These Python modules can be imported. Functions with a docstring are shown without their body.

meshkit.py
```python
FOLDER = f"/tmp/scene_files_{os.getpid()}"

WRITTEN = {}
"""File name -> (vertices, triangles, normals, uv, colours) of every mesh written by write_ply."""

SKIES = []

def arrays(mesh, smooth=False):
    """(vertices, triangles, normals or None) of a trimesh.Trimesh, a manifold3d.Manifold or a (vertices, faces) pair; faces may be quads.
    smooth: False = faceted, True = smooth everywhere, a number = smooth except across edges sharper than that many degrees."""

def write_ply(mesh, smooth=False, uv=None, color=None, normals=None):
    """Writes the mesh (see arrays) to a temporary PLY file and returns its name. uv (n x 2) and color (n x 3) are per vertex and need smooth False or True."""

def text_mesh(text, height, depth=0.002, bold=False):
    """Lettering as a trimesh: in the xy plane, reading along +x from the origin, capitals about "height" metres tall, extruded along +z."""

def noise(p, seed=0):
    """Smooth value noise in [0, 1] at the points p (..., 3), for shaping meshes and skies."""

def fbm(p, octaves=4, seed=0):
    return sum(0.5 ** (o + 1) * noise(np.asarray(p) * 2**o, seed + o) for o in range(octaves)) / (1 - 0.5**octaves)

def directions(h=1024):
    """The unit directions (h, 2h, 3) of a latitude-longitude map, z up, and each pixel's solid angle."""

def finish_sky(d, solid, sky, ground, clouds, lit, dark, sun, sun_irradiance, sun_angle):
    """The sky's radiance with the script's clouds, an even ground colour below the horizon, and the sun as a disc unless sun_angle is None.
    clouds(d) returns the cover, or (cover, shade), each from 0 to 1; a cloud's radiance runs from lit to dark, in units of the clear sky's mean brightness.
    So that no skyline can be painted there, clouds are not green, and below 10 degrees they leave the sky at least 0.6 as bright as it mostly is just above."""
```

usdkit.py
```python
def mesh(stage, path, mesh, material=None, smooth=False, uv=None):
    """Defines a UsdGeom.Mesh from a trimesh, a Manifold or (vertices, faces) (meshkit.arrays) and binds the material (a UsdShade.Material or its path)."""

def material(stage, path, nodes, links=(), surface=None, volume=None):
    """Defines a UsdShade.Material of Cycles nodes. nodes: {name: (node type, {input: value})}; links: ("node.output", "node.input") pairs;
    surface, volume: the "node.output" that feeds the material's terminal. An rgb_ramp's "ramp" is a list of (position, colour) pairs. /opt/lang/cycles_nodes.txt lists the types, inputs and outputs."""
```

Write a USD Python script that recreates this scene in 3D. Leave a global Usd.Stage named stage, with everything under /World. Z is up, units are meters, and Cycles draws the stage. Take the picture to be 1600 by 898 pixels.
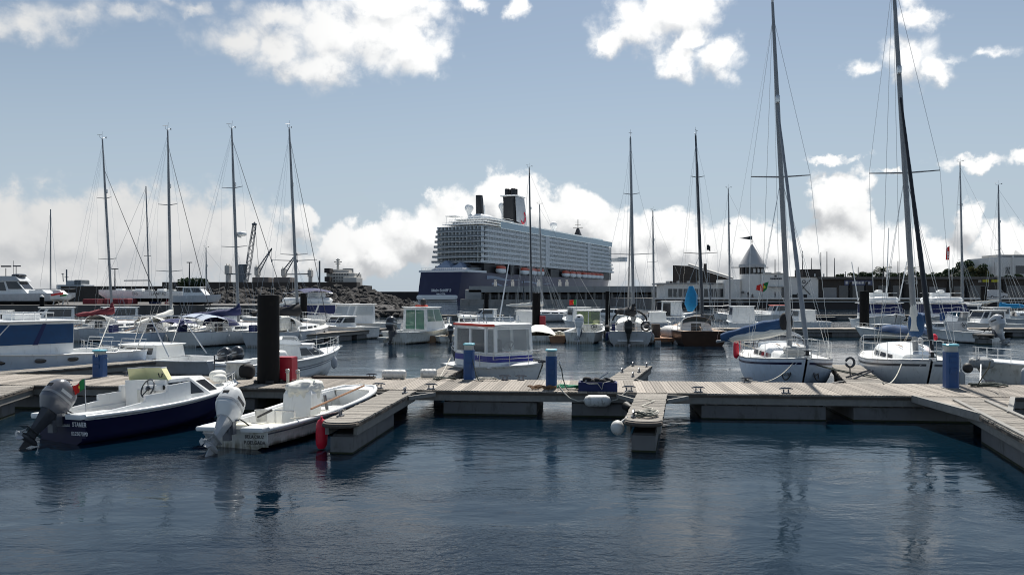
import math, random
import numpy as np, trimesh, manifold3d, meshkit, usdkit
from pxr import Usd, UsdGeom, UsdLux, UsdShade, Sdf, Gf

stage = Usd.Stage.CreateInMemory()
UsdGeom.SetStageUpAxis(stage, 'Z'); UsdGeom.SetStageMetersPerUnit(stage, 1.0)
UsdGeom.Xform.Define(stage, '/World'); UsdGeom.Scope.Define(stage, '/World/Looks')
PI = math.pi
rng = random.Random(7); nrng = np.random.default_rng(7)

# ---------------------------------------------------------------- camera
F, HZ, EYE = 1250.0, 463.0, 2.9
cam = UsdGeom.Camera.Define(stage, '/World/camera')
cam.CreateHorizontalApertureAttr(36.0); cam.CreateVerticalApertureAttr(36.0*574/1024)
cam.CreateFocalLengthAttr(36.0*F/1600)
cam.CreateVerticalApertureOffsetAttr((HZ-449)/1600*36.0)
cam.CreateClippingRangeAttr((0.1, 30000.0))
cam.AddTranslateOp().Set((0, 0, EYE)); cam.AddRotateXOp().Set(90.0)
cam.CreateExposureAttr(0.5)

# ---------------------------------------------------------------- sun and sky
SUN_AZ, SUN_EL = math.radians(10), math.radians(56)
sun = UsdLux.DistantLight.Define(stage, '/World/sun')
sun.CreateNormalizeAttr(True); sun.CreateIntensityAttr(1.25); sun.CreateAngleAttr(0.5); sun.CreateColorAttr((1.0, 0.96, 0.9))
sun.AddRotateXYZOp().Set((math.degrees(PI/2-SUN_EL), 0, math.degrees(-SUN_AZ)+180))

class NG:
    """A node graph under construction."""
    def __init__(s): s.n = {}; s.l = []; s.i = 0
    def add(s, kind, out, **inp):
        s.i += 1; nm = f'n{s.i}'; vals = {}
        for k, v in inp.items():
            if isinstance(v, str) and '.' in v: s.l.append((v, f'{nm}.{k}'))
            else: vals[k] = v
        s.n[nm] = (kind, vals); return f'{nm}.{out}'
    def m(s, op, a, b=0.0, c=0.0, clamp=False):
        kw = {'math_type': op, 'value1': a, 'value2': b, 'value3': c}
        if clamp: kw['use_clamp'] = True
        return s.add('math', 'value', **kw)
    def v(s, op, a, b=(0, 0, 0), c=(0, 0, 0), out='vector', **k): return s.add('vector_math', out, math_type=op, vector1=a, vector2=b, vector3=c, **k)
    def rng(s, x, a, b, lo=0.0, hi=1.0, t='smoothstep'): return s.add('map_range', 'result', range_type=t, value=x, from_min=a, from_max=b, to_min=lo, to_max=hi, clamp=True)
    def mix(s, f, a, b, t='mix'): return s.add('mix', 'color', mix_type=t, fac=f, color1=a, color2=b)
    def noise(s, vec, scale, detail=4, rough=0.5, dist=0.0, out='fac', lac=2.0): return s.add('noise_texture', out, vector=vec, scale=float(scale), detail=float(detail), roughness=float(rough), distortion=float(dist), lacunarity=float(lac))
    def make(s, path, surface=None, volume=None): return usdkit.material(stage, path, s.n, s.l, surface=surface, volume=volume)

SKY = 0.056
def build_sky():
    g = NG()
    d = g.add('geometry', 'position'); d = g.v('normalize', d)
    g.add('separate_xyz', 'x', vector=d); sx = f'n{g.i}'
    az = g.m('degrees', g.m('arctan2', sx+'.x', sx+'.y')); el = g.m('degrees', g.m('arcsine', sx+'.z'))
    # drift of the outlines, shared by all the clouds
    w1 = g.noise(d, 9, 5, 0.55, out='color'); w2 = g.noise(d, 34, 5, 0.6, out='color')
    # px, py, half width, half height in the photograph's pixels -> degrees on the dome
    blobs = [(370,60,88,42),(445,78,100,50),(520,60,140,74),(590,56,112,72),(640,84,72,58),(505,100,92,46),(600,8,120,50),(430,34,80,40),
             (40,34,75,36,.06),(110,22,85,34,.12),(200,12,120,28,.2),(290,4,70,20,.25),
             (1000,40,70,48),(1060,8,90,50),(968,62,40,32),(1065,98,50,32),(1125,92,52,40),(1080,60,40,28),
             (1425,85,60,42),(1465,98,38,30),(1430,22,58,32,.12),(1500,84,60,22,.42),(1340,108,46,24,.36),(1565,74,70,22,.45),
             (20,375,120,88),(120,372,120,92),(220,366,130,92),(320,378,110,86),(400,400,100,76),(465,350,34,38),(100,425,240,60),
             (535,405,70,54),(580,395,70,52),(660,362,75,50),(715,345,62,56),(775,325,62,50),(835,330,68,48),(905,345,80,50),(970,372,70,48),(1045,364,62,44),(900,410,260,60),(1080,385,60,44),
             (1150,395,66,60),(1195,380,50,46),(1292,318,34,50),(1320,322,44,58),(1300,390,92,60),(1390,392,80,50),(1440,400,80,50),(1510,345,34,44),(1570,388,70,50),(1250,430,220,44),(1480,430,200,44),
             (1305,248,90,16,.56),(1380,274,70,14,.62),(1520,243,150,30,.46),(1600,236,90,28,.46),
             (735,2,34,18,.25),(805,8,30,24,.2)]
    def field(azv, elv, some):
        v = g.add('combine_xyz', 'vector', x=azv, y=elv, z=0.0)
        v = g.v('multiply_add', g.v('subtract', w1, (0.5, 0.5, 0.5)), (4.2, 3.2, 0.0), v)
        v = g.v('multiply_add', g.v('subtract', w2, (0.5, 0.5, 0.5)), (2.4, 2.2, 0.0), v)
        v = g.v('multiply', v, (1, 1, 0))
        best = None
        for (a, e, ra, re, o) in some:
            q = g.v('length', g.v('multiply_add', v, (1/ra, 1/re, 0), (-a/ra, -e/re, 0)), out='value')
            if o: q = g.m('add', q, o)
            best = q if best is None else g.m('smoothmin', best, q, 0.18)
        return g.m('subtract', 1.0, best)
    deg = []
    for (px, py, rx, ry, *o) in blobs:
        a = math.degrees(math.atan((px-800)/F)); c = math.cos(math.radians(a))
        deg.append((a, math.degrees(math.atan((HZ-py)/F*c)), math.degrees(rx/F)*c**1.5, math.degrees(ry/F)*c, o[0] if o else 0.0))
    def finish(f0, f1, light, detail):
        """Sky and cloud for one region of the dome, from the cover here and a little nearer the sun."""
        fine = g.noise(d, 26, detail, 0.62, 0.3)
        billow = g.add('voronoi_texture', 'distance', feature='f1', vector=g.v('multiply_add', w2, (0.03, 0.03, 0.03), d), scale=38.0)
        tex = g.m('add', g.m('multiply_add', fine, 1.5, -0.75), g.m('multiply_add', billow, -0.7, 0.27))
        dens = g.m('multiply_add', tex, g.rng(el, 9, 13, 0.66, 0.74), f0)
        cover = g.m('power', g.rng(dens, -0.12, g.m('multiply', g.rng(el, 9, 13, 0.22, 0.56), g.rng(az, -22, -8, 1.7, 1.0))), 1.25)
        lum = g.m('add', g.m('multiply_add', g.m('subtract', f0, f1), 0.85, g.rng(el, 9, 13, 0.86, 1.0)), g.m('multiply', tex, 0.42))
        lum = g.m('subtract', lum, g.m('multiply', g.rng(el, 9, 1), 0.10))
        lum = g.rng(lum, 0.25, 1.15, 0.0, 1.0)
        high = g.rng(el, 9, 15)
        white = g.v('scale', (1.0, 1.0, 0.99), scale=g.m('multiply', g.m('multiply_add', high, 0.8, 13.0), g.rng(az, -22, -8, 0.74, 1.0)))
        grey = g.v('scale', (0.96, 0.985, 1.02), scale=g.m('multiply_add', high, 1.4, 7.0))
        sky = g.add('sky_texture', 'color', sky_type='single_scattering', sun_disc=False, sun_elevation=SUN_EL, sun_rotation=SUN_AZ, altitude=0.0, air_density=1.0, aerosol_density=1.0, ozone_density=1.0)
        skyc = g.mix(g.rng(el, 22, 1, 0.0, 0.85), g.add('hsv', 'color', hue=0.5, saturation=0.84, value=1.0, fac=1.0, color=g.mix(1.0, sky, (0.90, 1.0, 1.02), 'multiply')), (6.2, 7.3, 8.5))    # pale air over the sea
        return g.add('background_shader', 'background', color=g.mix(g.m('multiply', cover, 0.97), skyc, g.mix(lum, grey, white)), strength=SKY)
    def region(a0, a1, e0, e1):
        some = [b for b in deg if a0-b[2]-2.6 < b[0] < a1+b[2]+2.6 and e0-b[3]-2.5 < b[1] < e1+b[3]+2.5]
        return finish(field(az, el, some), field(g.m('add', az, 0.35), g.m('add', el, 1.15), some), True, 9)
    def generic(q): return g.m('multiply_add', g.noise(q, 4.5, 5, 0.55), 6.0, -4.15)
    rest = finish(generic(d), generic(g.v('add', d, (0.01, 0, 0.025))), False, 5)       # the rest of the dome: scattered cumulus of the same kind
    pick = lambda cond, yes, no: g.add('mix_closure', 'closure', fac=cond, closure1=no, closure2=yes)
    gt = lambda x, k: g.m('greater_than', x, k)
    low = pick(gt(az, 3), pick(gt(az, 17), region(17, 36, 0, 12.5), region(3, 17, 0, 12.5)), pick(gt(az, -15), region(-15, 3, 0, 12.5), region(-36, -15, 0, 12.5)))
    hi = pick(gt(az, 0), region(0, 36, 12.5, 24), region(-36, 0, 12.5, 24))
    view = pick(gt(el, 12.5), hi, low)
    out = g.m('maximum', gt(g.m('absolute', az), 35.5), gt(el, 23.5))
    return g.make('/World/Looks/sky_air', surface=pick(out, rest, view))
dome = UsdLux.DomeLight.Define(stage, '/World/sky'); dome.CreateIntensityAttr(1.0)
UsdShade.MaterialBindingAPI.Apply(dome.GetPrim()).Bind(build_sky())
dome.GetPrim().SetCustomDataByKey('kind', 'structure')

# ---------------------------------------------------------------- helpers: naming
used = {}
def numbered(path):
    k = used.get(path, -1) + 1; used[path] = k
    return path if k == 0 else f'{path}_{k:03d}'
def tag(o, label=None, cat=None, group=None, kind=None):
    p = o.GetPrim() if hasattr(o, 'GetPrim') else o
    for k, v in (('label', label), ('category', cat), ('group', group), ('kind', kind)):
        if v: p.SetCustomDataByKey(k, v)
    return o
def thing(name, label, cat, loc=(0, 0, 0), rz=0.0, group=None, rx=0.0, ry=0.0):
    x = UsdGeom.Xform.Define(stage, numbered('/World/' + name))
    x.AddTranslateOp().Set(Gf.Vec3d(*map(float, loc)))
    if rz: x.AddRotateZOp().Set(math.degrees(rz))
    if ry: x.AddRotateYOp().Set(math.degrees(ry))
    if rx: x.AddRotateXOp().Set(math.degrees(rx))
    return tag(x, label, cat, group)
def obj(name, mesh, mat, parent=None, smooth=False, label=None):
    base = str(parent.GetPath()) if parent else '/World'
    if isinstance(mesh, MB): mesh = mesh.arr()
    m = usdkit.mesh(stage, numbered(base + '/' + name), mesh, M[mat], smooth=smooth)
    if label: tag(m, label)
    return m
def struct(name, mesh, mat, smooth=False, kind='structure'): return tag(obj(name, mesh, mat, None, smooth), kind=kind)
def solo(name, mesh, mat, label, cat, group=None, smooth=False, kind=None): return tag(obj(name, mesh, mat, None, smooth), label, cat, group, kind)

# ---------------------------------------------------------------- helpers: photograph's pixels to the place
def P(px, py, D): return np.array([(px-800)/F*D, D, EYE-(py-HZ)/F*D])
def X(px, D): return (px-800)/F*D
def Z(py, D): return EYE-(py-HZ)/F*D
def G(px, py, z=0.0): return P(px, py, (EYE-z)*F/(py-HZ))

# ---------------------------------------------------------------- helpers: meshes
def rot(rx=0, ry=0, rz=0):
    return trimesh.transformations.euler_matrix(rx, ry, rz, 'sxyz')[:3, :3]
BOXV = np.array([[x, y, z] for x in (-.5, .5) for y in (-.5, .5) for z in (-.5, .5)], float)
BOXF = np.array([[0,1,3],[0,3,2],[4,6,7],[4,7,5],[0,4,5],[0,5,1],[2,3,7],[2,7,6],[0,2,6],[0,6,4],[1,5,7],[1,7,3]])
ICO = {k: trimesh.creation.icosphere(k) for k in (1, 2, 3)}
def outward(v, f):
    """Turns a shell's faces outward; a flat sheet's faces up."""
    a, b, c = v[f[:, 0]], v[f[:, 1]], v[f[:, 2]]; n = np.cross(b-a, c-a); m = (a+b+c)/3; ar = np.linalg.norm(n, axis=1)
    o = (m*ar[:, None]).sum(0)/max(ar.sum(), 1e-12); q = (n*(m-o)).sum(); size = np.abs(v-o).max()
    if abs(q) < .03*ar.sum()*size: q = n[:, 2].sum()
    return f[:, ::-1] if q < 0 else f
class MB:
    def __init__(s): s.v = []; s.f = []; s.n = 0
    def add(s, v, f):
        v = np.asarray(v, float); s.v.append(v); s.f.append(np.asarray(f, int)+s.n); s.n += len(v); return s
    def mesh(s, m): return s.add(m.vertices, m.faces)
    def box(s, c, size, r=None):
        v = BOXV*np.asarray(size, float)
        if r is not None: v = v @ rot(*r).T
        return s.add(v+np.asarray(c, float), BOXF)
    def bar(s, p, q, w, h=None):
        p, q = np.asarray(p, float), np.asarray(q, float); d = q-p; L = np.linalg.norm(d); d /= L
        u = np.cross([0, 0, 1], d) if abs(d[2]) < .99 else np.array([1., 0, 0]); u /= np.linalg.norm(u); t = np.cross(d, u)
        R = np.stack([d, u, t], 1); return s.add((BOXV*[L, w, h or w]) @ R.T+(p+q)/2, BOXF)
    def tube(s, pts, r, n=6, cap=True, flat=None):
        pts = np.asarray(pts, float); k = len(pts); r = np.broadcast_to(np.asarray(r, float), (k,))
        tg = np.gradient(pts, axis=0); tg /= np.maximum(np.linalg.norm(tg, axis=1, keepdims=True), 1e-9)
        ref = np.array([0, 0, 1.]) if abs(tg[:, 2]).mean() < .8 else np.array([1., 0, 0])
        u = np.cross(tg, ref); u /= np.maximum(np.linalg.norm(u, axis=1, keepdims=True), 1e-9); w = np.cross(u, tg)
        a = np.arange(n)/n*2*PI; sc = flat or 1.0
        v = pts[:, None]+r[:, None, None]*(np.cos(a)[None, :, None]*u[:, None]+sc*np.sin(a)[None, :, None]*w[:, None])
        return s.rings(v, cap)
    def rings(s, v, cap=True, closed=True):
        v = np.asarray(v, float); k, n = v.shape[:2]; f = []
        for i in range(k-1):
            for j in range(n if closed else n-1):
                a, b = i*n+j, i*n+(j+1) % n; f += [[a, b, b+n], [a, b+n, a+n]]
        vv = v.reshape(-1, 3)
        if cap and closed:
            c0, c1 = len(vv), len(vv)+1; vv = np.vstack([vv, v[0].mean(0), v[-1].mean(0)])
            for j in range(n):
                f += [[c0, (j+1) % n, j], [c1, (k-1)*n+j, (k-1)*n+(j+1) % n]]
        return s.add(vv, outward(vv, np.array(f)))
    def lathe(s, prof, n=16, at=(0, 0, 0), R=None):
        a = np.arange(n)/n*2*PI
        v = np.array([[[r*np.cos(x), r*np.sin(x), z] for x in a] for r, z in prof])
        if R is not None: v = v @ R.T
        return s.rings(v+np.asarray(at, float))
    def blob(s, c, size, e=1.0, sub=2, r=None):
        p = ICO[sub].vertices; p = np.sign(p)*np.abs(p)**e; v = p*np.asarray(size, float)/2
        if r is not None: v = v @ rot(*r).T
        return s.add(v+np.asarray(c, float), ICO[sub].faces)
    def sheet(s, g): return s.rings(g, cap=False, closed=False)
    def poly(s, pts, z0, z1):
        """Upright prism over a convex or star-shaped outline."""
        p = np.asarray(pts, float); n = len(p)
        return s.rings(np.stack([np.c_[p, np.full(n, z0)], np.c_[p, np.full(n, z1)]]))
    def slab(s, pts, z0, z1, rnd=.3, shrink=.96):
        p = np.asarray(pts, float); c = p.mean(0); h = z1-z0
        R = [(shrink, z0), (1, z0+h*rnd), (1, z1-h*rnd), (shrink, z1-h*.08), (shrink*.93, z1)]
        return s.rings(np.stack([np.c_[(p-c)*k+c, np.full(len(p), z)] for k, z in R]))
    def panel(s, quad, u0, v0, u1, v1, t=.012, back=.004):
        a, b, c, d = [np.asarray(x, float) for x in quad]; n = np.cross(b-a, d-a); n /= np.linalg.norm(n)
        def at(u, v): return (a*(1-u)+b*u)*(1-v)+(d*(1-u)+c*u)*v
        q = np.array([at(u0, v0), at(u1, v0), at(u1, v1), at(u0, v1)])
        return s.rings(np.stack([q-n*back, q+n*t]))
    def tri(s, pts, t):
        """A flat plate over 3-D outline points, thickness t along its normal."""
        p = np.asarray(pts, float); n = np.cross(p[1]-p[0], p[2]-p[0]); n /= np.linalg.norm(n)
        return s.rings(np.stack([p-n*t/2, p+n*t/2]))
    def xf(s, R=None, at=(0, 0, 0)):
        s.v = [(v @ R.T if R is not None else v)+np.asarray(at, float) for v in s.v]; return s
    def arr(s): return np.vstack(s.v), np.vstack(s.f)
def bez(p0, p1, sag, n=10):
    t = np.linspace(0, 1, n)[:, None]; p = np.asarray(p0)*(1-t)+np.asarray(p1)*t; p[:, 2] -= (4*sag*t*(1-t))[:, 0]; return p
def text(msg, h, mat, parent, O, ux, uy, depth=.006, name='lettering', bold=True):
    m = meshkit.text_mesh(msg, h, depth, bold); w = m.bounds[1][0]-m.bounds[0][0]
    ux, uy = np.asarray(ux, float), np.asarray(uy, float); R = np.stack([ux, uy, np.cross(ux, uy)], 1)
    return obj(name, ((m.vertices-[w/2, h/2, 0]) @ R.T+np.asarray(O, float), m.faces), mat, parent)

# ---------------------------------------------------------------- materials
M = {}
def mat(name, col, rough=.5, var=.12, scale=3.0, metal=0.0, spec=.5, dirt=None, bump=0.0, bscale=40.0, coat=0.0, stretch=None, rnd=0.0, detail=5, grime=0.0):
    """An ordinary painted, woven or weathered surface: tone varies with noise, optionally with a second colour of dirt."""
    g = NG(); pos = g.add('texture_coordinate', 'object')
    if stretch: pos = g.v('multiply', pos, stretch)
    n = g.noise(pos, scale, detail, .62)
    c = np.array(col, float); f = g.rng(n, .3, .7, 1-var, 1+var, 'linear')
    if rnd: f = g.m('multiply', f, g.rng(g.add('object_info', 'random'), 0, 1, 1-rnd, 1+rnd, 'linear'))
    base = g.v('scale', tuple(c), scale=f)
    if dirt:
        dn = g.noise(g.v('multiply', pos, (1, 1, .35)), scale*2.3, 6, .7)
        base = g.mix(g.rng(dn, dirt[1], dirt[1]+.18, 0, dirt[2]), base, tuple(dirt[0]))
    if grime:                                                     # weed and scum along the waterline, run marks above it
        g.add('separate_xyz', 'z', vector=g.add('texture_coordinate', 'object')); z = f'n{g.i}.z'
        run = g.noise(g.v('multiply', g.add('texture_coordinate', 'object'), (9, 9, .7)), 1.0, 4, .6)
        low = g.m('multiply', g.rng(z, .20, .03), g.rng(run, .30, .62)); streak = g.m('multiply', g.rng(run, .58, .74), .35)
        base = g.mix(g.m('multiply', g.m('maximum', low, streak), grime), base, (.11, .10, .06))
    kw = dict(base_color=base, roughness=g.rng(n, .25, .75, max(rough-.08, .02), min(rough+.1, 1), 'linear'), metallic=metal, specular_ior_level=spec)
    if coat: kw.update(coat_weight=coat, coat_roughness=.06)
    if bump: kw['normal'] = g.add('bump', 'normal', height=g.noise(pos, bscale, 5, .6), strength=1.0, distance=bump)
    p = g.add('principled_bsdf', 'BSDF', **kw)
    M[name] = g.make('/World/Looks/' + name, surface=p)
mat('gelcoat', (.74, .75, .74), .28, .05, 2.0, dirt=((.42, .41, .36), .56, .5), coat=.3, grime=.7)
mat('gelcoat_old', (.62, .62, .58), .42, .1, 3.0, dirt=((.30, .28, .22), .5, .65), grime=.9)
mat('gelcoat_grey', (.46, .48, .50), .35, .08, 2.0, dirt=((.25, .25, .22), .55, .5), grime=.8)
mat('gelcoat_blue', (.50, .58, .68), .3, .06, 2.0, dirt=((.35, .36, .36), .56, .5), grime=.7)
mat('deck_paint', (.66, .66, .63), .6, .08, 4.0, dirt=((.40, .38, .33), .54, .5), bump=.002, bscale=180)
mat('cream_deck', (.60, .58, .48), .55, .08, 4.0, dirt=((.38, .35, .27), .54, .5))
mat('navy', (.009, .010, .038), .38, .15, 2.0, dirt=((.02, .02, .03), .58, .5), spec=.15)
mat('navy_cloth', (.012, .02, .085), .8, .15, 5.0, bump=.004, bscale=9)
mat('blue_cloth', (.016, .06, .15), .8, .15, 5.0, bump=.006, bscale=9)
mat('sky_cloth', (.015, .25, .50), .75, .15, 5.0, bump=.008, bscale=9)
mat('pale_blue_cloth', (.32, .37, .45), .8, .1, 5.0, bump=.004, bscale=9)
mat('red_cloth', (.16, .02, .03), .8, .15, 5.0, bump=.006, bscale=9)
mat('black_cloth', (.012, .012, .014), .85, .2, 5.0, bump=.006, bscale=12)
mat('grey_cloth', (.30, .31, .31), .85, .1, 5.0, bump=.005, bscale=12)
mat('white_cloth', (.62, .62, .58), .8, .06, 5.0, bump=.008, bscale=9)
mat('yellow_film', (.66, .64, .36), .35, .05, 5.0)
mat('black_rubber', (.015, .015, .015), .6, .2, 8.0)
mat('dark_plastic', (.035, .037, .042), .32, .15, 4.0, coat=.3)
mat('grey_plastic', (.10, .105, .12), .3, .12, 4.0, coat=.4, dirt=((.2, .2, .19), .58, .4))
mat('engine_white', (.66, .67, .66), .25, .05, 4.0, coat=.4, dirt=((.35, .34, .3), .56, .5))
mat('engine_silver', (.42, .43, .44), .3, .08, 4.0, metal=.2, coat=.3, dirt=((.2, .19, .17), .54, .5))
mat('alu', (.46, .47, .48), .35, .08, 5.0, metal=.75)
mat('alu_grey', (.26, .27, .28), .45, .1, 3.0, metal=.4)
mat('mast_black', (.012, .012, .015), .4, .15, 2.0)
mat('mast_dark', (.055, .06, .07), .4, .15, 2.0, metal=.3)
mat('steel', (.62, .62, .61), .22, .08, 9.0, metal=.9)
mat('rope', (.50, .48, .42), .9, .2, 30.0, dirt=((.22, .2, .16), .5, .6))
mat('rope_dark', (.07, .08, .07), .9, .3, 30.0)
mat('net_green', (.02, .20, .11), .9, .3, 25.0)
mat('rope_brown', (.16, .09, .045), .9, .3, 25.0)
mat('red_paint', (.36, .012, .03), .4, .1, 3.0, dirt=((.2, .03, .03), .56, .4))
mat('red_vinyl', (.62, .015, .04), .35, .08, 6.0)
mat('fender_white', (.56, .56, .54), .5, .1, 6.0, dirt=((.16, .15, .13), .5, .75))
mat('pedestal_blue', (.008, .055, .18), .45, .15, 3.0, dirt=((.05, .08, .12), .55, .6))
mat('pedestal_cap', (.34, .36, .35), .4, .1, 6.0)
mat('pedestal_lid', (.10, .36, .45), .4, .1, 6.0)
mat('weed', (.022, .028, .012), .9, .4, 14.0, bump=.01, bscale=40)
mat('ship_wall', (.74, .75, .74), .6, .1, .3)
mat('pile_tar', (.0045, .004, .004), .75, .35, 2.5, dirt=((.014, .012, .010), .52, .6), spec=.25, bump=.004, bscale=30)
mat('plank', (.268, .240, .206), .85, .32, 9.0, rnd=.34, stretch=(6, .5, 1), dirt=((.10, .085, .07), .5, .7), bump=.003, bscale=30)
mat('plank_grey', (.265, .245, .215), .85, .22, 9.0, rnd=.22, stretch=(.5, 6, 1), dirt=((.15, .125, .10), .52, .6), bump=.003, bscale=30)
mat('beam_wood', (.075, .062, .05), .85, .3, 6.0, dirt=((.16, .14, .12), .58, .5), bump=.004)
mat('beam_grey', (.21, .205, .19), .8, .15, 5.0, dirt=((.13, .12, .10), .52, .6), bump=.003)
mat('float_concrete', (.15, .152, .155), .85, .14, 2.0, dirt=((.07, .075, .06), .5, .75), bump=.004)
mat('concrete', (.30, .29, .27), .9, .15, .25, dirt=((.15, .14, .13), .5, .6))
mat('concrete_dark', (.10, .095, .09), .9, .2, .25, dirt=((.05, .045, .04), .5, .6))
mat('wall_white', (.68, .67, .64), .8, .06, .3, dirt=((.45, .43, .40), .58, .5))
mat('wall_grey', (.34, .34, .33), .85, .1, .3, dirt=((.2, .19, .18), .55, .5))
mat('wall_brown', (.052, .045, .040), .9, .2, .4, dirt=((.03, .025, .022), .5, .6))
mat('roof_dark', (.035, .030, .030), .8, .2, .4)
mat('stone_dark', (.027, .025, .024), .95, .35, .8, rnd=.35, dirt=((.14, .12, .10), .58, .6), bump=.05, bscale=3)
mat('asphalt', (.10, .10, .10), .95, .15, .3)
mat('cone_grey', (.42, .42, .42), .7, .08, .4, dirt=((.28, .28, .27), .52, .5))
mat('window_dark', (.018, .02, .024), .08, .2, .5, spec=.7)
mat('window_blue', (.02, .03, .06), .08, .2, .5, spec=.7)
mat('door_grey', (.25, .25, .25), .7, .1, .6)
mat('brown_hull', (.040, .022, .014), .4, .25, 2.0, coat=.2, dirt=((.09, .06, .04), .56, .5))
mat('wood_raw', (.25, .13, .07), .8, .2, 4.0)
mat('teak', (.24, .15, .085), .6, .18, 8.0, stretch=(.5, 6, 1))
mat('antifoul_black', (.014, .014, .015), .8, .2, 2.0)
mat('antifoul_blue', (.018, .03, .12), .7, .2, 2.0)
mat('stripe_blue', (.035, .035, .22), .35, .1, 2.0)
mat('stripe_red', (.60, .06, .03), .4, .1, 2.0)
mat('flag_red', (.72, .03, .02), .8, .08, 3.0)
mat('flag_green', (.02, .22, .06), .8, .08, 3.0)
mat('flag_yellow', (.75, .60, .05), .8, .08, 3.0)
mat('flag_dark', (.03, .035, .04), .8, .1, 3.0)
mat('ship_navy', (.014, .015, .052), .35, .15, .03, dirt=((.03, .035, .08), .55, .4))
mat('ship_wave', (.22, .28, .38), .4, .15, .05)
mat('ship_white', (.86, .87, .86), .5, .05, .05)
mat('ship_glass', (.10, .12, .14), .15, .3, .08, spec=.6)
mat('ship_screen', (.42, .55, .60), .25, .1, .04, spec=.6)
mat('ship_dark', (.022, .022, .025), .5, .2, .1)
mat('ship_orange', (.60, .09, .04), .5, .1, .1)
mat('cargo_cream', (.52, .50, .46), .6, .08, .05, dirt=((.32, .25, .2), .55, .5))
mat('crane_grey', (.13, .145, .16), .6, .1, .1)
mat('hold_brown', (.17, .145, .13), .8, .12, .1)
mat('letter_white', (.75, .75, .75), .5, .03)
mat('letter_dark', (.04, .04, .045), .5, .05)
mat('letter_yellow', (.55, .55, .03), .5, .05)
mat('sign_blue', (.08, .10, .20), .5, .1)
mat('skin', (.35, .22, .16), .6, .1)
mat('trunk', (.10, .075, .05), .9, .2, 3.0)
def leafmat(name, col, col2):
    g = NG(); r = g.add('geometry', 'random_per_island'); c = g.mix(r, col, col2)
    a = g.add('principled_bsdf', 'BSDF', base_color=c, roughness=.6); b = g.add('translucent_bsdf', 'BSDF', color=c)
    M[name] = g.make('/World/Looks/'+name, surface=g.add('mix_closure', 'closure', fac=.3, closure1=a, closure2=b))
leafmat('leaf_dark', (.022, .040, .018), (.06, .085, .03)); leafmat('leaf_olive', (.07, .075, .03), (.14, .12, .06)); leafmat('palm_leaf', (.03, .05, .02), (.09, .10, .05))
def panemat(name, tint, k, rough=.03):
    g = NG(); tr = g.add('transparent_bsdf', 'BSDF', color=tint); gl = g.add('glossy_bsdf', 'BSDF', color=(.9, .9, .9), roughness=rough)
    fr = g.m('add', g.m('multiply', g.add('fresnel', 'fac', IOR=1.5), .9), k)
    M[name] = g.make('/World/Looks/'+name, surface=g.add('mix_closure', 'closure', fac=fr, closure1=tr, closure2=gl))
panemat('pane', (.80, .84, .84), .03); panemat('pane_smoke', (.25, .28, .32), .04); panemat('pane_green', (.45, .66, .58), .05); panemat('pane_olive', (.38, .44, .20), .06)
def hazemat(name, tint, milk, k):
    g = NG(); tr = g.add('transparent_bsdf', 'BSDF', color=tint); df = g.add('mix_closure', 'closure', fac=.5, closure1=g.add('diffuse_bsdf', 'BSDF', color=milk), closure2=g.add('translucent_bsdf', 'BSDF', color=milk))
    b = g.add('mix_closure', 'closure', fac=k, closure1=tr, closure2=df); gl = g.add('glossy_bsdf', 'BSDF', color=(.9, .9, .9), roughness=.06)
    M[name] = g.make('/World/Looks/'+name, surface=g.add('mix_closure', 'closure', fac=g.add('fresnel', 'fac', IOR=1.4), closure1=b, closure2=gl))
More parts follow.
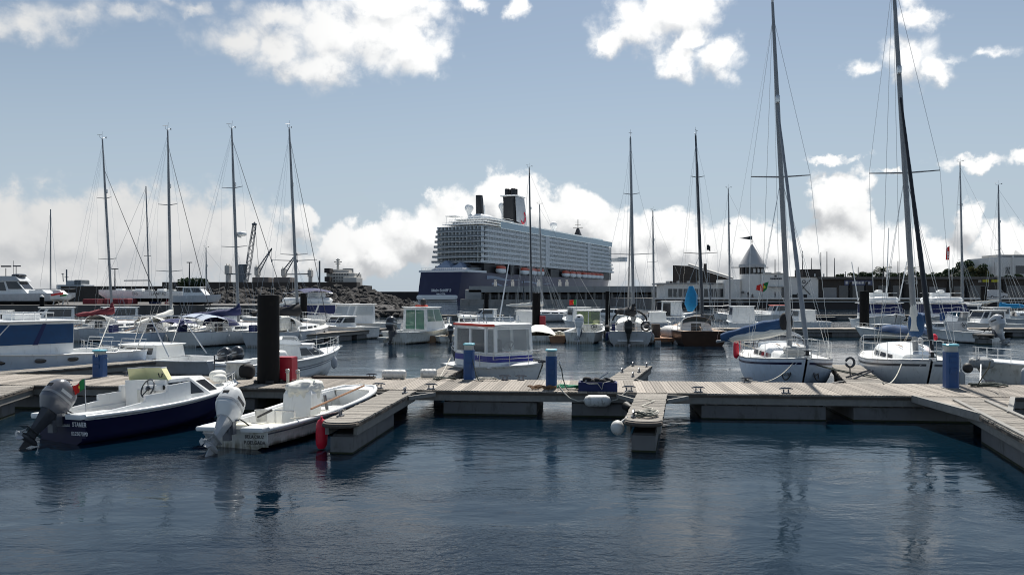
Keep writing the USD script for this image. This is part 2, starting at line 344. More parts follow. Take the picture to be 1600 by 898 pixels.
hazemat('pane_hazy', (.93, .95, .96), (.78, .8, .82), .16)

def build_water():
    g = NG(); pos = g.add('geometry', 'position'); p = g.v('multiply', pos, (1, 1, 0))
    gust = g.rng(g.noise(g.v('multiply', p, (.11, .20, 0)), 1.0, 4, .6), .40, .60, .25, 2.0)
    warp = g.v('multiply_add', g.noise(p, .5, 2, .5, out='color'), (.8, .8, 0), p)
    a = g.noise(g.v('multiply', warp, (.9, 1.5, 0)), 1.0, 3, .5)           # swell of about a metre
    b = g.noise(g.v('multiply', warp, (2.6, 4.6, 0)), 1.0, 4, .55, .4)       # ripples
    c = g.noise(g.v('multiply', p, (9, 15, 0)), 1.0, 3, .55)                  # fine chop
    h = g.m('add', g.m('multiply', a, .020), g.m('add', g.m('multiply', g.m('multiply', b, .0085), gust), g.m('multiply', g.m('multiply', c, .0050), gust)))
    nor = g.add('bump', 'normal', height=h, strength=1.0, distance=1.0, use_object_space=False)
    deep = g.mix(g.rng(g.noise(p, .06, 3, .5), .35, .65), (.0008, .0048, .0105), (.0024, .0125, .0215))
    m = g.add('principled_bsdf', 'BSDF', base_color=deep, roughness=.035, ior=1.333, specular_ior_level=.5, normal=nor)
    M['sea'] = g.make('/World/Looks/sea', surface=m)
build_water()
# ================================================================ the setting
def fan(R, z):
    a = np.linspace(0, 2*PI, 65)[:-1]; rr = [.05, 3, 12, 40, 150, 600, 2500, R]
    v = np.array([[[r*np.cos(t), r*np.sin(t), z] for t in a] for r in rr]); m = MB().rings(v, cap=False); return m
struct('sea', fan(14000, 0.0), 'sea')

# ---------------------------------------------------------------- floating pontoons
def cleat(parent, x, y, z, rz=0, s=1.0, m='grey_plastic'):
    b = MB(); c, q = math.cos(rz), math.sin(rz)
    b.box((0, 0, .012), (.2, .1, .024))
    for k in (-.055, .055): b.tube([(k, 0, .02), (k, 0, .10)], .018, 6)
    b.tube([(-.16, 0, .105), (-.09, 0, .125), (.09, 0, .125), (.16, 0, .105)], [.012, .02, .02, .012], 6)
    return obj('cleat', b.xf(rot(0, 0, rz)*s, (x, y, z)), m, parent)
DECK = 0.62
def pontoon(name, label, a, b, w, floats=None, pitch=.235, pm='plank', nose=False, cleats=(), cat='pontoon', group=None, side='beam_grey', planks=True, z=DECK):
    """A floating walkway whose right-hand edge runs from a to b on the water; planks lie across it. w is its width to the left."""
    a, b = np.array(a, float), np.array(b, float); L = np.linalg.norm(b-a); rz = math.atan2(b[1]-a[1], b[0]-a[0])
    t = thing(name, label, cat, (a[0], a[1], 0), rz, group)
    n = max(2, int(round(L/pitch))); p = L/n
    if planks:
        for i in range(n):
            x = (i+.5)*p; dz = rng.uniform(-.004, .004); o = rng.uniform(-.012, .012)
            q = MB(); y0, y1 = -.03+o, w+.03+o; k = 3                        # each board is grooved: narrow ribs with gaps between
            wd = (p-.006)
            q.box((x, (y0+y1)/2, z-.022+dz), (wd, y1-y0, .028))
            for j in range(k): q.box((x-wd/2+(j+.5)*wd/k, (y0+y1)/2, z-.004+dz), (wd/k-.014, y1-y0, .009))
            obj('plank', q, pm, t)
    else: obj('decking', MB().box((L/2, w/2, z-.02), (L, w, .04)), pm, t)
    for s, y in ((0, .04), (1, w-.04)):
        obj('edge_beam', MB().box((L/2, y, z-.147), (L, .07, .218)), side, t)
        obj('fender_board', MB().box((L/2, y+(-.05 if s == 0 else .05), z-.069), (L, .035, .062)), 'beam_wood', t)
    obj('end_beam', MB().box((.035, w/2, z-.152), (.07, w-.16, .2)), side, t)
    if not nose: obj('end_beam', MB().box((L-.035, w/2, z-.152), (.07, w-.16, .2)), side, t)
    for k in range(1, int(L/1.6)): obj('cross_beam', MB().box((k*1.6, w/2, z-.11), (.09, w-.15, .12)), 'beam_wood', t)
    for (f0, f1) in (floats if floats is not None else [(.3+i*3.2, min(2.8+i*3.2, L-.1)) for i in range(max(1, int((L-.6)/3.2+.5)))]):
        i = .10
        obj('float', MB().slab([(f0, i), (f1, i), (f1, w-i), (f0, w-i)], -.35, z-.27, .04, .985), 'float_concrete', t)
        if planks: obj('weed_band', MB().slab([(f0-.006, i-.006), (f1+.006, i-.006), (f1+.006, w-i+.006), (f0-.006, w-i+.006)], -.2, .035+rng.uniform(0, .03), .04, .99), 'weed', t)
    if nose:   # rounded outer end with a rubbing strip
        aa = np.linspace(-PI/2, PI/2, 9); o = [(L+.22*math.cos(q), w/2+w/2*math.sin(q)) for q in aa]
        obj('nose_plate', MB().poly([(L-.02, 0.0)]+o+[(L-.02, w)], z-.05, z+.002), 'plank_grey', t)
        obj('nose_fender', MB().tube([(x+.02, y, z-.06) for x, y in o], .045, 7), 'beam_wood', t)
    for cx, cy, cr in cleats: cleat(t, cx, cy, z+.004, cr)
    return t
TH = math.atan2(-.105, 1); U = np.array([math.cos(TH), math.sin(TH)]); V = np.array([-U[1], U[0]])
MO = np.array([-16.0, 19.35+.105*16.0])
def main_px(px, edge=0.0):
    """Distance along the main pontoon at which an edge (0 near, 1 far) meets a picture column."""
    k = (px-800)/F; o = MO+V*2.6*edge
    return (k*o[1]-o[0])/(U[0]-k*U[1])
ML = 29.2
fl = [(main_px(a), main_px(b)) for a, b in ((-90, 70), (90, 395), (440, 600), (692, 838), (893, 985), (1097, 1292), (1336, 1524), (1545, 1640))]
mcl = [(main_px(px), .12, 0) for px in (100, 590, 672, 983, 1092, 1230, 300)]+[(main_px(px, 1), 2.45, 0) for px in (583, 790, 815, 1165, 1540, 205)]
main = pontoon('main_pontoon', 'long grey boarded pontoon walkway crossing the whole harbour in front', MO, MO+U*ML, 2.6, fl, cleats=mcl, cat='pontoon')
def mp(s, y, z=DECK): q = MO+U*s+V*y; return np.array([q[0], q[1], z])
def finger(label, base, end, w, nose=True, cl=(), gusset=(.55, .5), group=None):
    base, end = np.array(base, float), np.array(end, float); d = (end-base)/np.linalg.norm(end-base); r = np.array([d[1], -d[0]])
    a = base+r*w/2; b = end+r*w/2; L = np.linalg.norm(b-a)
    t = pontoon('finger_pontoon', label, a, b, w, [(L*.36, L-.02)], .16, 'plank_grey', nose, cl, 'finger pontoon', group, z=DECK-.012)
    if gusset:   # triangular steel braces where the finger meets the walkway
        for s in (-1, 1):
            y0 = 0 if s < 0 else w; g0, g1 = gusset
            b_ = MB(); b_.bar((.08, y0+s*g1, DECK-.09), (.08+g0*1.5, y0+s*.03, DECK-.09), .06, .09); b_.bar((.08, y0+s*g1, DECK-.09), (.08, y0, DECK-.09), .06, .09)
            obj('brace', b_, 'beam_grey', t)
    return t
finger('short finger pontoon beside the white open motorboat, red fender at its end', (-2.67, 19.58), (-3.15, 14.75), .62, cl=[(4.3, .12, 0), (.6, .5, 0)])
finger('narrow finger pontoon in front with a tangle of rope on its end', (3.33, 18.98), (2.45, 14.9), .64, cl=[(3.9, .12, 0)])
f3 = finger('finger pontoon leaving the lower right corner, pale edging along both sides', (10.25, 18.2), (8.2, 11.4), .68, gusset=None)
f4 = finger('stub of finger pontoon at the far left edge, before the walkway', (-12.75, 20.6), (-12.15, 17.9), .8, nose=False, gusset=None)
finger('finger pontoon behind the blue crate, small bollards along its edges', (2.9, 21.75), (4.3, 26.6), .66, nose=False, cl=[(4.6, .1, 0), (4.7, .56, 0), (2.6, .1, 0), (2.4, .58, 0), (1.2, .1, 0)])
finger('finger pontoon between the two tall white sailing boats on the right', (9.35, 21.1), (11.2, 26.9), .9, nose=False)
finger('dark finger pontoon below the blue-windowed cabin cruiser', (-15.75, 23.5), (-13.0, 28.6), .8, nose=False)
finger('finger pontoon with a white roll fender, beside the red-edged cabin boat', (-2.3, 22.2), (-1.75, 27.2), .7, nose=False)
# boarded gussets at the right-hand finger
g_ = thing('corner_decking', 'triangular boarded corner where the right finger joins the walkway', 'decking', (0, 0, 0))
q0, q1, q2, q3 = np.array([9.25, 18.33]), np.array([9.15, 15.4]), np.array([9.75, 15.75]), np.array([11.3, 18.1])
for i in range(11):
    k0, k1 = i/11, (i+.93)/11
    def e(k): return q0+(q1-q0)*k, q3+(q2-q3)*k
    (l0, r0), (l1, r1) = e(k0), e(k1)
    z0, z1 = DECK-.06, DECK-.015+rng.uniform(-.003, .003)
    obj('plank', MB().poly([l0, r0, r1, l1], z0, z1), 'plank', g_)
obj('edging', MB().bar((q0[0]-.05, q0[1], DECK-.06), (q1[0]-.05, q1[1], DECK-.06), .1, .16), 'beam_grey', g_)
obj('edging', MB().bar((q3[0]+.03, q3[1], DECK-.06), (q2[0]+.05, q2[1], DECK-.06), .1, .16), 'beam_grey', g_)
for s in (0, .78):
    pass
for k in (0, 1):
    b = MB().box((3.9, .03 if k == 0 else .65, DECK+.008), (6.4, .09, .035)); obj('edging', b, 'beam_grey', f3)

# ---------------------------------------------------------------- piles
def pile(label, px, ptop, D, r, m='pile_tar', group=None, name='mooring_pile', collar=True, cap=None):
    x, zt = X(px, D), Z(ptop, D); t = thing(name, label, 'pile', (x, D, 0), group=group); r0 = random.Random(int(px))
    prof = [(r, -1.0), (r*1.02, 0), (r, zt*.4), (r*.99, zt-.03), (r*.93, zt), (r*.6, zt+.005)]
    obj('shaft', MB().lathe(prof, 20), m, t, smooth=40)
    if collar:
        obj('collar', MB().lathe([(r*1.02, .42), (r*1.16, .42), (r*1.16, .58), (r*1.02, .58)], 20), 'alu_grey', t)
        for k in range(4): a = k*PI/2+.4; obj('roller', MB().tube([(r*1.14*math.cos(a)-.1*math.sin(a), r*1.14*math.sin(a)+.1*math.cos(a), .66), (r*1.14*math.cos(a)+.1*math.sin(a), r*1.14*math.sin(a)-.1*math.cos(a), .66)], .05, 8), 'black_rubber', t)
    obj('weed_ring', MB().lathe([(r*1.025, -.3), (r*1.04, .05), (r*1.03, .22), (r*1.008, .30)], 20), 'weed', t)
    if cap: obj('cap', MB().lathe([(r*1.05, zt), (r*.8, zt+r*.6), (.01, zt+r*1.0)], 16), cap, t)
    return t
pile('tall thick black pile standing on the front walkway by the red cabinet', 419.5, 461, 21.15, .285)
pile('black pile behind the tarpaulin-covered boat, red cabinet beside it', 838, 458, 58.2, .30)
pile('black pile on the second pontoon before the right-hand motor yacht', 1350.5, 455, 58.2, .33)
pile('slim black pile left of the stern-on white sailing boat', 949.5, 455, 66, .20)
pile('slim black pile behind the red-edged cabin boat, in open water', 760, 458, 98, .28)
pile('black pile in the left yacht row behind the tall mast', 474.5, 458, 58, .24)
pile('dark pile among the far right sailing boats', 1537, 447, 93, .34)
pile('dark pile with a white cap left of the red sail cover', 65.5, 464, 98, .26, cap='fender_white')
pile('brown pile in front of the low white clubhouse windows', 1079, 458, 120, .28, 'wall_brown')

# ---------------------------------------------------------------- service pedestals and cabinets
def pedestal(label, px, pb, pt, D, wpx, lid=True, group='blue service pedestals on the pontoons', zb=DECK):
    x = X(px, D); w = wpx/F*D; t = thing('service_pedestal', label, 'pedestal', (x, D, zb), TH, group); h = Z(pt, D)-zb
    hb = h*.82 if lid else h
    def sq(k): a = w/2*k; c = a*.3; return [(-a+c, -a), (a-c, -a), (a, -a+c), (a, a-c), (a-c, a), (-a+c, a), (-a, a-c), (-a, -a+c)]
    obj('body', MB().poly(sq(1), .01, hb), 'pedestal_blue', t)
    obj('base_plate', MB().poly(sq(1.25), 0.002, .02), 'alu_grey', t)
    for z in (.34, .60): obj('socket_cover', MB().slab([(-w*.28, -w/2-.03), (w*.28, -w/2-.03), (w*.28, -w/2+.02), (-w*.28, -w/2+.02)], z*h, z*h+.12), 'pedestal_blue', t)
    if lid:
        obj('lamp', MB().poly(sq(.86), hb, h-.05), 'pedestal_cap', t); obj('lid', MB().slab(sq(1.06), h-.05, h, .3, .9), 'pedestal_lid', t)
    obj('tap', MB().tube([(w/2, 0, h*.7), (w/2+.07, 0, h*.7), (w/2+.09, 0, h*.62)], .014, 6), 'steel', t)
    return t
e1 = pedestal('blue service pedestal at left behind the navy-hulled motorboat', 156, 606, 546, 22.6, 17)
obj('number_plate', MB().box((0.01, -.172, .62), (.075, .012, .09)), 'letter_white', e1); text('5', .06, 'letter_dark', e1, (.01, -.1785, .62), (1, 0, 0), (0, 0, 1), name='number')
pedestal('blue service pedestal on the walkway before the red-edged cabin boat', 733, 593, 536, 21.9, 16)
pedestal('blue service pedestal in the middle, green net heaped at its foot', 861.5, 608, 545, 20.0, 17)
pedestal('blue service pedestal before the right-hand white sailing boat', 1485.5, 602, 537, 19.9, 19)
pedestal('small blue pedestal on the far pontoon beside the blue tarpaulin', 1473, 512, 489, 57.5, 7, lid=False)
pedestal('grey-blue pedestal on the yacht pontoon before the flybridge yacht', 532, 516, 497, 54, 5, lid=False)
def cabinet(label, px, w, pt, pb, D, zb=DECK):
    t = thing('hose_cabinet', label, 'cabinet', (X(px, D), D, zb), TH); W = w/F*D; h = Z(pt, D)-zb
    obj('body', MB().slab([(-W/2, -.2), (W/2, -.2), (W/2, .2), (-W/2, .2)], .03, h, .03, .98), 'red_paint', t)
    obj('door', MB().box((0, -.207, h*.5), (W*.86, .014, h*.84)), 'red_paint', t); obj('foot', MB().box((0, 0, .015), (W*.9, .3, .03)), 'black_rubber', t)
    obj('latch', MB().tube([(W*.33, -.215, h*.5), (W*.33, -.24, h*.5), (W*.33, -.24, h*.58)], .009, 6), 'steel', t)
cabinet('red hose cabinet on the walkway beside the thick black pile', 447.5, 27, 557, 606, 21.6)
cabinet('red hose cabinet behind the tarpaulin-covered boat', 848, 9, 493, 510, 58)

# ---------------------------------------------------------------- far pontoons
pontoon('pontoon', 'pontoon of the middle berths, running behind the small boats to the right', (-3.2, 56.6), (47, 56.6), 2.2, pitch=.5, side='beam_grey')
pontoon('pontoon', 'slanting pontoon of the left yacht berths', (-12.6, 47.2), (-8.8, 57.4), 1.9, pitch=.5)
pontoon('pontoon', 'dark pontoon far out under the cruise ship stern', (-11, 99), (-1.0, 99), 2.0, pitch=1.0)
pontoon('pontoon', 'pontoon of the far right berths below the clubhouse quay', (20, 99), (64, 99), 2.0, pitch=1.0)
finger('finger pontoon right of the slender black furled sail, far row', (30.6, 56.5), (28.6, 48.3), .9, gusset=None)
finger('finger pontoon left of the dark brown sailing boat', (12.9, 56.5), (11.7, 49.0), .9, gusset=None)

# ---------------------------------------------------------------- breakwater of boulders and its wall
bw = thing('rock_breakwater', 'dark boulder breakwater behind the left yachts', 'breakwater', (0, 0, 0))
RK = []
for k in range(6):
    m = trimesh.creation.icosphere(1); v = m.vertices*(1+.55*(meshkit.noise(m.vertices*1.4+k*9.1)[:, None]-.5)); v = v*[1.2, .9, .75]
    v += .10*(nrng.random(v.shape)-.5); RK.append((v, m.faces))
def rock(px, py, D, s):
    v, f = RK[rng.randrange(6)]; R = rot(rng.uniform(0, 6), rng.uniform(0, 6), rng.uniform(0, 6))
    obj('rock', (v @ R.T*s+P(px, py, D), f), 'stone_dark', bw)
prof = [(300, 455), (330, 453), (420, 451), (520, 449), (545, 450), (570, 449), (590, 456), (620, 467), (648, 475)]
cnt = 0
while cnt < 292:
    px = rng.uniform(296, 650); top = np.interp(px, [p[0] for p in prof], [p[1] for p in prof])+2
    k = rng.random()**.8; D = 150-40*k; pb = HZ+EYE*F/D+1
    pyy = top+(pb-top)*k
    rock(px, pyy, D, rng.uniform(.55, 1.0)); cnt += 1
rub = MB()
for k_ in range(900):
    px = rng.uniform(296, 652); top = np.interp(px, [p[0] for p in prof], [p[1] for p in prof])+3; k = rng.random(); D = 151-39*k
    v, f = RK[rng.randrange(6)]; R = rot(rng.uniform(0, 6), rng.uniform(0, 6), rng.uniform(0, 6)); rub.add(v @ R.T*rng.uniform(.4, .8)+P(px, top+(HZ+EYE*F/D-top)*k, D), f)
tag(obj('rubble', rub, 'stone_dark', bw), kind='stuff')
obj('core', MB().rings(np.array([[P(px, np.interp(px, [p[0] for p in prof], [p[1] for p in prof])+4.5, 152), P(px, 485.5, 113), P(px, 500, 113), P(px, 490, 165)] for px in (290, 330, 420, 520, 560, 590, 620, 655)])), 'stone_dark', bw)
def quay(name, px0, px1, ptop, D, depth, m='concrete', zlow=-1.5):
    x0, x1, z = X(px0, D), X(px1, D), Z(ptop, D)
    return struct(name, MB().box(((x0+x1)/2, D+depth/2, (z+zlow)/2), (x1-x0, depth, z-zlow)), m)
struct('breakwater_wall', MB().box(((X(95, 165)+X(556, 165))/2, 166.5, Z(447, 165)/2), (X(556, 165)-X(95, 165), 3, Z(447, 165))).box(((X(250, 168)+X(556, 168))/2, 171, Z(440.5, 168)/2), (X(556, 168)-X(250, 168), 4, Z(440.5, 168))), 'wall_brown')
struct('boatyard_quay', MB().box((X(100, 110), 128, .35), (70, 56, 2.9)), 'concrete_dark')
mole = struct('harbour_mole', MB().box(((X(560, 600)+X(690, 600))/2, 606, Z(455.5, 600)/2-.5), (X(690, 600)-X(560, 600), 12, Z(455.5, 600)+1)), 'roof_dark')

# ---------------------------------------------------------------- cruise quay with its lower ledge
cq = thing('cruise_quay', 'long two-level concrete quay with dark openings before the cruise ship', 'quay', (0, 0, 0))
D = 280; x0, x1 = X(733, D), X(1056, D)
obj('upper_deck', MB().box(((x0+x1)/2, D+6, (Z(447, D)+Z(456.5, D))/2), (x1-x0, 14, Z(447, D)-Z(456.5, D))), 'wall_grey', cq)
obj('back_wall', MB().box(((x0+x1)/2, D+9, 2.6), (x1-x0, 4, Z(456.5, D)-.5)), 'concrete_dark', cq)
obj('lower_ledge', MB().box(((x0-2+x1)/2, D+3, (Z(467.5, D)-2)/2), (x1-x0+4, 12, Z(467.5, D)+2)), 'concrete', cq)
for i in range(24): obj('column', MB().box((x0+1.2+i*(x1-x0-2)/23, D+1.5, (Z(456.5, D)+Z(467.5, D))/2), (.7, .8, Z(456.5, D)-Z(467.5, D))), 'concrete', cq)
obj('end_block', MB().slab([(X(727, D), D-1), (X(752, D), D-1), (X(752, D), D+9), (X(727, D), D+9)], Z(468, D), Z(452, D), .05, .98), 'wall_grey', cq)
rl = MB()
for z in (Z(461.5, D-4), Z(464.5, D-4)): rl.tube([(x0, D-2.6, z), (x1, D-2.6, z)], .05, 5)
for i in range(40): xx = x0+i*(x1-x0)/39; rl.tube([(xx, D-2.6, Z(468, D)), (xx, D-2.6, Z(461, D))], .05, 5)
obj('railing', rl, 'alu_grey', cq)
for i, px in enumerate((774, 801, 842, 875, 886)):
    x = X(px, D+4); z = Z(447, D); b = MB().lathe([(.55, 0), (.55, 1.5), (.35, 1.7), (.3, 2.0), (.5, 2.3)], 10, (x, D+5, z)); solo('quay_bollard', b, 'cargo_cream', ('pale bollard at the left end of the cruise quay', 'pale bollard second from the left on the cruise quay', 'pale bollard mid-way along the cruise quay, under the lifeboats', 'pale bollard left of a close pair on the cruise quay', 'pale bollard right of a close pair on the cruise quay')[i], 'bollard', 'bollards on the cruise quay')

# ---------------------------------------------------------------- clubhouse quay on the right
D = 186
struct('quay', MB().box(((X(1020, D)+X(1900, D))/2, D+40, Z(466.3, D)/2-1), (X(1900, D)-X(1020, D), 80, Z(466.3, D)+2)), 'concrete_dark')
struct('lower_quay', MB().box(((X(1020, D)+X(1900, D))/2, D-3, Z(471.5, D)/2-1), (X(1900, D)-X(1020, D), 6.2, Z(471.5, D)+2)), 'roof_dark')
struct('quay_kerb', MB().box(((X(1020, D)+X(1900, D))/2, D-.2, Z(466.9, D)+.1), (X(1900, D)-X(1020, D), .8, .36)), 'wall_white')
struct('lower_quay_kerb', MB().box(((X(1020, D)+X(1900, D))/2, D-6.1, Z(471.6, D)+.05), (X(1900, D)-X(1020, D), .5, .25)), 'wall_grey')
struct('land', MB().box(((X(1100, 300)+X(2400, 300))/2, 420, .6), (X(2400, 300)-X(1100, 300), 240, 5.0)), 'stone_dark')
# ================================================================ the cruise ship
def cruise_ship():
    A = np.array([-15.1, 450.0]); hd = np.array([.437, .899]); hd /= np.linalg.norm(hd); W = 32.5
    left = np.array([-hd[1], hd[0]]); O = A+left*W/2                                       # middle of the superstructure's after face
    t = thing('cruise_ship', 'huge navy and white cruise ship moored stern-on behind the quay', 'cruise ship', (O[0], O[1], 0), math.atan2(hd[1], hd[0]))
    H0 = 16.2; LS = 226.0
    # hull: x from -20 (stern) to 238 (bow)
    xs = [(-21, .80, 1.0), (-17, .93, 1), (-8, .99, 1), (10, 1, 1), (164, 1, 1), (199, .93, 1.02), (219, .78, 1.06), (236, .52, 1.12), (248, .22, 1.2), (256, .02, 1.26)]
    g = []
    for x, k, zz in xs:
        z1 = H0*zz; w = W/2*k; row = []
        for z, f in ((-1, .93), (1.2, .96), (4, .985), (9, 1), (z1, 1.0)):
            dx = (-4.0 if x < -15 else 0)*(1-z/z1) if x < 0 else -(1-z/z1)*max(0, (x-214))*.22
            row.append([x+dx*(-1 if False else 1), -w*f if x < 194 else -w*(f-(1-z/z1)*.35*min(1, (x-194)/50)), z])
        g.append(row+[[p[0], -p[1], p[2]] for p in row[::-1]])
    g = np.array(g)
    hl = obj('hull', MB().rings(g, cap=True), 'ship_navy', t, smooth=30)
    obj('boot_top', MB().rings(np.stack([np.array([[p[0]*1.0005, p[1]*1.004, z] for p in [r[0] for r in g]]+[[p[0], -p[1]*1.004, z] for p in [r[0] for r in g]][::-1]) for z in (.2, .9)]), cap=False), 'ship_white', t)
    obj('stern_platform', MB().slab([(-27, -12), (-21, -13), (-21, 13), (-27, 12), (-28.5, 8), (-28.5, -8)], 1.2, 3.6, .4, .97), 'ship_white', t)
    q = (np.array([-21, W/2*.8, 0]), np.array([-21, -W/2*.8, 0]), np.array([-21, -W/2*.8, H0]), np.array([-21, W/2*.8, H0]))
    tx = text('Mein Schiff 2', 1.45, 'letter_white', hl, (-25.0, -2.5, 6.2), (0, -1, 0), (.2, 0, .98), .2); text('VALLETTA', .8, 'letter_white', hl, (-25.3, -2.5, 4.2), (0, -1, 0), (.2, 0, .98), .2)
    # lighter wave shapes painted on the hull side and stern
    wv = MB()
    for (x0, x1, z0, z1) in ((2, 46, 12.6, 14.6), (8, 30, 9.4, 10.6), (48, 96, 11.2, 12.2)):
        a = np.linspace(0, 1, 9); lo = [[x0+(x1-x0)*u, -W/2-.06, z0+.5*math.sin(u*9)] for u in a]; hi = [[x0+(x1-x0)*u, -W/2-.06, z0+(z1-z0)*(1-u)+.5*math.sin(u*7)] for u in a]; wv.sheet(np.array([lo, hi]))
    obj('hull_wave', wv, 'ship_wave', hl)
    st = MB(); st.box((-8, 0, H0+.6), (22, W*.96, 1.2)); obj('stern_deck', st, 'ship_white', t)
    rl = MB()
    for z in (H0+1.7, H0+2.3): rl.tube([(-20.5, -W*.40, z), (-20.5, W*.40, z)], .09, 4).tube([(-20.5, -W*.40, z), (-4, -W*.49, z)], .09, 4).tube([(-20.5, W*.40, z), (-4, W*.49, z)], .09, 4)
    for k in range(22): y = -W*.4+W*.8*k/21; rl.tube([(-20.5, y, H0+1), (-20.5, y, H0+2.3)], .08, 4)
    obj('stern_rail', rl, 'ship_white', t)
    # lower band: dark promenade behind the boats, peaked wings of the stern terrace
    obj('promenade', MB().box((LS/2-1, 0, 19.2), (LS-6, W-3.4, 6.2)), 'ship_dark', t)
    obj('lower_house', MB().box((-3, 0, H0+2.2), (10, W*.72, 3.6)), 'ship_dark', t)
    for y, s in ((3, 1.0), (-6, .8)): obj('terrace_peak', MB().tri([(-15, y+7*s, H0+1.2), (-15, y-7*s, H0+1.2), (-10, y, H0+1.2+5.6*s)], .5).tri([(-15, y+7*s, H0+1.2), (-10, y, H0+1.2+5.6*s), (-1, y, H0+1.2+5.6*s), (-1, y+7*s, H0+1.2)], .3).tri([(-15, y-7*s, H0+1.2), (-10, y, H0+1.2+5.6*s), (-1, y, H0+1.2+5.6*s), (-1, y-7*s, H0+1.2)], .3), 'ship_wave', t)
    # balcony decks
    Z0, dh, N = 22.0, 2.95, 7
    obj('superstructure', MB().box((LS/2+1.5, 0, Z0+dh*N/2), (LS-6, W-4.4, dh*N)), 'ship_glass', t)
    for k in range(N+1):
        z = Z0+dh*k; xa = -1.0-(.9*(N-k) if k < N else 0); o = .0 if k else .3
        obj('deck_edge', MB().slab([(xa, -W/2*.90), (xa+2.5, -W/2+o), (LS-2*k, -W/2+o), (LS+3-2*k, -W/2*.55), (LS+3-2*k, W/2*.55), (LS-2*k, W/2-o), (xa+2.5, W/2-o), (xa, W/2*.90)], z-.16, z+.16, .1, .999), 'ship_white', t)
        if k < N:
            ra = MB()
            for (p, q_) in (((xa+2.5, -W/2+o), (LS-2*k, -W/2+o)), ((xa+2.5, W/2-o), (LS-2*k, W/2-o))):
                ra.bar((p[0], p[1], z+.72), (q_[0], q_[1], z+.72), .08, .75)
            obj('balcony_front', ra, 'ship_white', t); obj('stern_rail_glass', MB().bar((xa, -W/2*.9, z+.66), (xa, W/2*.9, z+.66), .08, .9), 'ship_glass', t); obj('cabin_wall', MB().box((LS/2+1.5-k, -W/2+1.1, z+dh/2), (LS-8-2*k, .3, dh-.3)), 'ship_wall', t)
    dv = MB()
    for k in range(N):
        z = Z0+dh*k+.28
        for i in range(13): y = -W/2*.88+W*.88*i/12; dv.box((.6, y, z+1.2), (3.2, .42, 2.45))
        for i in range(66): x = 4+i*(LS-14)/65; dv.box((x, -W/2+1.2, z+1.2), (.16, 2.0, 2.45)); 
    d_ = obj('balcony_dividers', dv, 'ship_white', t); tag(d_, kind='stuff')
    for x, w in ((88, 6), (166, 5)): obj('stair_tower', MB().box((x, -W/2+.75, Z0+dh*N/2), (w, 2.2, dh*N)), 'ship_wall', t)
    ZT = Z0+dh*N
    # upper decks with the bluish wind screens
    obj('upper_deck_house', MB().box((LS/2+10, 0, ZT+2.0), (LS-32, W-5, 4.0)), 'ship_white', t)
    obj('wind_screen', MB().box((LS/2+8, -W/2+.55, ZT+2.2), (LS-26, .25, 3.8)).box((LS/2+8, W/2-.55, ZT+2.2), (LS-26, .25, 3.8)), 'ship_screen', t)
    for k in range(3):
        z = ZT+1.6*(k+1)*1.2; x = 3+k*5.5; obj('aft_terrace', MB().slab([(x, -W*.42+k), (x+28, -W*.46+k*.6), (x+28, W*.46-k*.6), (x, W*.42-k)], z-.3, z+.2, .1, .995), 'ship_white', t)
        obj('terrace_house', MB().box((x+18, 0, z+.6), (24-k*2, W*.62-k*2, 1.6)), 'gelcoat_grey', t)
        r2 = MB().tube([(x+.3, -W*.41+k, z+1.2), (x+.3, W*.41-k, z+1.2)], .08, 4).tube([(x+.3, -W*.41+k, z+1.2), (x+28, -W*.45+k*.6, z+1.2)], .08, 4)
        for i in range(14): y = -W*.41+k+(W*.82-2*k)*i/13; r2.tube([(x+.3, y, z), (x+.3, y, z+1.2)], .06, 4)
        obj('terrace_rail', r2, 'ship_white', t)
    ZU = ZT+6.2
    obj('awning', MB().box((9, 9, ZT+6.9), (9, 7, .25)).tube([(5.5, 12, ZT+2), (5.5, 12, ZT+6.8)], .12, 5).tube([(5.5, 6, ZT+2), (5.5, 6, ZT+6.8)], .12, 5).tube([(12.5, 6, ZT+2), (12.5, 6, ZT+6.8)], .12, 5), 'ship_white', t)
    obj('top_deck', MB().box((LS*.5, 0, ZU-.9), (LS*.86, W*.74, .7)), 'ship_white', t)
    obj('bridge_house', MB().slab([(LS-40, -W*.44), (LS-6, -W*.40), (LS, -W*.2), (LS, W*.2), (LS-6, W*.40), (LS-40, W*.44)], ZT, ZT+4.6, .2, .99), 'ship_screen', t)
    obj('bridge_wing', MB().box((LS+6, -W/2-2.0, Z0+dh*3.7), (5, 12, 3.0)).box((LS+6, -W/2-5, Z0+dh*3.7+1.8), (5.6, 6.5, .5)), 'ship_white', t)
    # funnels
    def at_px(px, off): # distance along the ship where a column meets its line at offset off
        k = (px-800)/F; b = O+left*off; return (k*b[1]-b[0])/(hd[0]-k*hd[1])
    fx = at_px(751, 3); D = (O+hd*fx+left*3)[1]
    fn = MB(); zb, zt = ZU-.5, Z(306, D)
    fn.rings(np.array([[(fx+dx+lx*a, 3+wy*b, z) for a, b in ((1, .6), (.6, 1), (-.6, 1), (-1, .6), (-1, -.6), (-.6, -1), (.6, -1), (1, -.6))] for z, lx, wy, dx in ((zb, 3.4, 2.8, 0), (zb+3, 2.6, 2.2, -.4), (zt, 2.1, 1.7, -1.8))]))
    f_ = obj('aft_stack', fn, 'ship_dark', t, smooth=30); obj('stack_base', MB().slab([(fx-7, -2), (fx+7, -2), (fx+7, 8), (fx-7, 8)], zb-.6, zb+4.0, .2, .86), 'ship_white', f_); obj('stack_stripe', MB().box((fx-.7, -.05, zb+5), (1.2, .3, (zt-zb)*.6), (0, -.14, 0)), 'ship_white', f_)
    fx = at_px(802, 2); D = (O+hd*fx+left*2)[1]; zt = Z(296, D); zm = Z(309, D)
